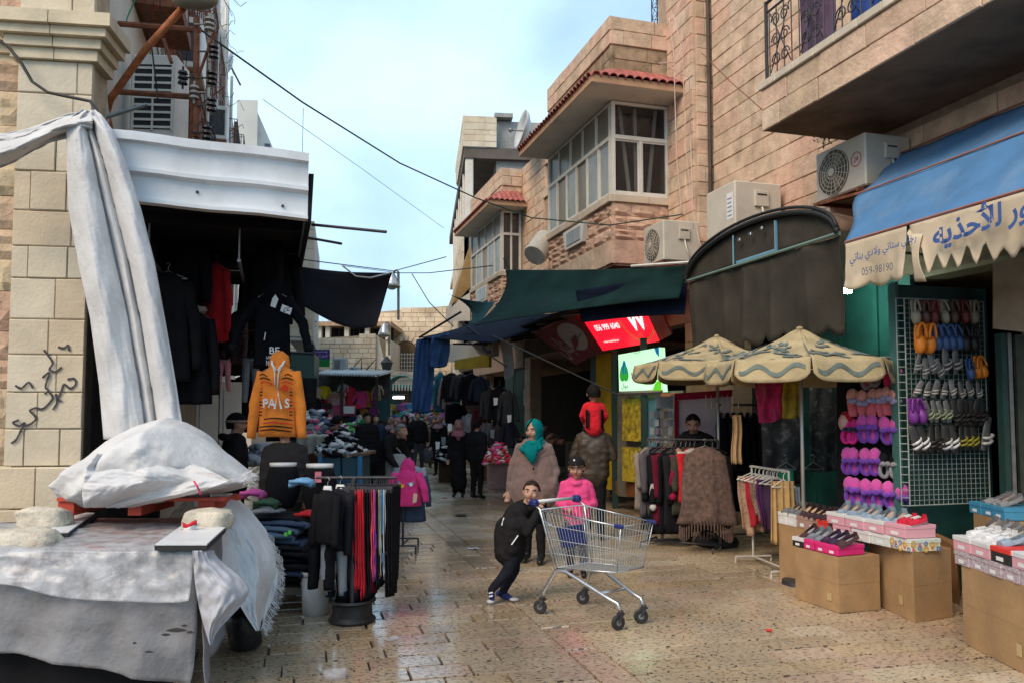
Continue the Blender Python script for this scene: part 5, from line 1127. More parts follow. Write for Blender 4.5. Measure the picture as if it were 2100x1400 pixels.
# ================================================================ ground floor of the bay houses: piers, dark shops
gf = thing('shop_row', 'dark shop fronts with stone piers under the bay windows', 'shops', w(T0, 11.4,0), SA)
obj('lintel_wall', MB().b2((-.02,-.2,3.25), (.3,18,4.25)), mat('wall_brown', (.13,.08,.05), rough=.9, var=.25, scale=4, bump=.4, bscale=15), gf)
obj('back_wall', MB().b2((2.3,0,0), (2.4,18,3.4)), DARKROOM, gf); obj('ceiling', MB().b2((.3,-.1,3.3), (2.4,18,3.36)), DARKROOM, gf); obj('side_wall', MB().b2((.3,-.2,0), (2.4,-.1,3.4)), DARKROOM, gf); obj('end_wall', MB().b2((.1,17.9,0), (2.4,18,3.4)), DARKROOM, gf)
for (a, b_) in ((-.2,.75), (4.7,5.1), (9.3,9.8), (14.2,14.7)): obj('pier_core', MB().b2((.03, a, 0), (.3, b_, 3.3)), MORTAR, gf)
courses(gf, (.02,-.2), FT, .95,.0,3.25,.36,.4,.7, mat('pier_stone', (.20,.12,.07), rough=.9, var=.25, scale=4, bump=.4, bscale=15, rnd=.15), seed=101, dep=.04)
courses(gf, (.02,9.3), FT, .5,.0,3.25,.36,.5,.7, STONE_R, seed=102, dep=.04)
SHUT = mat('shutter_green', (.012,.045,.038), rough=.6, var=.25, scale=6, dirt=.3)
for k in range(2):
    y0 = 9.85+k*1.1
    obj('shutter_leaf', MB().b2((.05, y0, 0), (.09, y0+1.05,3.2)), SHUT, gf)
    for z in (.1,1.15,2.2): obj('shutter_panel', MB().b2((.03, y0+.12, z), (.048, y0+.93, z+.9)), SHUT, gf)
nt_p = pT(1076,812, T0-.0); a = ts(nt_p); obj('paper_notice', MB().b2((.015, a[1]-11.4-.14, a[2]-.25), (.027, a[1]-11.4+.14, a[2]+.2)), mat('paper', (.5,.5,.48), rough=.8), gf)
# phone shop front: posters, posts, yellow board
def panel(name, px, mats, Y, parent, th=.04, label=None):
    """flat board through four image corners (tl, tr, br, bl) at distances Y"""
    Ys = Y if isinstance(Y, (list, tuple)) else [Y]*4; P = [pY(x, y, q) for (x, y), q in zip(px, Ys)]; n = (P[1]-P[0]).cross(P[3]-P[0]).normalized(); n = n if n.y > 0 else -n
    m = MB().hexa([P[3], P[2], P[2]+n*th, P[3]+n*th, P[0], P[1], P[1]+n*th, P[0]+n*th]); return obj(name, m, mats, parent, world=True), P
YEL = mat('board_yellow', (.62,.40,.012), rough=.5, var=.15, scale=3, dirt=.3); YEL2 = mat('poster_yellow', (.45,.33,.03), rough=.5, var=.6, scale=12, dirt=.6, dcol=(.06,.06,.04))
ps = thing('phone_shop_front', 'phone shop front with yellow posters and dark green posts', 'shop front', w(6.5,13.5,0), SA)
panel('yellow_board', [(1222,728), (1257,722), (1257,1004), (1224,1000)], YEL, [15.8,15.2,15.2,15.8], ps)
panel('poster', [(1276,818), (1322,816), (1322,905), (1276,902)], YEL2, [14.2,13.7,13.7,14.2], ps); panel('poster', [(1276,915), (1322,918), (1322,990), (1276,985)], YEL2, [14.2,13.7,13.7,14.2], ps)
panel('glass_front', [(1266,806), (1400,800), (1400,1030), (1266,1016)], mat('glass_shop', (.16,.15,.12), rough=.15, var=.4, scale=3), [14.6,13.0,13.0,14.6], ps)
panel('poster', [(1325,820), (1344,818), (1344,960), (1325,955)], fab((.08,.22,.27)), [13.6,13.4,13.4,13.6], ps)
panel('lightbox_poster', [(1356,806), (1390,804), (1390,830), (1356,828)], fab((.40,.16,.07)), 12.9, ps)
for x in (1217,1261,1322):
    q = 15.9 if x < 1250 else (14.9 if x < 1300 else 13.6); a = pY(x, 1010, q); obj('post', MB().b2((a.x-.05, q-.08,0), (a.x+.05, q+.02,3.0)), SHUT, ps, world=True)
for y in (1000, ): panel('kick_board', [(1262,985), (1325,992), (1325,1022), (1262,1012)], fab((.20,.08,.03)), [14.8,13.6,13.6,14.8], ps)
# ---------------------------------------------------------------- signs
def lit(name, c, e): return mat(name, c, rough=.4, var=.04, scale=3, emit=e)
def bil(P, off=-.02):
    a, b_, c, d = P; n = (b_-a).cross(d-a).normalized(); n = -n if n.y > 0 else n
    return lambda u, v: a*(1-u)*v+b_*u*v+c*u*(1-v)+d*(1-u)*(1-v)+n*abs(off)
sg = thing('lit_sign', 'glowing red sign with big white W and phone number', 'sign', pY(1290,690,13.6))
_, P = panel('face', [(1185,640), (1322,625), (1352,700), (1236,719)], lit('sign_red_lit', (.72,.006,.022), .85), [13.9,13.0,13.5,14.5], sg, .12); f = bil(P, .012)
WL = lit('sign_white_lit', (.85,.80,.80), .85)
obj('lettering', text_mb('056 999 6040', lambda u, v: f(.11+.40*u-.0*v, .50+.15*v), .01), WL, sg, world=True); obj('lettering', text_mb('www.wataniya.ps', lambda u, v: f(.12+.26*u, .17+.08*v)), WL, sg, world=True)
obj('big_letter', text_mb('W', lambda u, v: f(.66+.27*u, .38+.55*v), .03), WL, sg, world=True)
rg = MB(); n = 40
for k in range(n):
    a0, a1 = pi*.95+pi*1.15*k/n, pi*.95+pi*1.15*(k+1)/n; q = lambda a, r: f(.80+.24*r*cos(a), .62+.50*r*sin(a)); rg.add([q(a0, .96), q(a1, .96), q(a1, 1.04), q(a0, 1.04)], [(0,1,2,3)])
obj('gold_ring', rg, lit('sign_gold', (.45,.16,.03), .25), sg, world=True)
panel('end_panel', [(1324,636), (1352,632), (1377,686), (1353,699)], mat('sign_red_dull', (.33,.01,.015), rough=.5), [13.0,12.7,13.0,13.5], sg)
s2 = thing('shop_sign', 'unlit dark red sign with white oval and Arabic letters', 'sign', pY(1160,690,15.5))
_, P = panel('face', [(1092,682), (1178,644), (1233,720), (1180,748)], mat('sign_maroon', (.20,.022,.028), rough=.5, var=.2, dirt=.3), [16.6,14.6,15.0,16.2], s2, .1); f = bil(P, .012)
obj('oval', MB().add([f(.5+.0,.58)]+[f(.66+.27*cos(a), .56+.36*sin(a)) for a in [2*pi*k/30 for k in range(30)]], [(0,1+k, 1+(k+1)%30) for k in range(30)]), mat('sign_oval', (.40,.38,.37), rough=.5), s2, world=True)
obj('lettering', text_mb(arabic('خلويات'), lambda u, v: f(.46+.40*u, .42+.3*v), .01), mat('sign_ink', (.1,.11,.13), rough=.6), s2, world=True); obj('lettering', text_mb(arabic('لبنان'), lambda u, v: f(.05+.42*u, .12+.62*v), .02), mat('sign_pale', (.42,.35,.33), rough=.6), s2, world=True)
obj('rim', MB().tube([P[0], P[1]], .03,5), mat('sign_rim', (.30,.14,.12), rough=.6), s2, world=True)
s3 = thing('lit_sign', 'pale green lit sign with blue and green drop logo', 'sign', pY(1310,760,13.5))
_, P = panel('face', [(1268,727), (1352,712), (1358,803), (1270,806)], lit('sign_mint_lit', (.42,.76,.47), .75), [14.0,13.1,13.1,14.0], s3, .12); f = bil(P, .012)
GRN = lit('sign_green', (.03,.36,.04), .4); BLU = lit('sign_blue', (.01,.16,.36), .4)
drop = lambda cx, cy, sx, sy, top: [f(cx+sx*sin(2*pi*k/24)*(.55+.45*(1-(cos(2*pi*k/24)+1)/2) if top else 1), cy+sy*cos(2*pi*k/24)) for k in range(24)]
for (cx, cy, sx, sy, m, tp) in ((.105,.50,.085,.20, GRN, 1), (.19,.50,.085,.20, GRN, 1), (.155,.63,.075,.20, BLU, 1)):
    Q = drop(cx, cy, sx, sy, tp); obj('logo_drop', MB().add(Q, [tuple(range(24))]), m, s3, world=True)
obj('lettering', text_mb(arabic('جوال'), lambda u, v: f(.07+.17*u, .10+.15*v), .01), mat('sign_ink', (.1,.11,.13)), s3, world=True); obj('lettering', text_mb(arabic('ن'), lambda u, v: f(.32+.10*u, .42+.16*v), .01), MC['sign_ink'], s3, world=True); obj('lettering', text_mb(arabic('ت'), lambda u, v: f(.42+.13*u, .95+.05*v), .01), MC['sign_ink'], s3, world=True)
obj('green_corner', MB().add([f(.78,.0), f(1,.0), f(1,.30), f(.88,.22)], [(0,1,2,3)]), lit('sign_leaf', (.10,.50,.02), .5), s3, world=True); obj('blue_corner', MB().add([f(.93,.88), f(1,.78), f(1,1), f(.90,1)], [(0,1,2,3)]), BLU, s3, world=True)
obj('casing', MB().tube([P[3], P[2]], .04,4), STEEL_D, s3, world=True)
# ---------------------------------------------------------------- tarps over the lane
TG = mat('tarp_green', (.007,.028,.027), rough=.9, spec=.15, var=.3, scale=2, bump=.3, bscale=22, dirt=.35, dcol=(.02,.03,.025), weave=60); TN = mat('tarp_navy', (.006,.011,.028), rough=.9, spec=.15, var=.3, scale=2, bump=.3, bscale=22); TB = mat('tarp_blue', (.035,.09,.23), rough=.85, var=.22, scale=3, bump=.3, bscale=20)
TTEAL = mat('tarp_teal', (.022,.075,.09), rough=.9, spec=.15, var=.25, scale=2, bump=.3, bscale=20)
def quad_sheet(tl_, tr_, br_, bl_, Y, sag=(0,0,0,0), nu=30, nv=18, ripple=.05, seed=0, th=.006):
    """cloth between four image corners; sag bows the top, right, bottom and left edges in pixels (down / right positive)"""
    def f(u, v):
        x = lerp(lerp(tl_[0], tr_[0], u), lerp(bl_[0], br_[0], u), v); y = lerp(lerp(tl_[1], tr_[1], u), lerp(bl_[1], br_[1], u), v)
        y += 4*u*(1-u)*lerp(sag[0], sag[2], v); x += 4*v*(1-v)*lerp(sag[3], sag[1], u)
        D = lerp(lerp(Y[0], Y[1], u), lerp(Y[3], Y[2], u), v)
        return pY(x, y, D+ripple*(sin(u*11+3*v+seed)*.6+1.3*nz(u*4, v*3, seed)))
    return MB().sheet(f, nu, nv, th)
gt = thing('tarpaulin', 'dark green tarpaulin stretched over the dark shop fronts', 'tarpaulin', pY(1200,600,13))
obj('sheet', quad_sheet((1036,553), (1408,544), (1392,612), (972,668), (15.6,11.3,11.4,14.6), (4,0,-6,24), 50,24,.08,1), TG, gt, world=True, smooth=True)
obj('pole', MB().tube([pY(1033,530,15.6), pY(1046,556,15.6)], .02,6), IRON, gt, world=True)
obj('edge_batten', MB().tube([pY(1295,546,12.6), pY(1470,534,10.8)], .022,6), FRAME_W, gt, world=True)
nv_ = thing('canvas_blind', 'navy canvas blind hanging above the glowing red sign', 'blind', pY(1280,620,12.4)); obj('sheet', quad_sheet((1180,596), (1412,560), (1404,645), (1192,662), (13.2,11.7,11.7,13.2), (0,0,-3,0), 30,14,.04,3), TN, nv_, world=True, smooth=True)
tt = thing('tarpaulin', 'teal tarpaulin corner sagging below the stair soffit', 'tarpaulin', pY(965,630,19)); obj('sheet', quad_sheet((921,604), (1016,618), (980,668), (962,664), (20,18,18,19), (6,0,0,22), 24,12,.05,4), TTEAL, tt, world=True, smooth=True)
bs_ = thing('market_awning', 'dark flat awning on steel frame with blue edge flaps', 'awning', pY(940,670,17))
obj('sheet', quad_sheet((858,692), (1000,652), (1180,640), (1012,702), (17.5,18,14.5,15.5), (4,0,4,0), 24,12,.04,6), TN, bs_, world=True, smooth=True)
for a, b_ in (((860,692), (945,640)), ((945,660), (1008,706)), ((930,705), (1000,706)), ((925,695), (1150,672))): obj('frame_bar', MB().tube([pY(*a, 17), pY(*b_, 16)], .022,6), BLACK, bs_, world=True)
for a, b_, Y in (((1010,688), (1270,810), 13.8), ((960,700), (1040,752), 16)): obj('stay_bar', MB().tube([pY(*a, Y), pY(*b_, Y-.6)], .014,6), BLACK, bs_, world=True)
obj('bent_pipe', MB().tube([pY(990,700,16), pY(992,715,16), pY(1000,722,16), pY(1008,720,16)], .035,8), IRON, bs_, world=True, smooth=True)
for k, (c4, lb) in enumerate(((((854,696), (890,690), (882,846), (846,842)), 'long blue tarpaulin strip hanging in the market'), (((886,690), (921,682), (916,750), (882,752)), 'short blue tarpaulin flap hanging from the flat awning'))):
    t = thing('tarpaulin', lb, 'tarpaulin', pY(c4[3][0], c4[3][1], 17.4-k*.3)); obj('sheet', quad_sheet(*c4, (17.4-k*.3,)*4, (0,4,3,-3), 16,20,.07,9+k), TB, t, world=True, smooth=True)
rf = thing('lean_to_roof', 'added dark roof slab darkening the shops beneath', 'roof', w(5.5,15,3.4), SA); obj('sheet', MB().hexa([(-.9,-2.6,.0), (1.1,-2.6,.35), (1.1,7.0,.35), (-.9,5.5,-.05), (-.9,-2.6,.04), (1.1,-2.6,.39), (1.1,7,.39), (-.9,5.5,0)]), BT, rf)  # dark slab added over the lane side to darken the shops
for k in range(6): obj('rafter', MB().tube([(-.85,-2.3+k*1.4,-.03), (1.1,-2.3+k*1.4,.30)], .03,6), IRON, rf)
ysg = thing('shop_sign', 'plain mustard yellow signboard over hanging jackets', 'sign', pY(967,740,19)); panel('board', [(932,738), (1003,726), (1003,752), (932,757)], mat('board_mustard', (.40,.30,.03), rough=.5, var=.1, dirt=.3), [19.5,18.6,18.6,19.5], ysg, .08); panel('backing_wall', [(915,705), (1012,700), (1012,730), (918,742)], PLASTER, [20,19,19,20], ysg, .2)
bn = thing('banner', 'narrow white cloth banner hanging beside the dark shutters', 'banner', pY(1035,735,16.5)); obj('cloth', quad_sheet((1020,688), (1046,686), (1054,768), (1034,776), (16.8,)*4, (0,2,3,4), 8,14,.03,3), fab((.34,.35,.36)), bn, world=True, smooth=True)
# ================================================================ barrel awning
bt = 5.6; L0, L1 = pT(1410,578, bt), pT(1722,478, bt); s_a, z_a = ts(L0)[1], ts(L0)[2]; s_b, z_b_ = ts(L1)[1], ts(L1)[2]
OLV = mat('canvas_olive', (.052,.047,.038), rough=.95, spec=.15, var=.22, scale=3, bump=.3, bscale=35, dirt=.3, dcol=(.03,.028,.024))
ba = thing('barrel_awning', 'grey olive barrel awning with arched hood and hanging skirt', 'awning', w(bt, s_b, 0), SA)
Ls = s_a-s_b; zt_ = (z_a+z_b_)/2; zbt = pT(1560,690, bt).z-.02
def skirt(u, v):
    zb2 = zbt-.10*abs(sin(u*pi*9))**.7+.04*sin(u*5); fo = .075*abs(sin(u*17+nz(u*5)))**.6*(.3+v)+.04*sin(u*9+1)*v+.03*nz(u*9, v*2)
    return V((fo, u*Ls, lerp(zt_-.02, zb2, v)))
obj('skirt', MB().sheet(skirt, 110,14,.006), OLV, ba, smooth=True)
arc = lambda k, z0=0.0, r=1.0: (Ls/2-Ls/2*cos(pi*k)*r, zt_+.47*r*sin(pi*k)+z0)
def lun(u, v): y, z = arc(u); return V((.02+.02*sin(u*30)*(1-v), y, lerp(zt_, z, v)))
obj('lunette', MB().sheet(lun, 40,6,.005), OLV, ba, smooth=True)
def hood(u, v): y, z = arc(u); return V((v*1.2, y, z+.02-.06*v+.012*sin(v*9)))
obj('hood', MB().sheet(hood, 32,8,.006), mat('hood_brown', (.13,.075,.045), rough=.85, var=.4, scale=5, dirt=.4), ba, smooth=True)
for dz, r in ((.0,.032), (.055,.02)): obj('hoop', MB().tube([(-.03-dz*.2, *arc(k/30, dz)) for k in range(31)], r, 7), BLACK, ba, smooth=True)
PG = paint((.16,.24,.20)); obj('front_bar', MB().tube([(-.02,-.03, zt_), (-.02, Ls+.03, zt_)], .018,6), PG, ba)
sash = MB(); y0, y1 = .34*Ls, .47*Ls
PB_ = paint((.16,.33,.45)); obj('light_frame', MB().b2((-.03, y0-.02, zt_+.02), (0, y0, zt_+.38)).b2((-.03, y0, zt_+.02), (0, y1+.4, zt_+.05)), PB_, ba); obj('light_frame', MB().tube([(-.015,.62*Ls, zt_), (-.015,.62*Ls, zt_+.4)], .012,6), PB_, ba)
for k in range(3): obj('clip', MB().rbox((-.05,.62*Ls-.2-k*.24, zt_+.30+.02*k), (.03,.05,.04), .006), CHROME, ba)
# ================================================================ shoe shop awning: blue cloth, cream valance, lettering
FA = 5.3; Fp, Mp, Bp = pT(1735,500, FA), pT(1756,402,5.85), pT(1836,322,6.75); fz, mz, bz = Fp.z, Mp.z, Bp.z; fs, ms, bs2 = ts(Fp)[1], ts(Mp)[1], ts(Bp)[1]
aw2 = thing('shop_awning', 'faded blue awning with scalloped cream valance lettered in Arabic', 'awning', w(FA, 4.5,0), SA)
ABL = mat('awning_blue', (.07,.19,.37), rough=.85, var=.16, scale=2.5, bump=.15, bscale=30, dirt=.35, dcol=(.28,.36,.42)); CRE = mat('awning_cream', (.56,.46,.33), rough=.9, var=.1, scale=3, bump=.15, bscale=25, dirt=.25, dcol=(.36,.27,.18))
def aw_f(u, v):
    if v < .5: k = v/.5; t, z, s = lerp(6.75,5.85, k), lerp(bz, mz, k), lerp(bs2, ms, k)
    else: k = (v-.5)/.5; t, z, s = lerp(5.85, FA, k), lerp(mz, fz, k), lerp(ms, fs, k)
    ss = lerp(s+.03*sin(v*14)+.02*nz(v*9), 2.4, u)
    return V((t-FA, ss-4.5, z-.05*sin(pi*k)*(.6+.5*sin(u*9))+.012*nz(u*14, v*9)))
obj('canopy_cloth', MB().sheet(aw_f, 60,24,.006), ABL, aw2, smooth=True)
SEAM = mat('seam_red', (.33,.13,.09), rough=.8); 
for (t, s, z, r) in ((5.85, ms, mz, .009), (FA, fs, fz, .011), (6.75, bs2, bz, .012)): obj('seam', MB().tube([(t-FA-.012, s-4.5, z+.012), (t-FA-.012,2.4-4.5, z+.012)], r, 6), SEAM, aw2)
obj('front_pipe', MB().tube([(.03, fs-4.5, fz-.03), (.03,2.4-4.5, fz-.03)], .016,8), STEEL_D, aw2)
for s_ in (fs-.03,4.2): obj('frame_arm', MB().tube([(.02, s_-4.5, fz-.03), (1.5, s_-4.5+.5, fz+.05)], .016,6), STEEL_D, aw2)
sx = lambda px, py: ts(pT(px, py, FA))[1]
def valance(s0, s1, botz, seed, amp=.03):
    def f(u, v):
        s = lerp(s0, s1, u); zb2 = botz(s); return V((-.012+amp*sin(u*17+seed)*v+.02*nz(u*6, v*3, seed)*v-.05*v*v*sin(u*7+seed), s-4.5, lerp(fz-.005, zb2, v)))
    return MB().sheet(f, 120,12,.005)
sL, sT = fs-.005, sx(1861,470); zb0 = pT(1745,590, FA).z
obj('valance', valance(sL, sT, lambda s: zb0+.02-.06*abs(sin((s-sL)*11))**.6,1,.015), CRE, aw2, smooth=True)
Q = [(1868,478), (1885,548), (1896,500), (1913,566), (1930,520), (1945,556), (1958,520), (1972,552), (1988,500), (2004,545), (2020,495), (2036,538), (2052,508), (2070,532), (2086,505), (2100,520), (2150,440), (2300,470), (2500,400)]
Qs = [(sx(x, y), pT(x, y, FA).z) for x, y in Q]
def botr(s):
    for i in range(len(Qs)-1):
        if Qs[i+1][0] <= s <= Qs[i][0]: k = (Qs[i][0]-s)/(Qs[i][0]-Qs[i+1][0]); k = sm(0,1, k)*.5+k*.5; return lerp(Qs[i][1], Qs[i+1][1], k)
    return Qs[-1][1] if s < Qs[-1][0] else Qs[0][1]
obj('valance', valance(Qs[0][0], 2.4, botr, 2,.02), CRE, aw2, smooth=True)
obj('torn_strip', MB().sheet(lambda u, v: WM[aw2.name].inverted() @ pT(lerp(1868,1892, u)+8*v*v-10*sin(pi*v)*u, lerp(480,578, v), FA-.03-.05*sin(pi*v)), 8,12,.004), CRE, aw2, smooth=True)
INKB = mat('ink_blue', (.045,.10,.30), rough=.8, var=.15, scale=20); INKD = mat('ink_faded', (.10,.11,.14), rough=.8, var=.5, scale=30)
def pxtext(body, q, m, bold=.0):
    inv = WM[aw2.name].inverted(); (x0, y0), (x1, y1), (x2, y2), (x3, y3) = q
    f = lambda u, v: inv @ pT(lerp(lerp(x0, x1, u), lerp(x3, x2, u), v), lerp(lerp(y0, y1, u), lerp(y3, y2, u), v), FA-.115)
    return obj('lettering', text_mb(body, f, bold), m, aw2)
pxtext(arabic('رجالي ستاتي ولادي بناتي'), [(1743,548), (1880,502), (1878,478), (1743,522)], INKB, .012)
pxtext('059-98190', [(1767,566), (1831,554), (1831,538), (1767,550)], INKD)
pxtext(arabic('سرور للأحذيه'), [(1913,522), (2172,440), (2172,362), (1913,450)], INKB, .03)
# ================================================================ teal wall, light, green leaf, doorway
TEALW = mat('teal_board', (.022,.12,.10), rough=.45, var=.3, scale=2.5, dirt=.3, dcol=(.01,.03,.028))
sf_ = thing('shoe_shop_front', 'teal painted shoe shop front with open leaf and dark doorway', 'shop front', w(6.9,7.6,0), SA)
obj('teal_wall', MB().b2((0,-.2,0), (.06,2.0,3.3)), TEALW, sf_)
for y in (.3,.95,1.5): obj('teal_batten', MB().b2((-.03, y, 0), (-.002, y+.07,3.3)), TEALW, sf_)
lf0 = ts(pS(1843,620,6.42)); lf1 = ts(pS(2045,600,6.42))
obj('open_leaf', MB().b2((lf0[0]-6.9,6.44-7.6,.02), (.05,6.50-7.6,3.0)), mat('teal_leaf', (.010,.048,.045), rough=.5, var=.3, scale=3, dirt=.4, dcol=(.012,.02,.02)), sf_)
obj('leaf_edge', MB().b2((lf0[0]-6.9-.035,6.42-7.6,.02), (lf0[0]-6.9-.003,6.52-7.6,3.02)), mat('teal_edge', (.04,.13,.12), rough=.5, var=.2), sf_)
obj('lintel_board', MB().hexa([pY(2036,674,7.6), pY(2130,684,7.0), pY(2130,684,7.3), pY(2036,674,7.9), pY(2036,540,7.6), pY(2130,520,7.0), pY(2130,520,7.3), pY(2036,540,7.9)]), mat('lintel_tan', (.36,.28,.20), rough=.9, var=.15), sf_, world=True)
for x, wd, m in ((2058,.05, SHUT), (2072,.035, STEEL_D)):
    a = pY(x, 1030,7.5); obj('door_frame', MB().b2((a.x, 7.45,0), (a.x+wd, 7.55, pY(x, 684,7.5).z)), m, sf_, world=True)
obj('door_glass', MB().b2((pY(2086,800,7.6).x, 7.6,0), (pY(2150,800,7.6).x, 7.64, pY(x, 684,7.5).z)), mat('door_green', (.06,.075,.06), rough=.3, var=.3), sf_, world=True)
tubeL = thing('fluorescent_lamp', 'lit fluorescent tube under the cream valance', 'lamp', pY(1745,598,8.9))
a, b_ = pY(1708,600,9.35), pY(1744,598,9.0); obj('tube', MB().tube([a, b_], .022,8), mat('tube_lit', (.70,1.0,.88), emit=75, var=0), tubeL, world=True); obj('fitting', MB().tube([a+V((0,.02,.05)), b_+V((0,.02,.05))], .03,4), FRAME_W, tubeL, world=True)
# ================================================================ slippers
PEACH, LAV, CORAL, MAG, PUR, NVY2, GRYF = [mat('fluff_'+n, c, rough=1, var=.15, scale=60, bump=.8, bscale=150, spec=.1, sheen=.3) for n, c in (('peach', (.85,.38,.32)), ('lavender', (.36,.34,.58)), ('coral', (.85,.17,.21)), ('magenta', (.80,.10,.48)), ('purple', (.20,.05,.48)), ('navy', (.022,.012,.06)), ('grey', (.30,.29,.32)))]
HOTP = mat('fluff_hot_pink', (.85,.03,.30), rough=1, var=.2, scale=60, bump=.8, bscale=150)
board = thing('slipper_board', 'black display board holding rows of fluffy slippers', 'display board', pY(1790,1050,8.05)); sb0 = pY(1790,900,8.12)
obj('board', MB().hexa([pY(1716,1052,8.5), pY(1866,1052,7.95), pY(1866,1052,8.0), pY(1716,1052,8.55), pY(1716,735,8.5), pY(1856,730,7.95), pY(1856,730,8.0), pY(1716,735,8.55)]), BT, board, world=True)
obj('rail', MB().tube([pY(1790,733,8.2), pY(1870,731,7.9)], .012,6), STEEL_D, board, world=True)
def slipper_proto(key, top, band, sole, rim, L_=.27, wd=.098):
    t = thing('slipper', 'slipper', 'slipper', (0,0,-50))
    so = MB(); rings = []
    for j in range(11):
        k = j/10; wq = wd*.5*(.35+.72*sin(pi*min(1,.12+k*.80))**.6)*(1 if k < .92 else .8); rings.append([V((cos(a)*wq, -.012-.012*sin(a) , L_*(k-.5))) for a in [2*pi*i/10 for i in range(10)]])
    obj('sole', so.loft(rings), sole, t, smooth=True)
    up = MB(); up.ball((0,-.03, L_*.25), 1,14,10, (wd*.60,.068, L_*.30)); obj('upper', up.jit(.005,40,1), top, t, smooth=True)
    bd = MB(); bd.tube([V((cos(a)*wd*.48,-.03-.055*sin(a), L_*.05)) for a in [pi*k/10 for k in range(11)]], .017,8); bd.ball((-.024,-.098, L_*.07), .030,8,6, (1.1,.8,1)).ball((.024,-.098, L_*.07), .030,8,6, (1.1,.8,1)).ball((0,-.105, L_*.07), .016,8,6); obj('bow', bd.jit(.006,50,2), band, t, smooth=True)
    if rim:
        rm_ = MB(); pts = [V((cos(a)*wd*.44,-.035, -L_*.2+sin(a)*L_*.26)) for a in [2*pi*k/16 for k in range(17)]]; rm_.tube(pts, .021,8); obj('fluffy_rim', rm_.jit(.005,50,3), rim, t, smooth=True)
    return t
PROTO = {}
def slip(key, px, py, Y, label, rz=R(-22), sc=1.0, tilt=0):
    spec_ = {'peach': (PEACH, LAV, CORAL, None), 'purple': (MAG, PUR, MAG, PUR), 'grey': (GRYF, HOTP, CORAL, GRYF), 'navy': (NVY2, MAG, PINKC, None), 'hot': (HOTP, NVY2, HOTP, HOTP), 'greyp': (BLK, GRYF, BLK, GRYF)}[key]
    p = pY(px, py, Y)
    if key not in PROTO: t = PROTO[key] = slipper_proto(key, *spec_); t.location = p; t.rotation_euler = (0, R(tilt), rz); t['label'] = label; WM[t.name] = wmat(t)
    else: t = dup(PROTO[key], p, rz, label); t.rotation_euler = (0, R(tilt), rz)
    t.rotation_euler = (R(7*sin(px*.8)), R(tilt+5*sin(px*1.3)), rz+R(12*sin(px))); t.scale = (sc, sc, sc); t['group'] = 'fluffy slippers on the display board'
YS = lambda px: lerp(8.38,7.84, (px-1716)/150)
for k, (x, y) in enumerate(((1778,772), (1796,768))): slip('grey', x, y, YS(x), ['grey slipper with coral trim at the top of the board', 'second grey and coral slipper beside the navy pair'][k], sc=.93, tilt=8)
for k, (x, y) in enumerate(((1822,766), (1838,764))): slip('navy', x, y, YS(x), ['navy slipper with pink bow in the top row', 'navy slipper in the top row nearest the wire mesh'][k], sc=.93, tilt=6)
for k, (x, y) in enumerate(((1748,826), (1769,828), (1790,826), (1806,826), (1820,823), (1840,824))): slip('peach', x, y, YS(x), ORD[k]+' peach slipper with lavender bow counted from the headscarf dummy', tilt=[3,-2,2,0,3,-1][k], sc=1.02)
for k, (x, y) in enumerate(((1735,884), (1750,885))): slip('hot', x, y, YS(x), ['hot pink furry slipper beneath the headscarf dummy', 'second hot pink furry slipper beside the dummy'][k], sc=.9, tilt=6)
for k, (x, y) in enumerate(((1771,879), (1790,880), (1816,882), (1838,884))): slip('purple', x, y, YS(x), ORD[k]+' magenta and purple slipper in the third row', sc=1.0, tilt=-5)
for k, (x, y) in enumerate(((1737,944), (1752,945), (1776,946), (1794,946))): slip('purple', x, y, YS(x), ORD[k]+' magenta and purple slipper beside the grey pair in the fourth row', sc=.98, tilt=-3)
for k, (x, y) in enumerate(((1811,954), (1835,956))): slip('greyp', x, y, YS(x), ['grey furry black slipper next to purple ones in the fourth row', 'grey furry black slipper at the end of the fourth row'][k], sc=.9, tilt=5)
for k, (x, y) in enumerate(((1742,1006), (1758,1009), (1778,1010), (1798,1012), (1826,1016), (1848,1020))): slip('purple', x, y, YS(x), ORD[k]+' magenta and purple slipper in the lowest row', sc=1.02, tilt=-4)
dm = thing('headscarf_dummy', 'small dummy head in red headscarf at the board edge', 'mannequin', pY(1733,870,8.3), R(-60)); obj('head', MB().ball((0,0,.02), .075,14,10, (.8,1,1.25)).ball((0,-.08,.01), .014,8,6, (1,1.2,1.4)), mat('dummy_skin', (.60,.33,.25), rough=.5), dm, smooth=True); obj('scarf', MB().ball((0,.03,.045), .088,14,10, (.85,.95,1.1)).ball((0,.03,-.09), .07,10,8, (.9,.8,.8)), fab((.42,.015,.03)), dm, smooth=True)
# ================================================================ wire mesh with shoes
MS = 6.36
ms_ = thing('wire_mesh', 'white wire grid hung with sandals and clogs', 'display grid', w(*lf0[:2], 0), SA); inv_m = WM[ms_.name].inverted()
mp_ = lambda px, py: inv_m @ pS(px, py, MS)
A0, A1 = mp_(1854,612), mp_(2016,612); zA, zB = mp_(1860,612).z, mp_(1868,1036).z; nx, nzz = 20,52
WW = mat('wire_white', (.30,.34,.32), rough=.5, var=.2)
fr = MB()
for x in (A0.x, A1.x): fr.tube([(x, A0.y, zB), (x, A0.y, zA)], .007,6)
for z in (zB, zA): fr.tube([(A0.x, A0.y, z), (A1.x, A0.y, z)], .007,6)
obj('frame', fr, WW, ms_)
wm_ = MB()
for k in range(1,17): x = lerp(A0.x, A1.x, k/17); wm_.tube([(x, A0.y, zB), (x, A0.y, zA)], .0028,4)
for k in range(1,41): z = lerp(zB, zA, k/41); wm_.tube([(A0.x, A0.y-.004, z), (A1.x, A0.y-.004, z)], .0028,4)
obj('grid_wire', wm_, WW, ms_)
obj('side_ladder', MB().tube([(A0.x-.07, A0.y+.03, zB), (A0.x-.07, A0.y+.03, zA)], .006,6), WW, ms_)
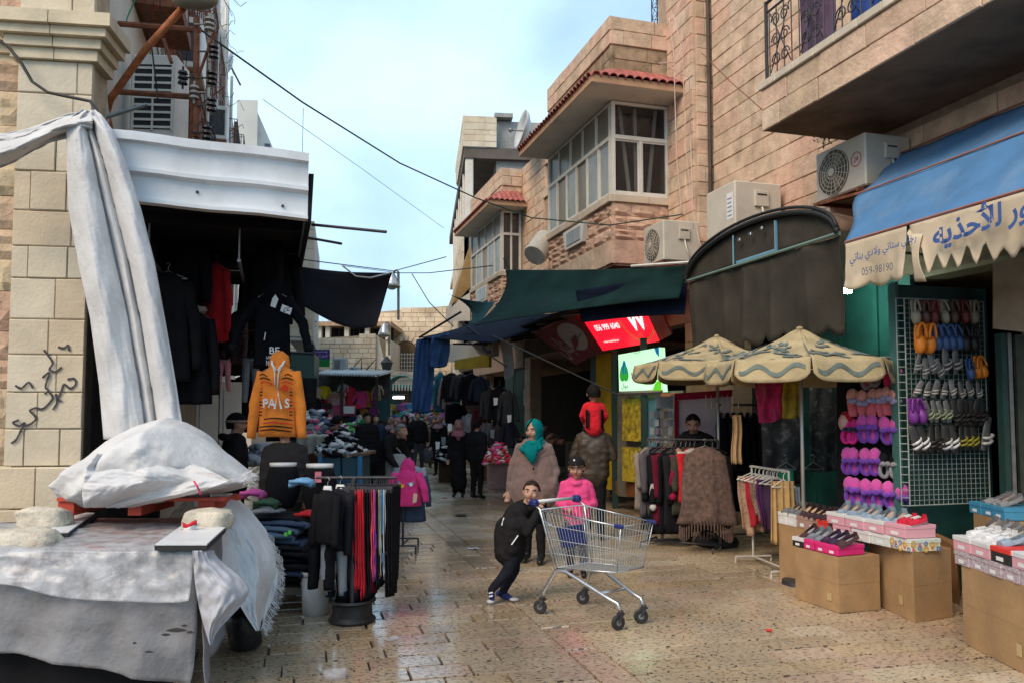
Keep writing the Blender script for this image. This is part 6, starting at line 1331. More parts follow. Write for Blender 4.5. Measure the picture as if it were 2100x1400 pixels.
for k in range(28): obj('ladder_rung', MB().tube([(A0.x-.07, A0.y+.03, lerp(zB, zA, k/27)), (A0.x, A0.y, lerp(zB, zA, k/27))], .005,5), WW, ms_)
CL = {}
def clog(key, px, py, c, label, rz=SA, tilt=0, kind='clog', sc=1.0, nm=None):
    p = pS(px, py, MS-.05); k2 = (kind, key)
    if k2 not in CL:
        t = CL[k2] = thing(nm or kind, label, kind, p, rz); L_, wd = .25,.09; m = plas(c, .5) if kind != 'sandal' else mat('shoe_'+key, c, rough=.4, var=.3, scale=40)
        rings = []
        for j in range(10):
            q = j/9; wq = wd*.5*(.4+.65*sin(pi*(.13+q*.77))**.6); rings.append([V((cos(a)*wq, -.012-.012*sin(a), L_*(.5-q))) for a in [2*pi*i/10 for i in range(10)]])
        obj('sole', MB().loft(rings), m if kind == 'clog' else mat('sole_'+('grey' if key in ('clear', 'glint', 'greyflip', 'lime', 'silver') else 'black'), (.17,.17,.17) if key in ('clear', 'glint', 'greyflip', 'lime', 'silver') else (.03,.03,.03), rough=.5, var=.3), t, smooth=True)
        if kind == 'clog':
            obj('upper', MB().ball((0,-.03, -L_*.22), 1,14,10, (wd*.55,.055, L_*.30)), m, t, smooth=True)
            obj('heel_strap', MB().tube([V((cos(a)*wd*.48,-.06, -L_*.02+sin(a)*L_*.48)) for a in [pi*q/12 for q in range(13)]], .012,6), m, t, smooth=True)
        else:
            for z in (-.06,-.02): obj('strap', MB().tube([V((cos(a)*wd*.5,-.02-.045*sin(a), z+.02*cos(a))) for a in [pi*q/9 for q in range(10)]], .011,6, flat=(.5,1.3)), m, t, smooth=True)
    else: t = dup(CL[k2], p, rz, label); t.name = nm or kind
    sc *= 1.12 if kind == 'sandal' else 1.0; t.rotation_euler = (R(6*sin(px)), R(tilt+7*sin(px*1.7)), rz+R(14*sin(px*.9))); t.scale = (sc, sc, sc*1.05); t['group'] = 'shoes hung on the wire grid'
for k, x in enumerate((1882,1900)): clog('orange', x, 693, (.80,.24,.02), ['orange clog at the start of the blue clog row', 'second orange clog next to the blue ones'][k], tilt=-6, sc=1.12)
for k, x in enumerate((1918,1932,1946,1958)): clog('blue', x, 692, (.045,.10,.26), ORD[k]+' dark blue clog beside the orange pair', tilt=-5, sc=.95)
for k, x in enumerate((1972,1990)): clog('black', x, 694, (.015,.015,.018), ['black clog after the blue row', 'black clog at the far end of the blue row'][k], tilt=-5)
for k, x in enumerate((1999,2010)): clog('orange', x, 752, (.80,.24,.02), ['lower orange clog hanging by the doorway', 'last orange clog hanging by the doorway'][k], tilt=-8, sc=.85)
for k, x in enumerate((1880,1896,1910,1924)): clog('clear', x, 745+(k%2)*10, (.28,.29,.30), ORD[k]+' grey jelly sandal below the orange clogs', kind='sandal', sc=.7, tilt=20-13*k)
for k, x in enumerate((1936,1957)): clog('greyflip', x, 738, (.30,.28,.28), ['tall grey sandal in the second shoe row', 'second tall grey sandal by the blue shoe'][k], kind='sandal', sc=.95, tilt=-3)
clog('blue', 1984,756, (.045,.10,.26), 'single blue clog beside the lower orange pair', sc=.8)
for k in range(8): clog('glint', 1882+k*17.5,797+(k%2)*3, (.45,.43,.40), ORD[k]+' glossy sandal in the row above the purple clogs', kind='sandal', sc=.62, tilt=25 if k < 4 else -12)
for k, x in enumerate((1866,1884)): clog('violet', x, 842, (.17,.03,.25), ['purple clog at the edge of the wire grid', 'second purple clog on the wire grid'][k], tilt=-4, sc=.95)
for k in range(4): clog('lime', 1902+k*13,843, (.30,.36,.22), ORD[k]+' pale green sandal beside the purple clogs', kind='sandal', sc=.75, tilt=-15)
for k in range(6): clog('dark', 1958+k*10.5,845, (.03,.025,.025), ORD[k]+' black sandal after the pale green ones', kind='sandal', sc=.9)
for k, x in enumerate((1876,1891,1938,1953)): clog('white', x, 900, (.72,.72,.72), ORD[k]+' black sandal with white straps on the lowest shoe row', kind='sandal', sc=.95, tilt=-10)
for k, x in enumerate((1908,1922)): clog('dark', x, 900, (.03,.025,.025), ['black sandal between the white strapped ones', 'second black sandal between the white strapped ones'][k], kind='sandal', sc=.9)
for k, x in enumerate((1970,1983,1995)): clog('yellow', x, 896, (.38,.33,.04), ORD[k]+' yellow dotted sandal on the lowest shoe row', kind='sandal', sc=.85)
clog('silver', 2019,888, (.62,.60,.58), 'white high sandal hanging at the grid corner', kind='sandal', sc=1.15, tilt=4)
for k in range(7): clog('shade%d'%(k%3), 1872+k*20,640, [(.30,.27,.22), (.10,.05,.045), (.16,.03,.03)][k%3], ORD[k]+' dim slipper in the topmost row under the awning', sc=.9, tilt=-5, nm='clog')
# ================================================================ cartons, shoe boxes, shoes
def carton(A, B, C, top_y, label, seams=True, flapmid=None):
    """open-topped carton from three ground corners in the image: A far end of the front face, B the near corner, C end of the side face"""
    a, b_, c = pZ(*A), pZ(*B), pZ(*C); h = pY(B[0], top_y, b_.y).z; d = a+c-b_; t = thing('cardboard_box', label, 'cardboard box', (b_.x, b_.y, 0), 0)
    P = [b_, c, d, a]; ctr = sum(P, V())/4; T = [p+(p-ctr)*-.006+V((0,0, h)) for p in P]; m = MB().hexa([p+V((0,0,.003)) for p in P]+T)
    obj('carton', m.xf(Matrix.Identity(4)), CARD, t, world=True)
    fl = MB()
    for i in range(4):
        p, q = T[i], T[(i+1)%4]; o = (p+q)/2-ctr; o.z = 0; o.normalize(); fl.hexa([p+o*.003-V((0,0, h*.48)), q+o*.003-V((0,0, h*.48)), q+o*.001-V((0,0, h*.48)), p+o*.001-V((0,0, h*.48)), p+o*.006+V((0,0,.006)), q+o*.006+V((0,0,.006)), q+o*.001+V((0,0,.006)), p+o*.001+V((0,0,.006))])
    obj('folded_flap', fl, CARD, t, world=True)
    tape = MB(); p = (a+b_)/2; o = ((a+b_)/2-ctr); o.z = 0; o.normalize(); e = (b_-a).normalized()*.03
    q = p+o*.008+e*6; tape.hexa([q-e+V((0,0, h*.18)), q+e+V((0,0, h*.18)), q+e-o*.004+V((0,0, h*.18)), q-e-o*.004+V((0,0, h*.18)), q-e+V((0,0, h*.32)), q+e+V((0,0, h*.32)), q+e-o*.004+V((0,0, h*.32)), q-e-o*.004+V((0,0, h*.32))])
    obj('tape_scrap', tape, mat('tape_tan', (.5,.36,.18), rough=.35), t, world=True)
    return t, P, h
c1, P1, h1 = carton((1632,1226), (1722,1257), (1806,1250), 1143, 'small brown carton carrying the hot pink shoe boxes')
c2, P2, h2 = carton((1784,1232), (1877,1277), (1954,1264), 1133, 'tall brown carton carrying the long row of pink and white boxes')
c3, P3, h3 = carton((1977,1318), (2160,1412), (2280,1380), 1220, 'largest brown carton cut by the picture edge')
c4, P4, h4 = carton((2003,1240), (2110,1290), (2200,1275), 1078, 'brown carton by the doorway under light blue shoe boxes')
c5, P5, h5 = carton((1640,1140), (1695,1152), (1740,1148), 1074, 'low carton behind the small one supporting white shoe boxes')
fc = solo('folded_cardboard', MB().hexa([pZ(1905,1215), pZ(1968,1240), pZ(1972,1215), pZ(1930,1195), pY(1915,1095,7.6), pY(1960,1120,7.4), pY(1962,1110,7.6), pY(1922,1092,7.8)]), mat('cardboard_dark', (.26,.13,.05), rough=.85, var=.25, scale=5), 'bent dark cardboard sheet propped between cartons and doorway', 'cardboard', pZ(1940,1220), world=True)
def shoebox(c, rz, d, body, lid, label, lidh=.035, pat=None, group='shoe boxes on the cartons'):
    rz += R(3.5*sin(c[0]*91)); t = thing('shoe_box', label, 'shoe box', V(c)+V((.008*sin(c[1]*77), .008*sin(c[0]*53), 0)), rz, group); obj('box', MB().rbox((0,0, d[2]/2), d, .003), body, t); obj('lid', MB().rbox((0,0, d[2]-lidh/2+.004), (d[0]+.008, d[1]+.008, lidh), .003), lid, t)
    obj('label_sticker', MB().b2((-d[0]*.2, -d[1]/2-.003, d[2]*.16), (d[0]*.15, -d[1]/2-.0005, d[2]*.42)), PRT, t)
    if pat == 'dots':
        for k in range(9):
            for sd in (0,1):
                r_ = .012+.008*(k%3); cpt = (-d[0]*.42+(k%5)*d[0]*.21, -d[1]/2-.003,.02+(k // 5)*.035+.01*(k%2)) if sd == 0 else (d[0]/2+.003, -d[1]*.42+(k%5)*d[1]*.21,.02+(k // 5)*.035+.01*(k%2))
                ring = MB().lathe([(r_*.5,0), (r_, 0), (r_, .002), (r_*.5,.002)], 10, cpt, ax=((0,-1,0), (1,0,0))[sd], cap=False); obj('ring_print', ring, fab([(.65,.1,.3), (.1,.2,.5), (.6,.35,.1)][k%3]), t)
    return t
PKB = mat('box_pink', (.70,.36,.42), rough=.5, var=.06); WHB = mat('box_white', (.70,.69,.68), rough=.5, var=.06, dirt=.15); HPB = mat('box_hot_pink', (.70,.025,.19), rough=.45, var=.08); BKB = mat('box_black', (.02,.02,.022), rough=.4); BLB = mat('box_blue', (.05,.25,.42), rough=.5, var=.1); TNB = mat('box_taupe', (.36,.22,.18), rough=.6, var=.1); MINT = mat('box_mint', (.60,.66,.62), rough=.5, var=.12, scale=30); PATB = mat('box_patterned', (.62,.58,.36), rough=.5, var=.5, scale=26); DIAM = mat('box_diamond', (.46,.38,.42), rough=.5, var=.35, scale=45); REDB = mat('box_red', (.70,.04,.03), rough=.45)
SHOE = {}
def flat_shoe(c, rz, col, lab, inner=(.45,.33,.24), kind='flat', pitch=20, L_=.24, group='shoes set out on the boxes'):
    key = (col, kind); rz += R(9*sin(c[0]*67+c[1]*31)); pitch += 4*sin(c[1]*91)
    if key not in SHOE:
        t = SHOE[key] = thing('shoe', lab, 'shoe', c, rz, group); wd = .085; m = mat('shoe_%d_%d_%d'%tuple(int(q*255) for q in col), col, rough=.6, var=.2, scale=40)
        out = lambda q: wd*.5*(.42+.62*sin(pi*(.12+q*.80))**.65)
        rings = [[V((cos(a)*out(j/11), L_*(j/11-.5), .006+.006*sin(a))) for a in [2*pi*i/10 for i in range(10)]] for j in range(12)]
        obj('sole', MB().loft(rings), mat('sole_tan', (.12,.09,.07), rough=.7) if kind == 'flat' else WHB, t, smooth=True)
        # upper: toe closed in front (y < 0), open collar behind
        rings = []
        for j in range(15):
            q = .02+.96*j/14; y = L_*(q-.5); wq = out(q); hh = .040+.018*sm(.55,1, q); op = sm(.30,.42, q) if kind == 'flat' else sm(.5,.62, q) ; ring = []
            for i in range(13):
                a = pi*i/12; cl = sin(a); z = .01+hh*min(1, cl*(1.25 if op < .5 else 1.0)); x = cos(a)*wq
                if op > 0: lim = lerp(1,.55, op); a2 = (a/pi-.5); x = math.copysign(max(abs(x), wq*.78*op), a2*-1 if a2 else 1) if abs(a2) < .5*(1-.0) else x
                ring.append(V((x, y, z)))
            rings.append(ring)
        mm = MB(); nn = 13
        for j in range(14):
            q = .02+.96*(j+.5)/14; op = q > (.36 if kind == 'flat' else .56)
            for i in range(12):
                if op and 3 <= i <= 8: continue
                mm.add([rings[j][i], rings[j][i+1], rings[j+1][i+1], rings[j+1][i]], [(0,1,2,3)])
        mm.add(rings[-1]+[V((0, L_*.48,.01))], [(i, i+1,13) for i in range(12)]); mm.add(rings[0]+[V((0, -L_*.49,.01))], [(i+1, i, 13) for i in range(12)])
        obj('upper', mm, m, t, smooth=True)
        obj('insole', MB().loft([[V((cos(a)*out(j/8)*.86, L_*(.02+j/8*.95-.5), .016+.003*sin(a))) for a in [2*pi*i/8 for i in range(8)]] for j in range(9)]), fab(inner), t, smooth=True)
        if kind == 'sneaker':
            for k in range(4): obj('lace', MB().tube([(-.025,-.03+k*.02,.055), (0,-.028+k*.02,.066), (.025,-.03+k*.02,.055)], .005,5), WHITEC, t)
        else: obj('bow', MB().ball((0, -L_*.26,.05), .014,8,6, (1.6,.7,.6)), m, t, smooth=True)
    else: t = dup(SHOE[key], c, rz, lab, group)
    t.rotation_euler = (R(pitch), 0, rz); return t
Us = V((-sS, cS, 0)); Un = V((cS, sS, 0)); ZZ = V((0,0,1))
# long row on the tall carton: street-side face, boxes side by side along the street
b0 = P2[0]+V((0,0, h2+.006))+Un*.13+Us*.02
ROWB = [(PATB, MINT, 'white box with colourful ring print at the near end of the long row', 'dots'), (MINT, WHB, 'white shoe box with blue button beside the ring printed one', None), (WHB, WHB, 'white shoe box in the bottom layer of the long row', None), (WHB, PKB, 'white box with pinkish lid at the far bottom of the long row', None)]
for k, (bd_, ld, lb, pt_) in enumerate(ROWB): shoebox(b0+Us*(.10+k*.245), SA+R(90)-R(180), (.235,.30,.10), bd_, ld, lb, pat=pt_)
ROWT = [(PKB, PKB, 'pink shoe box under red white sneakers at the near end'), (PKB, WHB, 'pink shoe box with white lid, second from the sneaker end'), (PKB, WHB, 'pink shoe box with white lid under blue flats'), (PKB, WHB, 'farthest pink shoe box of the top layer')]
for k, (bd_, ld, lb) in enumerate(ROWT): shoebox(b0+Us*(.14+k*.26)+ZZ*.108, SA-R(90), (.25,.30,.105), bd_, ld, lb)
b1 = b0+ZZ*.219
for k in range(2): flat_shoe(b1+Us*(.05+k*.10)-Un*.02, SA-R(80), (.62,.02,.05), ['red sneaker with white laces at the near box end', 'second red sneaker beside the pale blue flats'][k], kind='sneaker', pitch=8, L_=.2)
for k in range(8): flat_shoe(b1+Us*(.26+k*.098)-Un*.03*(k%2), SA-R(72), (.26,.34,.42), ORD[k]+' pale blue flat shoe along the pink boxes', pitch=22)
# farther boxes: red, taupe, white
zf = h5+.006; b2_ = P5[0]+V((0,0, zf))+Un*.15
far_row = b0+Us*1.12+ZZ*(.0)
ST2 = [(REDB, REDB, 'red shoe box between taupe and pink ones'), (TNB, TNB, 'taupe shoe box beside the red one'), (TNB, TNB, 'taupe shoe box next to the white pair'), (WHB, WHB, 'cream shoe box before the last white one'), (WHB, WHB, 'last white shoe box at the far end of the row')]
s2_ = thing('cardboard_box', 'carton hidden behind the small one below the taupe shoe boxes', 'cardboard box', far_row+Us*.45-ZZ*(h2)); s2_.rotation_euler = (0,0, SA); WM[s2_.name] = wmat(s2_); obj('carton', MB().b2((-.14,-.5,0), (.25,.27, h2)), CARD, s2_)
for k, (bd_, ld, lb) in enumerate(ST2): shoebox(far_row+Us*(.0+k*.165)+ZZ*.0, SA-R(90), (.158,.30,.12), bd_, ld, lb)
for k in range(9): flat_shoe(far_row+Us*(-.05+k*.088)+ZZ*.135-Un*.03, SA-R(70), (.05,.025,.035) if k < 6 else (.16,.17,.18), (ORD[k]+' dark tan lined flat shoe over the taupe boxes') if k < 6 else ORD[k-6]+' grey shoe on the far white boxes', pitch=22, inner=(.5,.36,.22))
# hot pink boxes on the small carton
hb = P1[0]+V((0,0, h1+.006))-Un*.0+Us*.02+V((-.05,.12,0))
ed = (P1[3]-P1[0]).normalized(); en = (P1[1]-P1[0]).normalized(); rz1 = math.atan2(-ed.y, -ed.x)
hb = P1[0]+V((0,0, h1+.006))+ed*.12+en*.17
for k, (bd_, lb) in enumerate(((HPB, 'hot pink shoe box at the near edge of the small carton'), (HPB, 'middle hot pink shoe box on the small carton'), (HPB, 'hot pink shoe box beside the black one'), (BKB, 'black shoe box with white lid on the small carton'))):
    shoebox(hb+ed*(.0+k*.155), rz1, (.148,.30,.085), bd_, bd_ if bd_ is HPB else WHB, lb)
for k in range(6): flat_shoe(hb+ed*(-.05+k*.105)+ZZ*.10+en*-.01, rz1+R(12), [(.07,.03,.03), (.04,.02,.05), (.05,.02,.06), (.20,.22,.25), (.20,.22,.25), (.07,.03,.03)][k], ORD[k]+[' brown bowed flat shoe', ' dark purple flat shoe', ' violet flat shoe', ' grey flat shoe', ' slate flat shoe', ' chocolate flat shoe'][k]+' on the hot pink boxes', pitch=20, inner=(.3,.3,.32))
# boxes on the large near carton
ed3 = (P3[3]-P3[0]).normalized(); en3 = (P3[1]-P3[0]).normalized(); rz3 = math.atan2(-ed3.y, -ed3.x); q3 = P3[3]+V((0,0, h3+.006))+en3*.17
for k in range(5): shoebox(q3-ed3*(.12+k*.20), rz3, (.195,.32,.10), DIAM, DIAM, ORD[k]+' grey diamond printed box on the large carton')
for k, (bd_, ld, lb) in enumerate(((PKB, WHB, 'pink box with white lid at the corner of the large carton'), (PKB, WHB, 'second pink box with white lid above the diamond boxes'), (BKB, REDB, 'black shoe box with red lid on the large carton'), (PKB, WHB, 'pink box partly outside the frame on the large carton'))): shoebox(q3-ed3*(.13+k*.245)+ZZ*.106, rz3, (.24,.32,.105), bd_, ld, lb)
for k in range(5): flat_shoe(q3-ed3*(.10+k*.10)+ZZ*.222, rz3+R(15), (.70,.70,.70) if k != 4 else (.26,.34,.42), [' white sneaker with pink laces', ' white sneaker', ' pale sneaker', ' last sneaker', ' pale blue shoe'][k].strip()+[' first on the large carton', ' second on the large carton', ' beside the red lid', ' before the blue flat', ' over the red lid'][k], kind='sneaker' if k != 4 else 'flat', pitch=10, L_=.22)
for k in range(4): flat_shoe(q3-ed3*(.02+k*.12)+ZZ*.235+en3*.17, rz3+R(10), (.22,.22,.23), ORD[k]+' grey moccasin behind the white sneakers', pitch=24)
# light blue boxes by the doorway
ed4 = (P4[3]-P4[0]).normalized(); en4 = (P4[1]-P4[0]).normalized(); rz4 = math.atan2(-ed4.y, -ed4.x); q4 = P4[3]+V((0,0, h4+.006))+en4*.17
for k in range(3): shoebox(q4-ed4*(.11+k*.2), rz4, (.19,.3,.10), BLB, BLB, ORD[k]+' light blue shoe box by the doorway')
for k in range(3): flat_shoe(q4-ed4*(.2+k*.11)+ZZ*.115, rz4+R(10), (.22,.22,.23), ORD[k]+' grey moccasin on the light blue boxes', pitch=20)
# ================================================================ parasols
PSC = mat('parasol_cloth', (.43,.34,.19), rough=.9, var=.2, scale=5, bump=.3, bscale=30, dirt=.55, dcol=(.24,.21,.13)); PWV = mat('parasol_paint', (.13,.165,.15), rough=.85, var=.3, scale=10)
def parasol(apx, Y, ez_px, r, label, rz0, polez0=0.0, n=8):
    a = pY(*apx, Y); ez = pY(apx[0], ez_px, Y).z; t = thing('parasol', label, 'parasol', (a.x, Y, 0), rz0); H = a.z; val = .22
    obj('pole', MB().tube([(0,0, polez0), (0,0, H-.02)], .02,10), mat('pole_grey', (.42,.40,.36), rough=.4, metal=.5, var=.15), t, smooth=True)
    corner = [V((r*cos(2*pi*k/n), r*sin(2*pi*k/n), ez)) for k in range(n)]; top = V((0,0, H))
    for k in range(n):
        c0, c1 = corner[k], corner[(k+1)%n]; mid = (c0+c1)/2
        def pan(u, v, c0=c0, c1=c1):
            e = c0.lerp(c1, u); p = top.lerp(e, v); p = p+V((0,0,-.05*sin(pi*v)-.03*v*sin(pi*u)*(1-.6*v)+.016*nz(u*5+k, v*5)+.008*rdg(u*19+v*6)*v*(1-v))); return p
        obj('canopy_panel', MB().sheet(pan, 10,10,.004), PSC, t, smooth=True)
        outw = V((mid.x, mid.y, 0)).normalized()
        def va(u, v, c0=c0, c1=c1, outw=outw):
            p = c0.lerp(c1, u); rl_ = min(1, min(u, 1-u)*7)**.5; return V((p.x, p.y, p.z-.03*sin(pi*u)*.6+.008))+V((0,0, -v*val*(.70+.30*rl_)))+outw*(.012+.03*v+.015*sin(u*9+k)*v)
        vo = obj('valance', MB().sheet(va, 18,6,.004), PSC, t, smooth=True)
        wav = MB()
        for sgm in range(26):
            u0, u1 = .06+.88*sgm/26,.06+.88*(sgm+1)/26; y = lambda u: .48+.20*sin(u*2*pi*2.0+k)
            wav.add([va(u0, y(u0)-.1)+outw*.009, va(u1, y(u1)-.1)+outw*.009, va(u1, y(u1)+.1)+outw*.009, va(u0, y(u0)+.1)+outw*.009], [(0,1,2,3)])
        obj('painted_wave', wav, PWV, vo)
        sq = MB(); rq = random.Random(k*7+int(r*100))
        for j in range(9):
            u, v = rq.uniform(.1,.9), rq.uniform(.3,.92); du, dv = rq.choice((-.06,.06)), rq.uniform(-.02,.02); pts = []
            for q in range(8):
                pts.append((min(.97, max(.03, u)), min(.97, max(.08, v)))); u += du; v += dv; du += rq.uniform(-.025,.025); dv += rq.uniform(-.025,.025); du = max(-.075, min(.075, du)); dv = max(-.028, min(.028, dv)); dv -= .02*(v > .9)-.02*(v < .25)
            for (q0, q1) in zip(pts, pts[1:]):
                d = (q1[0]-q0[0], q1[1]-q0[1]); L_ = sqrt(d[0]**2+d[1]**2)+1e-6; ox, oy = -d[1]/L_*.036, d[0]/L_*.028
                P_ = [(q0[0]-ox, q0[1]-oy), (q1[0]-ox, q1[1]-oy), (q1[0]+ox, q1[1]+oy), (q0[0]+ox, q0[1]+oy)]; sq.add([pan(min(.99, max(.01, x)), min(.99, max(.02, y)))+V((0,0,.012))+outw*.003 for x, y in P_], [(0,1,2,3)])
        obj('painted_pattern', sq, PWV, t)
        obj('rib', MB().tube([c0+V((0,0,-.02)), V((c0.x*.05, c0.y*.05, H-.09))], .008,5), STEEL_D, t)
        if k%2 == 0: obj('stretcher', MB().tube([(0,0, H-.55), c0*.55+V((0,0, lerp(H, ez, .55)-c0.z*.55-.04))], .006,5), STEEL_D, t)
    obj('finial', MB().lathe([(.04,-.02), (.03,.006), (.015,.012), (.005,.016)], 12, (0,0, H)), PSC, t, smooth=True)
    return t
parasol((1640,672), 8.35,744,.94, 'large sand coloured parasol with painted waves nearest the slippers', R(-104))
parasol((1470,688), 10.4,748,1.05, 'farther sand coloured parasol with wavy paint beside the mint sign', R(-100))
# ================================================================ air conditioners on the facade
def ac(px4, t_face, depth, label, fan=True, sticker=None, side_box=True, cx=.38):
    """street-facing unit: image corners of its front face (tl, tr, br, bl) on the plane t_face"""
    a, b_ = ts(pT(*px4[0], t_face)), ts(pT(*px4[2], t_face)); s1, s0 = a[1], b_[1]; z0 = (ts(pT(*px4[3], t_face))[2]+b_[2])/2; z1 = (a[2]+ts(pT(*px4[1], t_face))[2])/2; L_, H = s1-s0, z1-z0
    t = thing('air_conditioner', label, 'air conditioner', w(t_face, s0, z0), SA); W_ = mat('ac_beige', (.58,.53,.45), rough=.5, var=.07, scale=4, dirt=.3, dcol=(.34,.28,.2))
    obj('casing', MB().rbox((depth/2, L_/2, H/2), (depth, L_, H), .018), W_, t)
    if fan:
        cy, cz, r = L_*(1-cx), H*.48, min(H*.44, L_*.36)
        obj('fan_well', MB().lathe([(.01,0), (r, 0), (r, .004), (.01,.004)], 32, (-.003, cy, cz), ax=(-1,0,0)), mat('fan_dark', (.10,.085,.065), rough=.7, var=.3), t)
        for k in range(3):
            a0 = 2*pi*k/3; obj('fan_blade', MB().add([(-.008, cy+r*.15*cos(a0), cz+r*.15*sin(a0)), (-.008, cy+r*.85*cos(a0-.5), cz+r*.85*sin(a0-.5)), (-.014, cy+r*.9*cos(a0+.35), cz+r*.9*sin(a0+.35)), (-.014, cy+r*.2*cos(a0+.9), cz+r*.2*sin(a0+.9))], [(0,1,2,3)]), mat('fan_tan', (.25,.2,.14), rough=.6), t)
        gr = MB()
        for k in range(5): gr.tube([(-.03+.01*(k/4), cy+r*(.3+.175*k)*cos(q), cz+r*(.3+.175*k)*sin(q)) for q in [2*pi*i/32 for i in range(33)]], .0035,4)
        for k in range(18): q = 2*pi*k/18; gr.tube([(-.032, cy+r*.15*cos(q), cz+r*.15*sin(q)), (-.02, cy+r*cos(q+.3), cz+r*sin(q+.3))], .003,4)
        obj('fan_grille', gr, W_, t); obj('fan_hub', MB().lathe([(r*.17,0), (r*.17,.012), (.002,.016)], 16, (-.03, cy, cz), ax=(-1,0,0)), W_, t)
    if side_box: obj('valve_cover', MB().rbox((depth*.55,-.018, H*.68), (depth*.30,.035, H*.30), .008), W_, t); obj('valve_slot', MB().b2((depth*.45,-.04, H*.74), (depth*.65,-.036, H*.77)), IRON, t); obj('hose', MB().tube([(depth*.55,-.03, H*.52), (depth*.58,-.05, H*.3), (depth*.75,-.03,-.05)], .012,6), FRAME_W, t, smooth=True)
    obj('bracket', MB().b2((-.05, L_*.08,-.05), (depth+.12, L_*.12,-.008)).b2((-.05, L_*.88,-.05), (depth+.12, L_*.92,-.008)), RUST, t)
    if sticker == 'red':
        rg = MB().lathe([(.075,0), (.085,0), (.085,.002), (.075,.002)], 24, (-.002, L_*.17, H*.55), ax=(-1,0,0), cap=False); obj('sticker', rg, fab((.6,.08,.08)), t)
        obj('sticker_print', text_mb('24', lambda u, v: V((-.004, L_*.17+.035-.07*u, H*.55-.03+.06*v))), fab((.6,.08,.08)), t)
    if sticker == 'paper':
        obj('sticker', MB().b2((-.003, L_*.06, H*.30), (-.0005, L_*.27, H*.80)), PRT, t)
        for k in range(5): obj('print_line', MB().b2((-.005, L_*(.10+.01*(k%2)), H*(.36+.08*k)), (-.0032, L_*.24, H*(.38+.08*k))), fab((.12,.15,.3)), t)
    return t
ac([(1672,312), (1776,275), (1776,385), (1676,412)], 6.25,.62, 'beige air conditioner with big fan under the balcony', sticker='red')
ob = MB().hexa([pT(1668,424,6.2), pT(1784,393,6.2), pT(1790,393,6.9), pT(1700,424,6.9), pT(1668,418,6.2), pT(1784,387,6.2), pT(1790,387,6.9), pT(1700,418,6.9)]); 
solo('ac_shelf', ob, RUST, 'rusty shelf carrying the big fan unit under the balcony', 'shelf', pT(1730,410,6.5), world=True)['category'] = 'shelf'
ac([(1448,396), (1508,371), (1508,478), (1448,502)], 6.05,.75, 'pale air conditioner with paper sticker above the barrel awning', fan=False, sticker='paper')
ac([(1319,464), (1361,456), (1361,538), (1320,545)], 5.85,.65, 'small white air conditioner by the rough stone bay', cx=.45)
pl_ = thing('wall_plant', 'small green weed sprouting above the big fan unit', 'plant', pT(1690,295,6.7)); lv = MB(); rl2 = random.Random(8)
for k in range(60):
    p = V((rl2.gauss(0,.05), rl2.gauss(0,.05), rl2.uniform(-.02,.12))); d = V((rl2.uniform(-1,1), rl2.uniform(-1,1), rl2.uniform(-.3,.8)))*.05; e = V((d.y, -d.x, .01))*.3; lv.add([p, p+d*.5+e, p+d, p+d*.5-e], [(0,1,2,3)])
obj('leaves', lv, mat('weed_green', (.06,.09,.025), rough=.7, var=.4, scale=30), pl_); obj('stem', MB().tube([(0,.02,-.06), (0,0,.06)], .008,5), MC['weed_green'], pl_)
tk_ = thing('ribbed_barrel', 'white ribbed barrel shaped vent between the two bays', 'vent', pY(1107,510,17)); rg = MB()
obj('shell', MB().lathe([(.02,-.26), (.22,-.26)]+[(.24+.012*(k%2), -.26+.075*k) for k in range(9)]+[(.22,.35), (.02,.35)], 26, ax=(.45,.55,.7)), mat('barrel_white', (.62,.56,.47), rough=.6, var=.1, dirt=.3), tk_, auto=30)
# ================================================================ clothes racks on the right
def rail_rack(name, label, p0, p1, zr, m, foot=.3, Hh=None):
    t = thing(name, label, 'clothes rack', ((p0.x+p1.x)/2, (p0.y+p1.y)/2,0)); a, b_ = V((p0.x, p0.y, 0)), V((p1.x, p1.y, 0)); d = (b_-a).normalized(); o = V((-d.y, d.x, 0))
    obj('rail', MB().tube([a+V((0,0, zr)), b_+V((0,0, zr))], .014,8), m, t, world=True)
    for q in (a, b_):
        obj('post', MB().tube([q+V((0,0,.06)), q+V((0,0, zr))], .013,8), m, t, world=True); obj('foot', MB().tube([q-o*foot+V((0,0,.0)), q-o*foot+V((0,0,.06)), q+o*foot+V((0,0,.06)), q+o*foot+V((0,0,.0))], .012,6), m, t, world=True)
    obj('base_bar', MB().tube([a+V((0,0,.06)), b_+V((0,0,.06))], .011,6), m, t, world=True); return t
ra_, rb_2 = pZ(1330,1115), pZ(1476,1128); zrA = pY(1400,903,10.1).z
rail_rack('clothes_rack', 'long rack of dark coats beside the parasol', ra_, rb_2, zrA, IRON)
dA = (rb_2-ra_).normalized(); LA = (rb_2-ra_).length
RA = [(.02, fab((.24,.20,.17)), .95, 'beige grey cardigan at the far end of the dark rack'), (.07, fab((.10,.09,.10)), 1.05, 'smoke grey cardigan beside the beige one'), (.13, BLK, 1.25, 'black coat near the far end of the dark rack'), (.20, BLK, 1.3, 'second black coat on the dark rack'), (.27, MAROON, 1.15, 'maroon knit on the dark rack'), (.33, BLK, 1.3, 'black coat beside the crimson scarf'), (.41, CHAR, 1.2, 'charcoal jacket in the middle of the dark rack'), (.48, BLK, 1.28, 'black coat right of the charcoal jacket'), (.55, fab((.06,.06,.045)), 1.0, 'dark olive cardigan by the red jacket'), (.61, REDC, .8, 'red jacket peeping behind the brown poncho'), (.67, fab((.55,.50,.45)), .6, 'cream fur collared top by the poncho'), (.92, BLK, 1.2, 'black coat behind the brown poncho'), (.99, CHAR, 1.2, 'dark coat at the near end of the dark rack')]
ang = math.atan2(dA.y, dA.x)
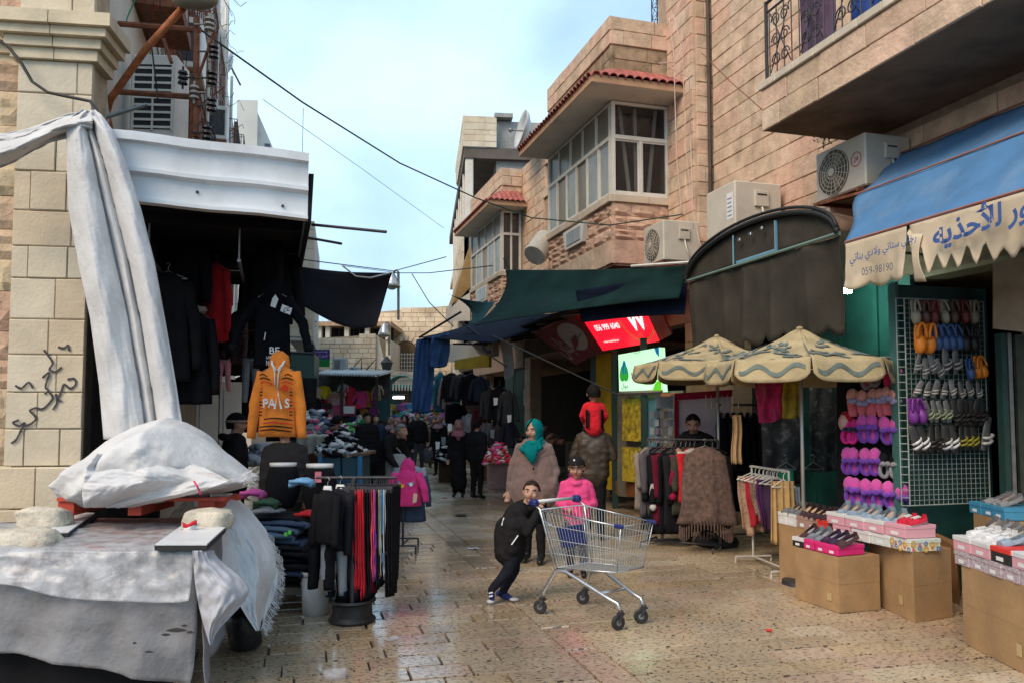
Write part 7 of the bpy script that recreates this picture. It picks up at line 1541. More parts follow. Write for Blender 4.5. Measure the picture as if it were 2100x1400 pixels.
for k, (q, m, h, lb) in enumerate(RA):
    p = ra_+dA*(LA*q); jacket('coat', lb, 'coat', (p.x, p.y, zrA-.11), ang+R(62+10*sin(k*2.3)), .46, h*.86, m, d=.12, sl=.55, splay=.04, seed=k*1.7, group='coats on the dark rack')
p = ra_+dA*(LA*.78); pon = thing('poncho', 'brown fringed poncho facing the street on the dark rack', 'poncho', (p.x-.05, p.y-.36, zrA-.08), R(-12))
PONM = mat('knit_brown', (.12,.075,.062), rough=1, var=.45, scale=18, bump=.5, bscale=70)
obj('body', hang_body(MB(), .52,.95,.2,3,1.25,40,18,.12,.35), PONM, pon, smooth=True); obj('hanger', hanger_mb(.44), STEEL_D, pon)
fg = MB()
for k in range(50): a = 2*pi*k/50; x, y = .32*cos(a), .13*sin(a); fg.tube([(x, y, -.93+.06*sin(a*3)), (x*1.02, y*1.05,-1.08+.08*sin(a*3))], .008,4)
obj('fringe', fg, PONM, pon)
for k, (q, z0, c_, lb) in enumerate(((.30,-.2, (.25,.012,.05), 'crimson pompom scarf dangling between the black coats'), (.02,-.35, (.45,.43,.40), 'pale pompom scarf at the far end of the dark rack'), (.58,-.3, (.30,.015,.05), 'bright red scarf knotted near the poncho'))):
    p = ra_+dA*(LA*q)+V((0,-.27,0)); t = thing('scarf', lb, 'scarf', (p.x, p.y, zrA+z0)); obj('strip', MB().sheet(lambda u, v: V(((u-.5)*.05+.02*sin(v*7), .02*sin(v*9), -.5*v)), 4,16,.012), fab(c_), t, smooth=True); obj('pompom', MB().ball((0,0,-.53), .045,10,8).jit(.01,40), fab(c_), t, smooth=True)
# rack behind with long black coats and a tan shawl
ra3, rb3 = pZ(1478,1105), pZ(1575,1100); zrB = pY(1520,828,10.6).z
rail_rack('clothes_rack', 'rear rack of long black coats behind the scarf rack', ra3, rb3, zrB, IRON); d3 = (rb3-ra3).normalized(); L3 = (rb3-ra3).length
for k in range(7):
    p = ra3+d3*(L3*(.02+k*.15)); jacket('coat', ORD[k]+' long black coat on the rear rack', 'coat', (p.x, p.y, zrB-.11), math.atan2(d3.y, d3.x)+R(70+8*sin(k*3)), .46,1.35, [BLK, CHAR, BLK, NAVY][k%4], d=.13, sl=.5, splay=.04, seed=k+20, group='long coats on the rear rack')
t = thing('shawl', 'tan shawl hanging before the long black coats', 'shawl', pY(1512,850,9.9)); obj('cloth', MB().sheet(lambda u, v: V(((u-.5)*.11*(1+.3*v)+.01*sin(v*6), .03*sin(u*14), -.60*v)), 14,14,.008), fab((.42,.27,.14)), t, smooth=True)
sil = thing('shirt_hangers', 'short row of white hangers above the long black coats', 'hangers', pY(1480,826,10.4))
for k in range(7): obj('hanger', hanger_mb(.2).xf(Matrix.Translation(V((-.2+k*.07,.02,0))) @ Matrix.Rotation(R(75), 4, 'Z')), FRAME_W, sil)
# floral cloths under the parasol
FL1 = mat('floral_pink', (.50,.02,.11), rough=.85, var=.3, scale=12, dirt=.9, dcol=(.05,.10,.09)); FL2 = mat('floral_yellow', (.42,.30,.03), rough=.85, var=.3, scale=12, dirt=.9, dcol=(.20,.07,.05)); FLD = mat('floral_dark', (.015,.015,.018), rough=.85, var=.4, scale=16, dirt=1.0, dcol=(.16,.16,.18))
for k, (c4, m, lb) in enumerate(((((1548,772), (1604,770), (1606,856), (1556,866)), FL1, 'pink flowered cloth hanging under the large parasol'), (((1600,768), (1642,766), (1640,852), (1604,856)), FL2, 'yellow flowered cloth beside the pink flowered one'), (((1560,850), (1650,845), (1650,990), (1566,985)), FLD, 'black cloth with pale flower print behind the parasol pole'), (((1660,768), (1722,764), (1724,960), (1662,965)), FLD, 'dark patterned cloth behind the slipper board'))):
    t = thing('hanging_cloth', lb, 'cloth', pY(c4[3][0], c4[3][1], 9.2+(k > 1)*.5)); obj('cloth', quad_sheet(*c4, (9.2+(k > 1)*.5,)*4, (2,0,4,0), 18,14,.04, k), m, t, world=True, smooth=True)
# scarf rack
q0, q1 = pZ(1545,1150), pZ(1622,1182); zrC = pY(1600,968,8.6).z; SW = paint((.55,.53,.50), .4)
rail_rack('scarf_rack', 'pale steel rack of scarves on white hangers by the cartons', q0, q1, zrC, SW, .22); dC = (q1-q0).normalized(); LC = (q1-q0).length; aC = math.atan2(dC.y, dC.x)
LEO = mat('leopard', (.40,.25,.16), rough=.9, var=.2, scale=30, dirt=1.0, dcol=(.03,.02,.015)); LEO2 = mat('animal_brown', (.24,.15,.11), rough=.9, var=.5, scale=40, dirt=1.0, dcol=(.05,.03,.02))
SC_ = [(-.02, LEO, .62, 'leopard print scarf on the scarf rack'), (.10, LEO, .66, 'second leopard print scarf at the back of the scarf rack'), (.2, fab((.38,.02,.035)), .55, 'dark red scarf between leopard prints'), (.32, LEO2, .42, 'short brown animal print scarf'), (.42, LEO2, .5, 'speckled brown scarf beside the purple one'), (.52, fab((.10,.025,.13)), .55, 'deep purple scarf on the scarf rack'), (.62, fab((.06,.03,.07)), .55, 'black purple scarf next to the tan shawl')]
for k, (q, m, h, lb) in enumerate(SC_):
    p = q0+dC*(LC*q); t = thing('scarf', lb, 'scarf', (p.x, p.y, zrC-.10), aC+R(75), 'scarves on white hangers'); sd_ = k
    obj('cloth', MB().sheet(lambda u, v: V(((u-.5)*.30*(1-.25*v+.1*sin(v*5)), .02*sin(u*12+sd_)*(.4+v)+.015*sin(v*8+sd_), -.02-h*v-.03*sin(u*5+sd_)*v)), 16,14,.012), m, t, smooth=True); obj('hanger', hanger_mb(.40), FRAME_W, t)
for k in range(7):
    p = q0+dC*(LC*(-.02+.12*k)); t = thing('coat_hanger', ORD[k]+' bare white hanger on the scarf rack rail', 'hanger', (p.x, p.y, zrC-.095), aC+R(78+4*k), 'bare white hangers'); obj('frame', hanger_mb(.40), FRAME_W, t)
p = q1+V((-.10,-.12,0)); t = thing('shawl', 'wide tan pleated shawl at the near end of the scarf rack', 'shawl', (p.x, p.y, zrC-.09), R(10)); obj('cloth', MB().sheet(lambda u, v: V(((u-.5)*.27*(1+.06*v), .022*sin(u*26)*(.5+v)+.02*sin(u*7), -.64*v-.02*sin(u*9)*v)), 40,14,.008), fab((.46,.29,.12)), t, smooth=True)
obj('hanger', hanger_mb(.32), FRAME_W, t); t = thing('scarf', 'grey blue scarf with white tag behind the tan shawl', 'scarf', (p.x+.16, p.y+.1, zrC-.16)); obj('cloth', MB().sheet(lambda u, v: V(((u-.5)*.09+.02*v, .02*sin(u*9), -.52*v)), 8,10,.01), fab((.26,.30,.33)), t, smooth=True); obj('tag', MB().b2((-.03,-.05,-.30), (.03,-.046,-.26)), PRT, t)
for k, x in enumerate((1612,1668)):
    t = thing('coat_hanger', ['wire hanger with green top behind the scarf rack', 'wire hanger beside the parasol pole'][k], 'hanger', pY(x, 950,9.2)); obj('wire', hanger_mb(.28), CHROME, t)
    if k == 0: obj('green_top', MB().sheet(lambda u, v: V(((u-.5)*.17,.01*sin(u*9), -.07-.14*v)), 8,6,.006), fab((.02,.24,.12)), t, smooth=True)
bt_ = solo('tyre', MB().lathe([(.16,0), (.26,.0), (.29,.05), (.26,.11), (.16,.12), (.14,.06)], 28), BLACK, 'old black tyre holding down the dark clothes rack', 'tyre', pZ(1470,1118), smooth=True)
solo('stand_base', MB().lathe([(.02,.0), (.20,0), (.19,.04), (.05,.06), (.02,.06)], 24), IRON, 'black round parasol base among the racks', 'base', (pY(1640,1000,8.35).x, 8.35,0), auto=40)
# pink framed board, card rack
pb = thing('display_frame', 'crimson framed pale board behind the man at the rack', 'display board', pY(1440,900,11.2)); panel('panel', [(1390,812), (1500,803), (1500,930), (1390,935)], mat('board_pale', (.72,.58,.64), rough=.5, var=.05), 11.25, pb)
for c4 in ([(1384,806), (1502,798), (1502,812), (1384,820)], [(1384,820), (1392,820), (1392,940), (1384,940)]): panel('frame_bar', c4, fab((.42,.02,.07)), 11.2, pb)
panel('white_edge', [(1376,808), (1383,808), (1378,905), (1372,905)], WHB, 11.1, pb)
cr_ = thing('card_rack', 'grey rack crowded with packets beside the crimson framed board', 'display rack', pY(1350,910,11.0)); panel('top_board', [(1345,812), (1380,812), (1380,836), (1345,836)], fab((.25,.28,.31)), 11.05, cr_)
rk2 = random.Random(6)
for r_ in range(4):
    for k in range(5):
        x, y = 1332+k*10+rk2.uniform(-2,2), 842+r_*17; panel('packet', [(x, y), (x+8, y), (x+8, y+14), (x, y+14)], fab([(.20,.22,.25), (.13,.15,.18), (.28,.29,.31), (.16,.13,.14)][(r_+k)%4]), 10.9+rk2.uniform(-.05,.05), cr_, .015)
obj('stand', MB().tube([pY(1355,820,11.1), V((pY(1355,820,11.1).x, 11.1,.02))], .02,6).tube([V((pY(1355,820,11.1).x-.25,11.1,.02)), V((pY(1355,820,11.1).x+.25,11.1,.02))], .02,6), STEEL_D, cr_, world=True)
# ================================================================ people
SKIN = mat('skin', (.46,.26,.18), rough=.55, var=.08, scale=15, spec=.35); SKIN2 = mat('skin_tan', (.40,.215,.14), rough=.55, var=.08, scale=15, spec=.35)
LIP = mat('lips', (.36,.13,.11), rough=.5); EYEW = mat('eye_white', (.62,.60,.58), rough=.3); EYED = mat('eye_dark', (.012,.008,.007), rough=.2); HAIR = mat('hair_black', (.009,.007,.006), rough=.75, spec=.15, var=.3, scale=60, bump=.4, bscale=120); HAIRB = mat('hair_brown', (.028,.017,.011), rough=.75, spec=.15, var=.3, scale=60, bump=.4, bscale=120); HAIRG = mat('hair_grey', (.16,.15,.15), rough=.7, var=.3, scale=60)
def cap_mb(mb, a, b, ra, rb, n=12, flat=None):
    a, b = V(a), V(b); d = (b-a); L_ = d.length
    d = d/L_ if L_ > 1e-6 else V((0,0,1))
    P, Rr = [], []
    for k in range(5): q = pi/2*(1-k/4.0); P.append(a-d*(ra*sin(q))); Rr.append(max(ra*cos(q), ra*.06))
    for k in range(5): q = pi/2*(k/4.0); P.append(b+d*(rb*sin(q))); Rr.append(max(rb*cos(q), rb*.06))
    mb.tube(P, Rr, n, flat=flat); return mb
def remesh(mb, vox, smooth_it=4):
    me = mb.mesh('body', []); o = bpy.data.objects.new('tmp', me)
    m = o.modifiers.new('r', 'REMESH'); m.mode = 'VOXEL'; m.voxel_size = vox; m.adaptivity = 0
    if smooth_it: q = o.modifiers.new('s', 'SMOOTH'); q.factor = .5; q.iterations = smooth_it
    r = evaluated_mesh(o); bpy.data.objects.remove(o); return r
def person(label, loc, rz, H, outfit, J=None, vox=.011, head_rot=(0,0,0), cover=None, extra=(), hands=(1,1), curl=(35,35), bulk=1.0, child=False, skin=None, face=True, hood=None, group=None, absj=False, hscale=1.0):
    """outfit = (top, bottom, shoes) materials; J = joint overrides in fractions of H (or metres with absj)"""
    skin = skin or SKIN; mats = [skin, outfit[0], outfit[1], outfit[2], LIP]+[e[4] for e in extra]
    j = dict(pelvis=(0,0,.52), chest=(0,0,.70), neck=(0,.004,.835), head=(0,-.012,.925), shL=(-.103,0,.80), elL=(-.128,.012,.635), wrL=(-.132,-.03,.49), shR=(.103,0,.80), elR=(.128,.012,.635), wrR=(.132,-.03,.49),
             hipL=(-.05,0,.515), knL=(-.052,-.012,.285), anL=(-.055,.012,.05), toL=(-.06,-.085,.022), hipR=(.05,0,.515), knR=(.052,-.012,.285), anR=(.055,.012,.05), toR=(.06,-.085,.022))
    if child: j['head'] = (0,-.012,.91); j['neck'] = (0,0,.80); j['shL'] = (-.10,0,.765); j['shR'] = (.10,0,.765); j['chest'] = (0,0,.68)
    S = 1.0 if absj else H
    j = {k: V(v)*H for k, v in j.items()}
    for k, v in (J or {}).items(): j[k] = V(v)*S
    pr = []   # prims: a, b, ra, rb, material index, flat
    hs = H*(1.28 if child else 1.0)*hscale
    def P(a, b, ra, rb, m, flat=None): pr.append((V(a), V(b), ra, rb, m, flat))
    B = bulk
    sx = (j['shR']-j['shL']).normalized()
    P(j['hipL'].lerp(j['pelvis'], .3), j['hipR'].lerp(j['pelvis'], .3), .058*H*B, .058*H*B, 1)
    for k in range(4): c = j['pelvis'].lerp(j['chest'], k/3); wd = lerp(.045,.055, k/3)*H*B; P(c-sx*wd, c+sx*wd, .060*H*B, .060*H*B, 1)
    P(j['shL']*.82+j['shR']*.18, j['shR']*.82+j['shL']*.18,.050*H*B, .050*H*B, 1)
    c = j['chest'].lerp((j['shL']+j['shR'])/2,.5); P(c-sx*.06*H, c+sx*.06*H, .062*H*B, .062*H*B, 1)
    P((j['shL']+j['shR'])/2, j['neck'], .045*H, .036*H, 1); P(j['neck'], j['head'].lerp(j['neck'], .3), .030*H, .030*H, 0)
    Hm = Matrix.Rotation(head_rot[2], 3, 'Z') @ Matrix.Rotation(head_rot[0], 3, 'X') @ Matrix.Rotation(head_rot[1], 3, 'Y'); hc = j['head']
    def hp(x, y, z): return hc+Hm @ V((x*hs, y*hs, z*hs))
    P(hp(0,.010,.012), hp(0,.004,.02), .050*hs, .050*hs, 0); P(hp(0,-.012,-.012), hp(0,-.014,-.026), .042*hs, .036*hs, 0); P(hp(0,-.030,-.046), hp(0,-.032,-.05), .018*hs, .016*hs, 0)
    P(hp(0,-.054,.006), hp(0,-.064,-.013), .006*hs, .0095*hs, 0); P(hp(-.02,-.046,.018), hp(.02,-.046,.018), .009*hs, .009*hs, 0); P(hp(-.011,-.053,-.031), hp(.011,-.053,-.031), .0055*hs, .0055*hs, 4)
    for s in (-1,1): P(hp(s*.050,.006,.006), hp(s*.052,.008,-.012), .010*hs, .007*hs, 0); P(hp(s*.026,-.04,-.012), hp(s*.028,-.036,-.02), .016*hs, .014*hs, 0)
    for s_, sd in (('L', -1), ('R', 1)):
        P(j['sh'+s_], j['el'+s_], .036*H*B, .029*H*B, 1); P(j['el'+s_], j['wr'+s_], .029*H*B, .022*H*B, 1)
        P(j['hip'+s_], j['kn'+s_], .056*H*B**.5,.040*H*B**.5,2); P(j['kn'+s_], j['an'+s_], .040*H*B**.5,.030*H, 2)
        an, to = j['an'+s_], j['to'+s_]; hl = an+(an-to)*.28; hl.z = min(an.z, hl.z)-.012*H
        P(hl+V((0,0,.012*H)), to, .026*H, .021*H, 3); P(an-V((0,0,.01*H)), an.lerp(to, .6), .027*H, .024*H, 3)
        if hands[0 if s_ == 'L' else 1]:
            k = H/1.7; wr = j['wr'+s_]; d = (wr-j['el'+s_]).normalized(); n = V((0,-1,0)) if abs(d.y) < .8 else V((0,0,-1)); n = (n-d*n.dot(d)).normalized(); side = d.cross(n).normalized()*-sd; cu = R(curl[0 if s_ == 'L' else 1])
            P(wr+d*.012, wr+d*.075*k, .030*k, .036*k, 0, None)
            for f, (o, l) in enumerate(((.030,.036), (.011,.042), (-.009,.039), (-.028,.030))):
                b0 = wr+d*(.095*k)+side*(o*k); d1 = d*cos(cu)+n*sin(cu); d2 = d*cos(cu*2.1)+n*sin(cu*2.1); m_ = b0+d1*l*k; P(b0, m_, .0098*k, .009*k, 0); P(m_, m_+d2*l*k*.9,.009*k, .0078*k, 0)
            b0 = wr+d*.035*k+side*.032*k; m_ = b0+(d*.7+side*.7+n*.3).normalized()*.035*k; P(b0, m_, .012*k, .0105*k, 0); P(m_, m_+(d+n*.5).normalized()*.03*k, .0105*k, .009*k, 0)
    for i, e in enumerate(extra): P(V(e[0])*S, V(e[1])*S, e[2]*S, e[3]*S, 5+i, e[5] if len(e) > 5 else None)
    mb = MB()
    for (a, b, ra, rb, m, fl) in pr: cap_mb(mb, a, b, ra, rb, 12, fl)
    me = remesh(mb, vox); nf = len(me.polygons); C = np.empty(nf*3); me.polygons.foreach_get('center', C); C = C.reshape(-1,3); best = np.full(nf, 1e9); idx = np.zeros(nf, int)
    for (a, b, ra, rb, m, fl) in pr:
        A = np.array(a); D = np.array(b)-A; dd = max(D @ D, 1e-9); t_ = np.clip(((C-A) @ D)/dd, 0,1); Q = C-(A+t_[:, None]*D); rad = ra+(rb-ra)*t_
        if fl: Q = Q/np.array([fl[0], fl[1], 1.0])
        ds = np.sqrt((Q**2).sum(1))-rad; ds = ds/np.maximum(rad, .02)*.04; k = ds < best; best[k] = ds[k]; idx[k] = m
    # cloth wrinkles on everything that is not skin
    for m in mats: me.materials.append(m)
    me.polygons.foreach_set('material_index', idx.tolist()); me.polygons.foreach_set('use_smooth', [True]*nf)
    sk = set()
    for p in me.polygons:
        if p.material_index in (0,4): sk.update(p.vertices)
    nv2 = len(me.vertices); CO = np.empty(nv2*3); NO = np.empty(nv2*3); me.vertices.foreach_get('co', CO); me.vertices.foreach_get('normal', NO); CO = CO.reshape(-1,3); NO = NO.reshape(-1,3)
    for i in range(nv2):
        if i not in sk:
            q = V(CO[i])*(8/max(H, .5)); q.z *= 1.5; CO[i] += NO[i]*(.009*H*(abs(noise.noise(q+V((H*7,0,0))))-.2+.5*noise.noise(q*2.3)))
    me.vertices.foreach_set('co', CO.ravel())
    t = thing('person', label, 'person', loc, rz, group); me.name = 'body'; o = bpy.data.objects.new('body', me); COL.objects.link(o); o.parent = t; WM[o.name] = wmat(o)
    if face:
        for s in (-1,1):
            obj('eye', MB().ball(hp(s*.021,-.0490,.004), .0066*hs, 8,6, (1.3,.5,.62)), EYEW, t, smooth=True); obj('iris', MB().ball(hp(s*.0205,-.0515,.004), .0040*hs, 8,6, (1,.6,1.0)), EYED, t, smooth=True)
            obj('eyebrow', MB().tube([hp(s*.010,-.0565,.0195), hp(s*.021,-.0575,.0235), hp(s*.034,-.051,.019)], .0024*hs, 5), HAIR, t, smooth=True)
    def shell(open_top, open_mid, zlow, scl, th, top=.072, back=.006, squeeze=1.0, low=0, tr=(.10,.42)):
        """cap round the head: open_* = half angle of the face opening, zlow = lower edge (fraction of H below the head centre)"""
        def f(u, v):
            z = lerp(top, zlow, v); k = z/top if z > 0 else z/.085; rr = sqrt(max(1e-4,1-min(.999, abs(k))**2)) if z > 0 else (1-.22*abs(k)); op = lerp(open_top, open_mid, sm(tr[0], tr[1], v)); op = max(op, lerp(0, low, sm(.022,.0, z))); a = lerp(op, 360-op, u); a = R(a-90); x, y = cos(a)*rr*.056*scl*squeeze, sin(a)*rr*.066*scl
            return hp(x, y+back, z*scl+.006)
        return MB().sheet(f, 28,20, th*hs)
    if cover:
        kind, m = cover
        if kind == 'hair': obj('hair', shell(6,66,-.03,1.05,.006, low=112, tr=(.24,.36)).jit(.004*H, 25), m, t, smooth=True)
        elif kind == 'crop': obj('hair', shell(4,66,-.02,1.05,.006, low=112, tr=(.24,.36)).jit(.003*H, 25), m, t, smooth=True)
        elif kind == 'beanie': obj('beanie', shell(0,4,.024,1.10,.006,.07), m[0], t, smooth=True); obj('beanie_band', MB().tube([hp(.060*cos(a), .004+.070*sin(a), .020) for a in [2*pi*k/20 for k in range(21)]], (.009 if m[0] is not m[1] else .003)*hs, 8), m[1], t, smooth=True); obj('hair', shell(40,85,-.035,1.05,.005, low=112).jit(.003,25), HAIR, t, smooth=True)
        elif kind == 'hijab':
            obj('headscarf', shell(14,44,-.075,1.13,.006,.071).jit(.004*H, 14), m, t, smooth=True)
            dr = MB(); 
            for q in range(3): dr.tube([hp((.050+.012*q)*cos(a), -.006+(.054+.012*q)*sin(a)-(.012*q if sin(a) < 0 else 0), -.072-.022*q+.014*sin(a)+.005*sin(a*3+q)) for a in [2*pi*k/22 for k in range(23)]], .020*hs, 8)
            dr.tube([hp(-.01,-.066,-.085), hp(.0,-.078,-.13), hp(.012,-.082,-.19)], [.038*hs, .040*hs, .020*hs], 10, flat=(1,.5)); obj('scarf_drape', dr.jit(.004*H, 18), m, t, smooth=True)
            obj('under_scarf', shell(16,47,-.02,1.07,.004,.069), BLK, t, smooth=True)
    if hood: obj('hood', MB().tube([j['neck']+V((.075*H*cos(a), .02*H+.062*H*sin(a), -.012*H+.02*H*sin(a))) for a in [2*pi*k/20 for k in range(21)]], .026*H, 8).jit(.006,20), hood, t, smooth=True)
    return t, j
BLK2 = fab((.018,.017,.018)); JEANB = fab((.028,.034,.05)); SHOEB = mat('shoe_black', (.012,.012,.012), rough=.4)
LEATHER = mat('leather_brown', (.050,.033,.020), rough=.5, var=.25, scale=8, bump=.3, bscale=30, spec=.5); PON2 = mat('wool_taupe', (.20,.128,.112), rough=1, var=.15, scale=20, bump=.4, bscale=90, sheen=.3); TEALS = fab((.0,.16,.16))
# ---- boy at the cart
by = 7.55; bx0 = pY(1050,1000, by)
boy_shoe = fab((.03,.04,.14))
bt_, bj = person('boy in black jacket leaning into the shopping cart handle', (0, by, 0), 0,1.2, (BLK2, fab((.016,.017,.026)), boy_shoe), absj=True, child=True, vox=.009, skin=SKIN, bulk=1.45,
    hscale=.93, J=dict(pelvis=(.02,.0,.53), chest=(.035,0,.72), neck=(.13,-.02,.895), head=(.178,-.05,1.01), shL=(.06,-.12,.83), shR=(.12,.12,.84), elL=(.14,-.18,.67), wrL=(.235,-.16,.84), elR=(.28,.16,.74), wrR=(.285,-.03,.90),
           hipL=(.03,-.06,.50), knL=(-.035,-.075,.30), anL=(-.19,-.06,.125), toL=(-.185,-.065,.025), hipR=(.035,.06,.50), knR=(.01,.07,.275), anR=(-.095,.08,.065), toR=(.0,.05,.022)),
    head_rot=(R(-3), R(6), R(-6)), cover=('crop', HAIRB), curl=(70,60), hood=BLK2, extra=[((-.02,0,.47), (-.02,0,.66), .150,.145, BLK2), ((.0,-.02,.70), (.06,-.02,.80), .13,.12, BLK2)])
obj('sleeve_logo', MB().prism([(.02,.06), (.08,.145), (.09,.14), (.03,.056)], ((-.03,-.192,.50), (1,0,0), (0,0,1)), .004), PRT, bt_)
obj('jacket_piping', MB().prism([(0,0), (.02,.07), (.03,.068), (.01,-.002)], ((-.10,-.10,.72), (1,0,0), (0,0,1)), .004), PRT, bt_)
for k in range(2): obj('shoe_stripe', MB().prism([(0,0), (.035,.008), (.035,.02), (0,.012)], ((-.21,-.102,.07+k*.03), (1,0,0), (0,0,1)), .003), PRT, bt_)
obj('shoe_toe', MB().ball((-.195,-.068,.022), .032,10,6, (1.2,1.1,.7)).ball((.02,.03,.02), .032,10,6, (1.5,1.1,.6)), mat('shoe_grey', (.42,.42,.44), rough=.6), bt_, smooth=True)
# ---- shopping cart
r1, r2_, f1, f2 = pZ(1110,1257), pZ(1204,1239), pZ(1272,1290), pZ(1322,1278); rm_c, fm_c = (r1+r2_)/2, (f1+f2)/2; ax_ = (fm_c-rm_c); CLn = ax_.length
cart = thing('shopping_cart', 'steel wire shopping cart with blue child seat panel and bumpers', 'shopping cart', (rm_c.x, rm_c.y, 0), math.atan2(ax_.y, ax_.x))
CB = plas((.012,.022,.13), .4)
def bp(k, side, top):   # basket corner lines: k 0 rear .. 1 front
    if top: return V((lerp(-.04, CLn+.06, k), side*lerp(.275,.205, k), lerp(.895,.835, k)))
    return V((lerp(.10, CLn-.02, k), side*lerp(.20,.165, k), lerp(.40,.455, k)))
rim = MB(); rim.tube([bp(0,-1,1), bp(1,-1,1), bp(1,1,1), bp(0,1,1), bp(0,-1,1)], .0065,6); rim.tube([bp(0,-1,0), bp(1,-1,0), bp(1,1,0), bp(0,1,0), bp(0,-1,0)], .006,6)
for s in (-1,1): rim.tube([bp(0, s, 1), bp(0, s, 0)], .005,6); rim.tube([bp(1, s, 1), bp(1, s, 0)], .005,6)
obj('basket_frame', rim, CHROME, cart, smooth=True)
WIREC = mat('wire_zinc', (.50,.51,.50), rough=.35, metal=.6)
for nm, wires in (('side_grid', -1), ('side_grid', 1)):
    g = MB(); s = wires
    for k in range(1,24): g.tube([bp(k/24, s, 1), bp(k/24, s, 0)], .0021,4)
    for k in range(1,4): g.tube([bp(0, s, 1).lerp(bp(0, s, 0), k/4), bp(1, s, 1).lerp(bp(1, s, 0), k/4)], .003,4)
    obj(nm, g, WIREC, cart)
g = MB()
for k in range(1,12): g.tube([bp(1,-1,1).lerp(bp(1,1,1), k/12), bp(1,-1,0).lerp(bp(1,1,0), k/12)], .0021,4)
for k in range(1,4): g.tube([bp(1,-1,1).lerp(bp(1,-1,0), k/4), bp(1,1,1).lerp(bp(1,1,0), k/4)], .003,4)
obj('front_grid', g, WIREC, cart); g = MB()
for k in range(1,12): g.tube([bp(0,-1,1).lerp(bp(0,1,1), k/12), bp(0,-1,0).lerp(bp(0,1,0), k/12)], .0021,4)
for k in range(1,4): g.tube([bp(0,-1,1).lerp(bp(0,-1,0), k/4), bp(0,1,1).lerp(bp(0,1,0), k/4)], .003,4)
obj('rear_gate', g, WIREC, cart); g = MB()
for k in range(1,14): g.tube([bp(k/14,-1,0), bp(k/14,1,0)], .003,4)
for k in range(1,10): g.tube([bp(0,-1,0).lerp(bp(0,1,0), k/10), bp(1,-1,0).lerp(bp(1,1,0), k/10)], .0021,4)
obj('base_grid', g, WIREC, cart)
obj('seat_panel', MB().hexa([(.12,-.15,.57), (.12,.15,.57), (.13,.15,.57), (.13,-.15,.57), (.06,-.16,.74), (.06,.16,.74), (.07,.16,.74), (.07,-.16,.74)]), CB, cart)
for q in range(2): obj('panel_print', text_mb('5005', lambda u, v: V((.118-.06*(.42+.26*(1-q)+.18*v)-.004,.09-.18*u, .57+.17*(.36+.24*(1-q)+.18*v)))), mat('print_pale_blue', (.30,.36,.60), rough=.5), cart)
obj('seat_bar', MB().tube([(-.03,-.24,.80), (.06,-.17,.74), (.06,.17,.74), (-.03,.24,.80)], .005,5), CHROME, cart)
obj('handle', MB().tube([(-.13,-.235,.955), (-.13,.235,.955)], .016,10), mat('handle_grey', (.62,.62,.60), rough=.4), cart, smooth=True)
for s in (-1,1):
    obj('handle_grip', MB().rbox((-.11, s*.27,.95), (.09,.075,.065), .02), CB, cart); obj('handle_arm', MB().tube([(-.12, s*.27,.94), (-.02, s*.28,.90), (.12, s*.23,.40)], .010,8), CHROME, cart, smooth=True)
    e = bp(1, s, 1); obj('bumper', MB().rbox(e-V((.02,0,0)), (.10,.035,.036), .012), CB, cart)
wy0, wy1 = (r2_-r1).length/2, (f2-f1).length/2
for s in (-1,1):
    obj('chassis_tube', MB().tube([(0.0, s*wy0, .135), (.02, s*wy0, .20), (.12, s*.22,.385), (.22, s*.20,.385), (CLn*.80, s*wy1*1.05,.235), (CLn-.03, s*wy1, .20), (CLn, s*wy1, .135)], .017,10), CHROME, cart, smooth=True)
obj('cross_tube', MB().tube([(CLn*.72, -wy1*1.1,.25), (CLn*.72, wy1*1.1,.25)], .014,8), CHROME, cart, smooth=True); obj('rear_cross_tube', MB().tube([(.14,-.21,.38), (.14,.21,.38)], .012,8), CHROME, cart, smooth=True)
for (x, y, a) in ((0, -wy0, .5), (0, wy0, .5), (CLn, -wy1, 1.3), (CLn, wy1, .9)):
    d = V((cos(a), sin(a), 0)); c = V((x, y, .06))-d*.025; sd = V((-d.y, d.x, 0)); cs = obj('caster', MB().lathe([(.02,.13), (.024,.145), (.02,.155)], 10, (x, y, 0)).hexa([c+sd*.02+V((0,0,0))-d*.012, c+sd*.02+d*.012, c+sd*.025+d*.012, c+sd*.025-d*.012, V((x, y, .13))+sd*.02-d*.012, V((x, y, .13))+sd*.02+d*.02, V((x, y, .13))+sd*.025+d*.02, V((x, y, .13))+sd*.025-d*.012]).hexa([c-sd*.025-d*.012, c-sd*.025+d*.012, c-sd*.02+d*.012, c-sd*.02-d*.012, V((x, y, .13))-sd*.025-d*.012, V((x, y, .13))-sd*.025+d*.02, V((x, y, .13))-sd*.02+d*.02, V((x, y, .13))-sd*.02-d*.012]).box((x, y, .128), (.05,.05,.012)), IRON, cart)
    obj('wheel', MB().lathe([(.018,-.014), (.052,-.015), (.060,-.008), (.060,.008), (.052,.015), (.018,.014)], 22, c, ax=sd), BLACK, cs, auto=40); obj('hub', MB().lathe([(.005,-.017), (.024,-.016), (.024,.016), (.005,.017)], 14, c, ax=sd), STEEL_D, cs)
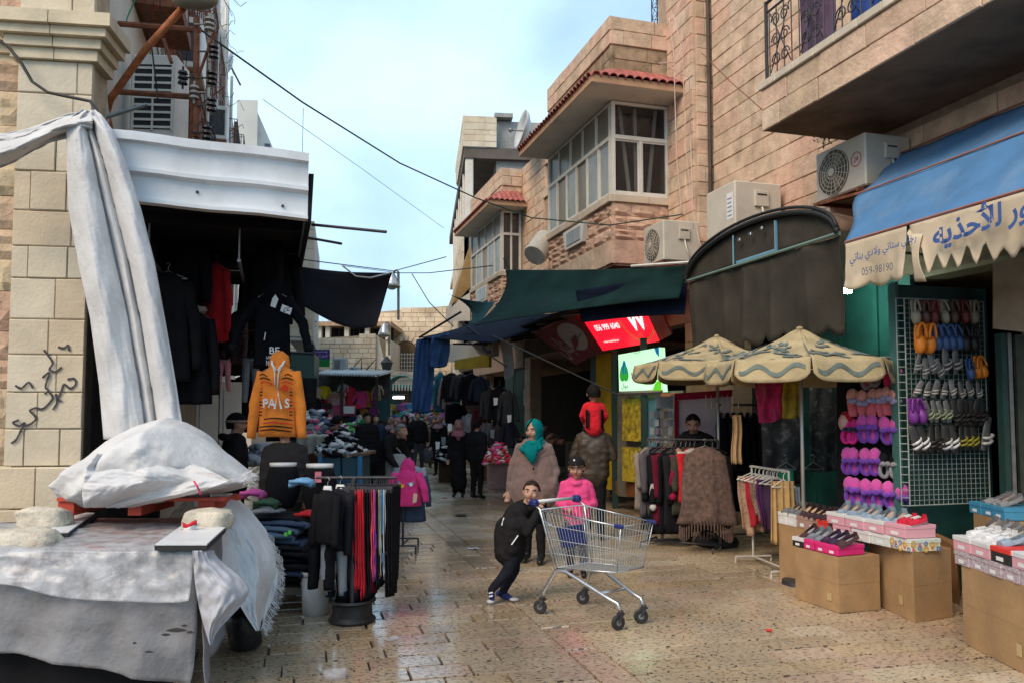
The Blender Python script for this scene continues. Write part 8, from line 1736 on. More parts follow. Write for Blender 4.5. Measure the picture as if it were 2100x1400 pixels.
# ---- woman in teal headscarf
wp = pZ(1096,1152); wl, _ = person('woman in teal headscarf and wide taupe wool cape', (wp.x, wp.y+.05,0), R(-12), 1.66, (PON2, BLK2, SHOEB), cover=('hijab', TEALS), head_rot=(R(6), 0, R(-22)), vox=.010, hands=(1,0),
    J=dict(elL=(-.165,-.01,.64), wrL=(-.178,-.03,.50), elR=(.155,.01,.64), wrR=(.15,-.05,.56), anR=(.06,-.05,.05), toR=(.065,-.15,.022), knR=(.055,-.05,.285)),
    extra=[((0,0,.775), (0,-.01,.52), .115,.185, PON2, (1,.62)), ((0,.0,.80), (0,0,.77), .085,.11, PON2, (1,.7))])
obj('cape_collar', MB().tube([(.13*cos(a), -.01+.11*sin(a), 1.33+.05*sin(a)) for a in [2*pi*k/22 for k in range(23)]], .04,8).jit(.012,18), PON2, wl, smooth=True); obj('cape_hem', MB().lathe([(.29,.80), (.315,.82), (.30,.88)], 36, sc=(1,.62), cap=False).jit(.012,12), PON2, wl, smooth=True)
obj('scarf_front', MB().tube([(-.01,-.17,1.36), (0,-.19,1.27), (.02,-.20,1.16)], [.085,.08,.02], 10, flat=(1,.35)), TEALS, wl, smooth=True)
for z in (1.10, ): obj('button', MB().ball((.03,-.205, z), .014,8,6), BLK, wl, smooth=True)
# ---- girl in pink coat
gp = pY(1183,1150,8.75); gl, _ = person('girl in bright pink coat and black beanie behind the cart', (gp.x, 8.75,0), R(-6), 1.26, (fab((.70,.07,.22)), fab((.03,.02,.028)), SHOEB), child=True, cover=('beanie', (BLK2, BLK2)), head_rot=(R(8), 0, R(-4)), vox=.009, bulk=1.15, skin=SKIN2,
    J=dict(elR=(.15,.0,.61), wrR=(.10,-.10,.60), elL=(-.15,-.02,.61), wrL=(-.07,-.13,.58)), extra=[((0,0,.50), (0,0,.66), .105,.10, fab((.70,.07,.22)), (1,.8))], hood=fab((.70,.07,.22)), curl=(60,60))
obj('scarf', MB().tube([(.055*cos(a), -.01+.055*sin(a), 1.005+.012*sin(a)) for a in [2*pi*k/20 for k in range(21)]], .034,8).jit(.01,20), fab((.72,.08,.25)), gl, smooth=True); obj('hat_badge', MB().ball((-.02,-.105,1.24), .012,8,6), PRT, gl)
# ---- man in leather jacket with a child on his shoulders
mp2 = pY(1218,1100,11.2); ml, mj = person('man in brown leather jacket carrying a child, seen from behind', (mp2.x, 11.2,0), R(172), 1.74, (LEATHER, BLK2, SHOEB), cover=('hair', HAIR), vox=.013, bulk=1.2, hands=(1,1), J=dict(elL=(-.16,.0,.65), wrL=(-.13,-.08,.74), elR=(.16,0,.65), wrR=(.13,-.08,.74)), extra=[((0,0,.5), (0,0,.72), .098,.105, LEATHER, (1,.8))])
RJ = fab((.62,.018,.03)); kd, _ = person('small child in red and black jacket riding on shoulders', (mp2.x+.0,11.2-.10,1.10), R(178), 1.0, (RJ, BLK2, SHOEB), child=True, cover=('hair', HAIR), vox=.011, bulk=1.15, face=False, absj=True, hscale=1.35,
    J=dict(pelvis=(0,0,.46), chest=(0,0,.63), neck=(0,0,.78), head=(0,-.01,.90), shL=(-.11,0,.74), shR=(.11,0,.74), elL=(-.17,-.02,.60), wrL=(-.14,-.14,.52), elR=(.17,-.02,.60), wrR=(.14,-.14,.52), hipL=(-.07,-.02,.42), hipR=(.07,-.02,.42), knL=(-.12,-.20,.40), knR=(.12,-.20,.40), anL=(-.12,-.22,.16), anR=(.12,-.22,.16), toL=(-.12,-.30,.12), toR=(.12,-.30,.12)), extra=[((0,0,.45), (0,0,.68), .13,.12, RJ, (1,.8))])
for s in (-1,1): obj('side_panel', MB().sheet(lambda u, v: V((s*(.085+.035*u), .120-.05*u+.012*sin(pi*v), .44+.25*v)), 4,8,.008), BLK, kd, smooth=True)
# ---- man leaning at the rack
rp = pY(1428,1120,10.95); person('young man in black jacket leaning over the coat rack', (rp.x, 10.95,0), R(-8), 1.76, (BLK2, BLK2, SHOEB), cover=('hair', HAIR), head_rot=(R(22), 0, R(-8)), vox=.011, skin=SKIN2,
    J=dict(chest=(0,-.02,.70), neck=(-.01,-.05,.825), head=(-.02,-.085,.905), shL=(-.105,-.03,.785), shR=(.105,-.03,.785), elL=(-.17,-.10,.66), wrL=(-.15,-.22,.70), elR=(.15,-.10,.66), wrR=(.06,-.20,.70)), bulk=1.15, hood=BLK2)
# ---- stall keepers on the other side
bp2 = pY(480,1000,9.6); person('man in striped beanie and black jacket beside the stall', (bp2.x, 9.6,0), R(120), 1.74, (BLK2, BLK2, SHOEB), cover=('beanie', (BLK, fab((.30,.26,.22)))), vox=.013, bulk=1.3, face=False, hood=BLK2)
hp2 = pY(583,1000,8.75); person('man in dark grey jacket whose head hides behind the orange hoodie', (hp2.x, 8.75,0), R(-160), 1.66, (fab((.045,.043,.045)), BLK2, SHOEB), cover=('hair', HAIR), vox=.013, bulk=1.2, face=False)
# ---- people farther down the lane
def far(px, Y, H, label, top, bot=BLK2, cov=('hair', HAIR), rz=0, J=None, extra=(), vox=.02, **kw):
    p = pY(px, 950, Y); return person(label, (p.x, Y, 0), rz, H, (top, bot, SHOEB), cover=cov, vox=vox, J=J, extra=extra, **kw)
far(786,13.6,1.74, 'grey haired man in black coat bending over the sock stall', BLK2, cov=('hair', HAIRG), rz=R(60), vox=.015, bulk=1.3, J=dict(chest=(0,-.09,.67), neck=(0,-.17,.76), head=(0,-.22,.82), shL=(-.11,-.13,.735), shR=(.11,-.13,.735), elL=(-.14,-.18,.60), wrL=(-.12,-.25,.50), elR=(.14,-.18,.60), wrR=(.12,-.25,.50)), extra=[((0,0,.42), (0,-.07,.66), .11,.11, BLK2)])
far(752,17.5,1.76, 'bearded man in black jacket looking down at the stalls', BLK2, rz=R(25), head_rot=(R(25), 0,0), bulk=1.25)
far(690,15.8,1.70, 'person in black coat with brown fur collar seen from behind', BLK2, rz=R(160), bulk=1.35, hood=fab((.16,.11,.07)), face=False)
far(814,19,1.62, 'woman in dusty pink headscarf carrying a colourful parcel', BLK2, cov=('hijab', fab((.42,.22,.22))), rz=R(-10), extra=[((0,0,.10), (0,0,.5), .12,.09, BLK2)])
far(829,21,1.68, 'person in black hooded coat behind the pink headscarf woman', BLK2, cov=('hijab', BLK2), bulk=1.25)
far(857,24.4,1.76, 'bearded man in black jacket and grey trousers walking with a bag', BLK2, fab((.07,.075,.09)), rz=R(-5), bulk=1.2, J=dict(anL=(-.05,-.06,.05), toL=(-.05,-.15,.022), anR=(.05,.09,.07), toR=(.05,.0,.03), knR=(.05,.03,.28), elR=(.15,.01,.64), wrR=(.17,-.01,.50)))
far(842,26,1.6, 'shorter person in dark clothes behind the walking man', fab((.05,.045,.045)), cov=('hijab', fab((.10,.09,.10))))
far(941,16.9,1.60, 'woman in long black coat and flowery pink headscarf', BLK2, cov=('hijab', mat('scarf_floral', (.40,.13,.17), rough=.9, var=.5, scale=50, dirt=.8, dcol=(.5,.4,.4))), rz=R(-4), extra=[((0,0,.17), (0,0,.52), .11,.085, BLK2)], vox=.015)
far(978,16.4,1.6, 'shopper in black coat turned to the hanging jackets', BLK2, rz=R(150), bulk=1.2, face=False)
far(1188,12.4,1.1, 'child in magenta coat standing beside the leather jacket man', fab((.30,.02,.14)), rz=R(170), child=True, face=False, bulk=1.2)
for k, (px, Y, H, c_, c2, lb, hj) in enumerate(((801,23,1.62, (.16,.05,.06), (.03,.03,.035), 'shopper in wine coloured coat near the corrugated stall', 1), (770,20.5,1.7, (.03,.05,.09), (.05,.06,.09), 'man in dark blue jacket between the market tables', 0), (874,28,1.68, (.10,.09,.08), (.03,.03,.03), 'distant shopper in grey coat past the walking man', 1), (888,25.5,1.6, (.20,.14,.10), (.03,.03,.03), 'shopper in tan coat beside the blue tarpaulin strip', 1), (828,30,1.72, (.05,.09,.07), (.03,.03,.04), 'distant man in green jacket at the far teal stall', 0), (848,33,1.6, (.30,.28,.27), (.05,.05,.06), 'distant shopper in pale jacket at the end of the lane', 1), (900,22.5,1.66, (.015,.015,.018), (.02,.02,.02), 'shopper in black coat behind the goods table', 1), (738,19.5,1.1, (.35,.05,.12), (.03,.03,.05), 'child in red coat among the market tables', 0))):
    far(px, Y, H, lb, fab(c_), fab(c2), cov=('hijab', fab((.12,.10,.11) if k%2 else (.30,.20,.20))) if hj else ('hair', HAIR), rz=R(-30+47*k%90), vox=.026, face=k%2 == 0, bulk=1.2)
pc_ = pY(820,915,18.5); t = thing('parcel', 'red white and blue striped parcel held by the pink headscarf woman', 'parcel', pc_, R(10)); obj('wrap', MB().rbox((0,0,0), (.30,.16,.52), .06).jit(.03,8), mat('stripe_wrap', (.55,.12,.13), rough=.5, var=.9, scale=14, dirt=1, dcol=(.45,.5,.6)), t, smooth=True); obj('grip', MB().tube([(-.08,0,.24), (0,0,.33), (.08,0,.24)], .012,6), PRT, t)
for (px, py, Y, c_, lb, wd) in ((881,930,24.2, (.10,.10,.11), 'large dark grey bag carried by the walking man', .36), (812,950,13.4, (.36,.36,.34), 'pale shopping bag by the bending man', .34)):
    t = thing('shopping_bag', lb, 'bag', pY(px, py, Y)); obj('bag_body', MB().rbox((0,0,-.05), (wd, .14, wd*1.25), .05).jit(.02,9), fab(c_), t, smooth=True); obj('handle', MB().tube([(-.08,0, wd*.55), (0,0, wd*.8), (.08,0, wd*.55)], .012,6), fab(c_), t)
# ================================================================ market stalls farther on
def stall_box(px0, px1, y0, y1, Y, m, name, label, cat, dep=.7):
    a, b_ = pY(px0, y1, Y), pY(px1, y0, Y); t = thing(name, label, cat, (a.x, Y, 0)); return t, a, b_
t = thing('sock_stall', 'blue crate stall with plank top under the sock heap', 'stall', pY(695,990,11.5)); a, b_ = pY(655,985,11.4), pY(742,928,11.4)
obj('plank_top', MB().b2((a.x-.05,11.35, b_.z-.04), (b_.x+.05,12.3, b_.z)), mat('plank_brown', (.17,.10,.06), rough=.8, var=.2), t, world=True)
for k in range(2): obj('crate', MB().rbox((lerp(a.x, b_.x, .25+.5*k), 11.75, b_.z*.5-.02), ((b_.x-a.x)*.48,.7, b_.z-.06), .02), paint((.03,.09,.13) if k else (.035,.12,.17)), t, world=True)
for x in (657,738): p = pY(x, 985,11.36); obj('corner_post', MB().b2((p.x-.03,11.33,0), (p.x+.03,11.39, b_.z-.04)), paint((.04,.20,.40)), t, world=True)
rs2 = random.Random(9)
def heap_stuff(name, label, px, y0, y1, wpx, Y, mats, n, r, dep=.5):
    c = pY(px, y1, Y); h = pY(px, y0, Y).z-c.z; wd = wpx/1650*Y/2; t = solo(name, MB(), BLK, label, 'clothes heap', c); bpy.data.objects.remove(t)
    mb = MB(); M4 = mats
    for k in range(n):
        a = rs2.uniform(0,2*pi); q = sqrt(rs2.random()); x, y = cos(a)*q, sin(a)*q; z = (1-q**1.5)*rs2.uniform(.75,1); mb.use(rs2.randrange(len(mats)))
        mb.ball((x*wd, y*dep, z*h), r*rs2.uniform(.7,1.2), 7,4, (rs2.uniform(.8,1.5), rs2.uniform(.8,1.5), .5), Matrix.Rotation(rs2.uniform(-.7,.7), 3, 'Y') @ Matrix.Rotation(rs2.uniform(0,3), 3, 'Z'))
    o = solo(name, mb, mats, label, 'clothes heap', c, smooth=True); o['kind'] = 'stuff'; return o
WS = [BLK, NAVY, BLK, WHITEC, GREYC]
heap_stuff('sock_heap', 'heap of black and white socks on the blue crate stall', 698,880,929,92,11.8, WS, 260,.065,.5)
t = thing('covered_table', 'market table under pale cloth over brown drape', 'table', pY(636,980,12.6)); a, b_ = pY(606,980,12.4), pY(668,893,12.4)
obj('cloth_top', MB().sheet(lambda u, v: V((lerp(a.x, b_.x, u), 12.4-.02*sin(u*20)*v+(.9*(1-v/.3) if v < .3 else 0), b_.z+.03*nz(u*4, v*4)-(0 if v < .3 else (v-.3)*.40))), 24,16,.006), fab((.40,.38,.32)), t, world=True, smooth=True); obj('drape', MB().b2((a.x, 12.44,0), (b_.x, 13.2, b_.z-.05)), fab((.13,.06,.04)), t, world=True)
heap_stuff('clothes_heap', 'heap of white pink and blue children clothes behind the covered table', 648,838,888,80,16, [WHITEC, fab((.5,.12,.2)), DENIM2, BLK, GREYC], 200,.10,.6)
heap_stuff('clothes_heap', 'white cloth heap in the stall behind the grey jacket man', 540,905,945,60,10.6, [fab((.45,.47,.52)), GREYC], 40,.10,.3)
heap_stuff('clothes_heap', 'black and white heap by the walking man', 917,900,942,44,20.6, WS, 150,.09,.6); heap_stuff('goods_heap', 'pink and white packets piled near the cartons', 1022,905,950,60,15.4, [fab((.55,.06,.2)), fab((.5,.35,.38)), WHITEC, REDC], 120,.06,.5); heap_stuff('goods_heap', 'brown bags piled in front of the dark shutters', 1110,878,910,90,16, [fab((.10,.05,.03)), BROWNC, CHAR], 90,.09,.5)
heap_stuff('clothes_heap', 'colourful heap in the far teal stall', 850,838,872,130,29, [fab((.3,.25,.45)), fab((.5,.1,.2)), WHITEC, fab((.05,.35,.25)), fab((.05,.15,.4))], 260,.13,.8); heap_stuff('clothes_heap', 'low heap of bright clothes on the market tables at the far end', 720,865,905,110,22, [fab((.5,.06,.12)), WHITEC, BLK, fab((.1,.4,.1)), DENIM2], 200,.11,.6)
# corrugated stall
cs = thing('market_stall', 'market stall under a corrugated grey roof hung with children clothes', 'stall', pY(715,900,25)); a, b_ = pY(632,768,25), pY(795,780,27)
def corr(u, v): p = lerp(a.x, b_.x, u); return V((p, lerp(24.6,28.5, v), lerp(a.z, b_.z+.05, u)+.35*v+.035*sin(u*150)))
obj('corrugated_roof', MB().sheet(corr, 150,3,.01), mat('roof_zinc', (.38,.42,.44), rough=.45, metal=.4, var=.2, dirt=.3), cs, world=True, smooth=True)
obj('back_wall', MB().b2((pY(600,800,28).x, 28,0), (pY(800,800,28).x, 28.1, a.z+.3)), mat('stall_dark', (.08,.09,.088), rough=.9, var=.3), cs, world=True)
for x in (612,700,772): p = pY(x, 900,25); obj('post', MB().tube([(p.x, 25,0), (p.x, 25, a.z)], .04,6), IRON, cs, world=True)
obj('side_board', MB().hexa([pY(755,862,27.5), pY(794,862,27.5), pY(794,862,27.7), pY(755,862,27.7), pY(755,818,27.5), pY(794,818,27.5), pY(794,818,27.7), pY(755,818,27.7)]), paint((.02,.13,.13)), cs, world=True)
obj('ridge_wall', MB().b2((pY(596,780,29).x, 29,0), (pY(790,780,29).x, 30, pY(700,757,29).z)), mat('ridge', (.34,.28,.20), rough=.95, var=.3, scale=2), cs, world=True)
for (x, y, wd, h, c_, lb) in ((664,790,.34,.42, (.62,.48,.02), 'yellow baby suit hanging under the corrugated roof'), (689,806,.5,.3, (.35,.2,.12), 'brown carton shelf goods under the corrugated roof'), (718,790,.22,.62, (.55,.03,.05), 'bright red dress hanging under the corrugated roof'), (741,800,.3,.55, (.55,.05,.2), 'pink child outfit hanging at the stall post'), (705,785,.2,.4, (.4,.4,.4), 'white child top beside the red dress'), (640,828,.3,.4, (.5,.05,.22), 'magenta leggings hung low in the stall'), (775,788,.2,.5, (.3,.22,.14), 'beige garment at the stall end'), (650,800,.24,.6, (.02,.02,.025), 'black child suit beside the yellow one')):
    jacket('child_outfit', lb, 'outfit', pY(x, y, 25.3), R(0), wd, h, fab(c_), seed=x*.3, sl=.55, splay=.35, d=.14, hang=False)
rf3 = random.Random(12)
for k in range(14):
    x, y = 648+(k%7)*20+rf3.uniform(-4,4), 800+(k // 7)*34+rf3.uniform(-5,5)
    jacket('child_outfit', ORD[k]+' small bright outfit in the crowded rows under the corrugated roof', 'outfit', pY(x, y, 26.2), R(rf3.uniform(-20,20)), rf3.uniform(.2,.34), rf3.uniform(.35,.55), fab([(.55,.04,.12), (.50,.07,.25), (.62,.60,.58), (.03,.03,.04), (.04,.12,.35), (.55,.25,.04), (.30,.06,.30)][k%7]), seed=k, sl=.5, splay=.3, d=.12, hang=False, group='small outfits under the corrugated roof')
GB = [(.45,.07,.18), (.06,.22,.40), (.60,.55,.50), (.05,.30,.22), (.55,.35,.05), (.25,.12,.30)]
for k in range(26):
    a = pY(772+(k%13)*12.5+rf3.uniform(-3,3), 846-(k // 13)*14+rf3.uniform(-3,3), 31-(k%3)*.3); wd = rf3.uniform(.22,.4); solo('goods_box', MB().rbox((0,0,0), (wd, .3, rf3.uniform(.16,.3)), .02), fab(GB[k%6]), ORD[(k%13) // 6]+' '+['pink', 'blue', 'cream', 'green', 'orange', 'violet'][k%6]+' goods box in the '+['lower', 'upper'][k // 13]+' row of the far teal stall', 'box', a, group='goods boxes in the far teal stall')
t = thing('cardboard_sign', 'pink poster and white paper pinned in the stall', 'poster', pY(705,860,25.2)); panel('poster', [(682,830), (732,830), (730,852), (684,852)], fab((.42,.07,.16)), 25.2, t); panel('paper', [(704,832), (728,832), (726,847), (705,847)], PRT, 25.1, t); panel('poster', [(680,815), (708,815), (708,830), (680,830)], fab((.40,.25,.24)), 25.2, t)
fl_ = thing('flag', 'small green white black and red flag hanging on a stick', 'flag', pY(733,880,22)); obj('stick', MB().tube([pY(727,905,22), pY(731,822,22)], .015,6), IRON, fl_, world=True)
for k, c_ in enumerate(((.01,.01,.01), (.68,.68,.68), (.02,.26,.08))): obj('stripe', MB().sheet(lambda u, v: pY(lerp(730,731+5*k+4, u)+3*sin(v*4), lerp(842+k*8,852+k*13, v), 21.9+.04*sin(u*6)), 6,6,.008), fab(c_), fl_, world=True, smooth=True)
obj('red_wedge', MB().add([pY(729,824,21.9), pY(739,832,21.9), pY(730,840,21.9)], [(0,1,2)]), REDC, fl_, world=True)
# teal arcade at the end
ar = thing('market_arcade', 'far arcade with teal arched canopies and pale railing', 'arcade', (pY(850,860,36).x, 36,0)); TLA = mat('teal_canopy', (.05,.30,.30), rough=.5, var=.15, dirt=.3)
for (x0, x1, y0, y1) in ((752,796,772,784), (797,848,770,788), (878,925,770,790), (930,970,772,790)):
    p0, p1, tz = pY(x0, y1, 35.5), pY(x1, y1, 35.5), pY(x0, y0, 35.5).z
    obj('arched_canopy', MB().sheet(lambda u, v: V((lerp(p0.x, p1.x, .5-.5*cos(pi*u)), 35.5+1.5*v, p0.z+(tz-p0.z)*sin(pi*u))), 18,3,.03), TLA, ar, world=True, smooth=True)
obj('fascia', MB().b2((pY(750,790,35.8).x, 35.8, pY(0,795,35.8).z), (pY(960,790,35.8).x, 36, pY(0,788,35.8).z)), TLA, ar, world=True)
for k in range(24): p = pY(795+k*6,0,35.6); obj('rail_bar', MB().b2((p.x-.02,35.6, pY(0,800,35.6).z), (p.x+.02,35.64, pY(0,786,35.6).z)), FRAME_W, ar, world=True)
obj('recess', MB().b2((pY(745,800,37).x, 37,0), (pY(990,800,37).x, 37.2, pY(0,795,37).z)), mat('recess_brown', (.24,.19,.15), rough=.9, var=.3), ar, world=True)
for k in range(7): x = 800+k*21; panel('shutter', [(x, 800), (x+18,800), (x+18,862), (x, 862)], mat('arcade_shutter', (.16,.13,.11), rough=.7, var=.2) if k%2 else paint((.02,.12,.13)), 36.8, ar)
t = thing('fluorescent_lamp', 'lit white tube in the far arcade', 'lamp', pY(817,814,34)); obj('tube', MB().tube([pY(806,814.5,34), pY(829,814.5,34)], .05,6), mat('tube_far', (1,.95,.85), emit=4, var=0), t, world=True); obj('fitting', MB().tube([pY(805,810,34), pY(830,810,34)], .04,4), IRON, t, world=True)
# clothes hung on the right of the lane
for k, (x, y, Y, wd, h, c_, lb) in enumerate(((926,764,18.6,.40,.66, (.02,.02,.022), 'black jacket on the first hook under the mustard board'), (946,766,18.4,.36,.60, (.07,.065,.07), 'charcoal hoodie with faint print under the mustard board'), (966,766,18.2,.40,.70, (.02,.022,.025), 'black coat beneath the mustard board end'), (903,762,19,.22,.95, (.03,.16,.22), 'checked teal shirt hanging at the stall edge'), (914,768,18.8,.14,.8, (.42,.27,.25), 'pale pink garment between teal shirt and black jacket'), (985,772,17.6,.32,.55, (.04,.05,.07), 'slate jacket on the hook past the mustard board'), (1003,800,17.0,.30,.62, (.06,.055,.055), 'charcoal jacket hung near the shutters'), (934,826,18.4,.46,.5, (.008,.008,.01), 'wide black jacket in the lower row'), (962,848,18.0,.30,.55, (.30,.30,.31), 'grey striped sweater in the lower row'), (1024,790,16.6,.26,.85, (.015,.015,.016), 'long black garment beside the white banner'), (1041,800,16.4,.26,.7, (.05,.05,.052), 'dark grey garment behind the white banner'), (985,835,17.4,.34,.6, (.10,.02,.03), 'dark red jacket low by the shutters'), (1020,872,16.4,.28,.5, (.05,.035,.04), 'dark bag bundle hung by the shutters'), (1004,862,17.0,.24,.5, (.16,.15,.16), 'grey child coat low by the shutters'), (1044,866,16.2,.24,.5, (.02,.02,.03), 'black child coat low beside the shutters'), (950,880,18.2,.3,.42, (.16,.17,.2), 'pale grey jumper near the goods table'))):
    jacket('hanging_jacket', lb, 'jacket', pY(x, y, Y), R(-30+23*(k%4)), wd, h, fab(c_), seed=k*2.1, sl=.8, splay=.12+.05*(k%3), d=.18, hang=True)
t = thing('stocking_display', 'white leg shapes and tags among the black clothes', 'display', pY(920,920,17)); 
for k, (x, y) in enumerate(((893,905), (905,895), (918,868), (955,855), (1012,815), (1005,880), (1040,850))): panel('white_card', [(x, y), (x+9, y), (x+8, y+14+5*(k%2)), (x+1, y+16)], [PRT, GREYC][k%2], 16.6-.1*k, t, .02)
t = thing('stall_table', 'low goods table with black cloth beside the lane', 'table', pY(910,960,18.6)); a, b_ = pY(898,966,20.4), pY(938,940,20.4); obj('top', MB().b2((a.x, 20.3, b_.z-.05), (b_.x, 21.4, b_.z)), fab((.04,.04,.045)), t, world=True); obj('drape', MB().b2((a.x+.02,20.34,0), (b_.x-.02,21.3, b_.z-.05)), fab((.10,.07,.05)), t, world=True)
for k, (x0, x1, y0, y1, Y, c_, lb) in enumerate(((973,1002,922,985,15.9, (.22,.12,.06), 'brown carton beside the pink packets'), (1003,1046,948,1002,14.2, (.70,.48,.50), 'pale pink printed box of goods by the woman in teal'), (1046,1062,955,1008,14.0, (.30,.19,.12), 'small carton next to the pale pink box'), (1060,1110,905,980,15.0, (.10,.05,.035), 'dark brown carton in the shop entrance'), (1165,1195,905,985,14.5, (.22,.18,.15), 'greyish box near the yellow board'))):
    a, b_ = pZ(x0, y1), pZ(x1, y1); Yg = a.y; h = pY(x0, y0, Yg).z; t = thing('goods_box', lb, 'box', ((a.x+b_.x)/2, Yg, 0), R(10)); wd = b_.x-a.x; obj('carton', MB().rbox((0, wd*.4, h/2), (wd, wd*.8, h), .01), mat('goods_%d'%k, c_, rough=.7, var=.2, scale=9), t); obj('flap', MB().hexa([(-wd/2,-.02, h+.003), (wd/2,-.02, h+.003), (wd/2,.05, h+.003), (-wd/2,.05, h+.003), (-wd/2,-.10, h-.04), (wd/2,-.10, h-.04), (wd/2,-.095, h-.03), (-wd/2,-.095, h-.03)]), CARD, t)
# ================================================================ poles, lamps, signs, cables
for (px, yt, yb, lx, ly, Y, r, lb) in ((817,558,656,804,582,30,.32, 'bell shaped street lamp on a thin pole above the stone walls'), (798,664,728,788,682,36,.30, 'lower bell shaped lamp on a bracket against the stone wall')):
    t = thing('street_lamp', lb, 'street lamp', (pY(px, yb, Y).x, Y, 0)); obj('pole', MB().tube([pY(px, yb, Y), pY(px, yt, Y)], .05,8), STEEL_D, t, world=True); c = pY(lx, ly, Y)
    obj('arm', MB().tube([pY(px, yt, Y), pY(px-4, yt-4, Y), c+V((0,0,.4))], .04,6), STEEL_D, t, world=True); obj('lamp_shade', MB().lathe([(.06,.42), (.12,.34), (r*.55,.22), (r*.8,.02), (r, -.12), (r*.95,-.13), (r*.7,.02), (.05,.3)], 20, c), mat('lamp_alu', (.55,.57,.58), rough=.3, metal=.7), t, world=True, smooth=True); obj('bulb', MB().ball(c-V((0,0,.12)), r*.6,12,8, (1,1,.6)), GLASS_G, t, world=True, smooth=True)
t = thing('wall_lantern', 'black wrought lantern on the low stone wall', 'lantern', pY(793,752,36.5)); c = pY(793,752,36.5); obj('lantern_body', MB().lathe([(.05,-.3), (.16,-.25), (.26,.15), (.30,.18), (.1,.42), (.03,.5)], 8, c), IRON, t, world=True); obj('bracket', MB().tube([c+V((0,0,-.3)), c+V((-.1,.2,-.6)), c+V((-.6,.4,-.7))], .04,6), IRON, t, world=True, smooth=True)
t = thing('utility_pole', 'dark utility pole rising by the purple and green sign', 'pole', (pY(639,780,26).x, 26,0)); obj('shaft', MB().tube([V((pY(639,780,26).x, 26,0)), pY(640,655,26)], .09,8), mat('pole_dark', (.07,.065,.06), rough=.9, var=.3), t, world=True)
for k in range(3): obj('insulator', MB().tube([pY(640,662+k*9,26), pY(648-k, 660+k*9,26)], .03,5), IRON, t, world=True)
t = thing('shop_sign', 'purple and green signboard with white Arabic lines', 'sign', pY(660,735,26.5)); _, P = panel('face', [(642,716), (676,716), (676,736), (642,736)], fab((.10,.055,.26)), 26.5, t); panel('green_face', [(642,736), (676,736), (676,752), (642,752)], fab((.03,.26,.07)), 26.5, t); f = bil(P, .03)
for k, tx in enumerate(('مؤسسة لحن الحرية', 'للاعمال الخيرية')): obj('lettering', text_mb(arabic(tx), lambda u, v: f(.12+.76*u, .58-.45*k+.34*v)), PRT, t, world=True)
for k, (x0, x1, y0, y1, lb) in enumerate(((680,708,733,762, 'grey air conditioner box on the market roof'), (715,732,751,764, 'smaller grey unit beside the roof air conditioner'))):
    a, b_ = pY(x0, y1, 28), pY(x1, y0, 28); t = thing('air_conditioner', lb, 'air conditioner', ((a.x+b_.x)/2,28, a.z)); obj('casing', MB().rbox((0,.3, (b_.z-a.z)/2), (b_.x-a.x, .5, b_.z-a.z), .03), mat('ac_grey', (.42,.48,.50), rough=.5, var=.1), t); obj('vent_slot', MB().b2((-(b_.x-a.x)*.3,.03, (b_.z-a.z)*.15), ((b_.x-a.x)*.1,.049, (b_.z-a.z)*.85)), STEEL_D, t); obj('bracket', MB().tube([(.4,.3,.1), (.75,.3,.5), (.75,.3,0)], .025,5), IRON, t)
t = thing('stall_backdrop', 'dark cloth backdrop of the stall behind the orange hoodie', 'cloth', pY(600,900,20)); obj('cloth', quad_sheet((545,770), (650,775), (648,900), (545,905), (20,)*4, (0,0,0,0), 20,8,.1,2), fab((.02,.02,.022)), t, world=True, smooth=True)
t = thing('green_balcony', 'dark green boxed balcony above the market behind the black jacket', 'balcony', pY(610,790,21), R(10)); a, b_ = pY(592,788,21), pY(640,726,21); L_ = b_.x-a.x; obj('box', MB().b2((-.5,0,-.02), (L_*.7,2,.85)), paint((.03,.085,.07)), t); obj('floor_slab', MB().b2((-.6,-.1,-.3), (L_*.8,2.2,-.03)), mat('slab_stone', (.30,.25,.18), rough=.9, var=.3), t); obj('rail', MB().tube([(-.5,-.02,.88), (L_*.72,-.02,.84)], .03,6), IRON, t)
def cable(name, label, pts, r, m, sag=0, cat='cable'):
    q = [pY(*p) for p in pts]; o = []
    for i in range(len(q)-1):
        for k in range(8): u = k/8; o.append(q[i].lerp(q[i+1], u)-V((0,0, sag*4*u*(1-u))))
    o.append(q[-1]); return solo(name, MB().tube(o, r, 6), m, label, cat, q[0], world=True, smooth=True)
CG = mat('cable_dark_green', (.02,.05,.035), rough=.6)
cable('cable', 'thick dark cable sagging from the rusty bracket across to the bay house', [(412,62,8.4), (620,210,10), (820,335,12.2), (975,406,14), (1090,447,14.4), (1250,462,13.6), (1400,440,12.6)], .011, CG)
cable('cable', 'thin wire crossing the sky below the thick cable', [(540,205,12), (740,345,16), (910,468,20)], .005, mat('wire_grey', (.25,.27,.3), rough=.6))
cable('cable', 'black hose looping over the pilaster stones', [(-20,68,7.0), (20,100,7.0), (45,132,6.98), (66,168,6.98), (98,190,6.98), (135,198,6.98), (185,208,6.98), (200,232,6.95)], .014, BLACK)
cable('cable', 'cable running from the lamp pole to the stone house', [(600,530,20), (808,556,30), (915,527,26)], .016, WIRE); cable('cable', 'second cable from the lamp pole to the loggia house', [(808,560,30), (880,560,28), (1010,545,22)], .016, WIRE); cable('cable', 'looping cable falling from the lamp pole to the teal tarpaulin', [(845,562,28), (880,620,27), (930,670,25)], .016, WIRE)
cable('cable', 'fine wire crossing behind the black tarpaulin', [(700,545,30), (818,560,30)], .012, WIRE)
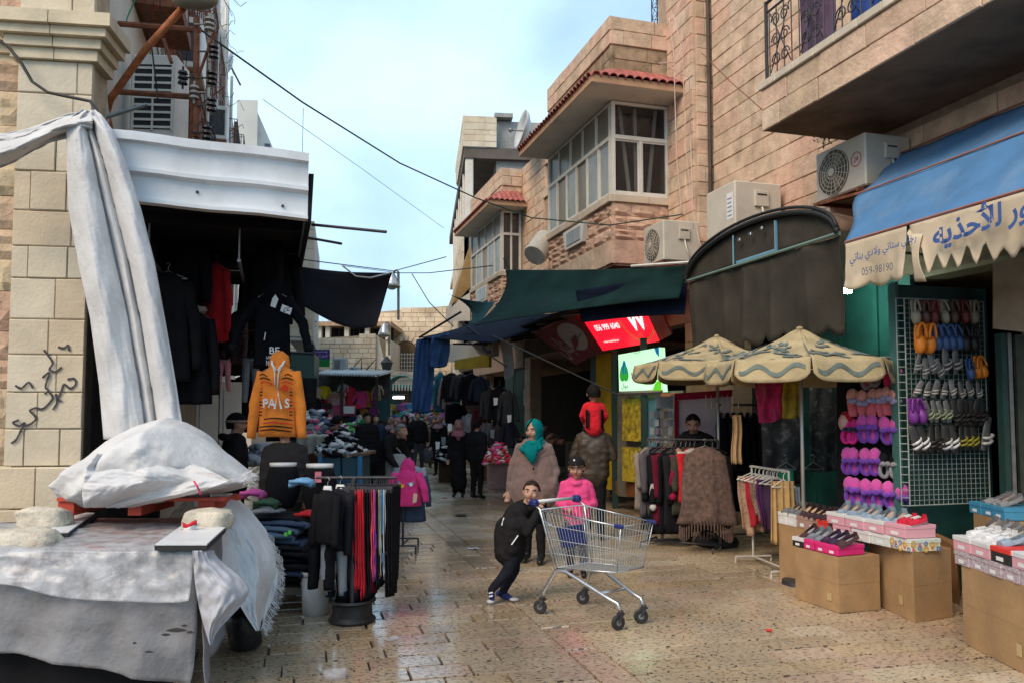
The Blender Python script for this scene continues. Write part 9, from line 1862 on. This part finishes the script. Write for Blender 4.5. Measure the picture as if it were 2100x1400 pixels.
PKW = mat('cable_pink', (.62,.45,.40), rough=.6)
cable('cable', 'pale cable dangling down the bay house wall', [(1372,38,12.4), (1382,110,12.3), (1384,200,12.3), (1388,330,12.3), (1398,440,12.2)], .008, PKW); cable('cable', 'second pale cable looped over the tiled eave', [(1380,30,12.4), (1398,100,12.2), (1384,128,12.0), (1350,130,11.9), (1384,146,12.0), (1414,160,12.0), (1416,280,12.4), (1422,470,12.0)], .007, PKW); cable('cable', 'pale cable hanging beside the drain cleft', [(1398,60,12.6), (1406,300,12.5), (1420,430,12.3), (1440,520,11.8)], .006, PKW)
cable('cable', 'brown cable slanting over the wall beside the balcony', [(1440,110,11.5), (1500,170,10.8), (1566,228,9.6)], .006, RUST); cable('cable', 'thin vertical wire beside the canopy end', [(622,222,9), (620,320,8.6)], .003, WIRE)
# ---------------------------------------------------------------- litter on the paving
def scrap(px, py, wd, c_, label, name='litter'):
    p = pZ(px, py); return solo(name, MB().sheet(lambda u, v: V(((u-.5)*wd, (v-.5)*wd*.7,.012+.012*nz(u*5+px, v*5))), 6,5,.002), fab(c_), label, 'litter', p, rz=px*.7)
scrap(1577,1294,.06, (.6,.04,.02), 'scrap of red paper on the paving before the cartons'); scrap(912,1021,.12, (.45,.02,.03), 'red scrap lying in the lane'); scrap(970,1125,.14, (.42,.44,.48), 'flattened pale paper beside the paving band'); scrap(1003,1035,.08, (.5,.5,.48), 'tiny white scrap in the lane'); scrap(945,1057,.26, (.05,.045,.04), 'dark wet cover plate in the lane')
solo('plastic_bag', MB().ball((0,0,.03), .075,14,8, (1,.8,.6)).jit(.035,12,5), mat('bag_film', (.60,.58,.64), rough=.2, alpha=.28), 'crumpled clear plastic bag at the bottom of the picture', 'plastic bag', pZ(688,1392), smooth=True); solo('plastic_bag', MB().ball((0,0,.01), .06,14,8, (1,.8,.3)).jit(.02,14,9), MC['bag_film'], 'small flattened clear bag beside the wheel rim', 'plastic bag', pZ(802,1312), smooth=True)
bpy.data.scenes.remove(TMP)
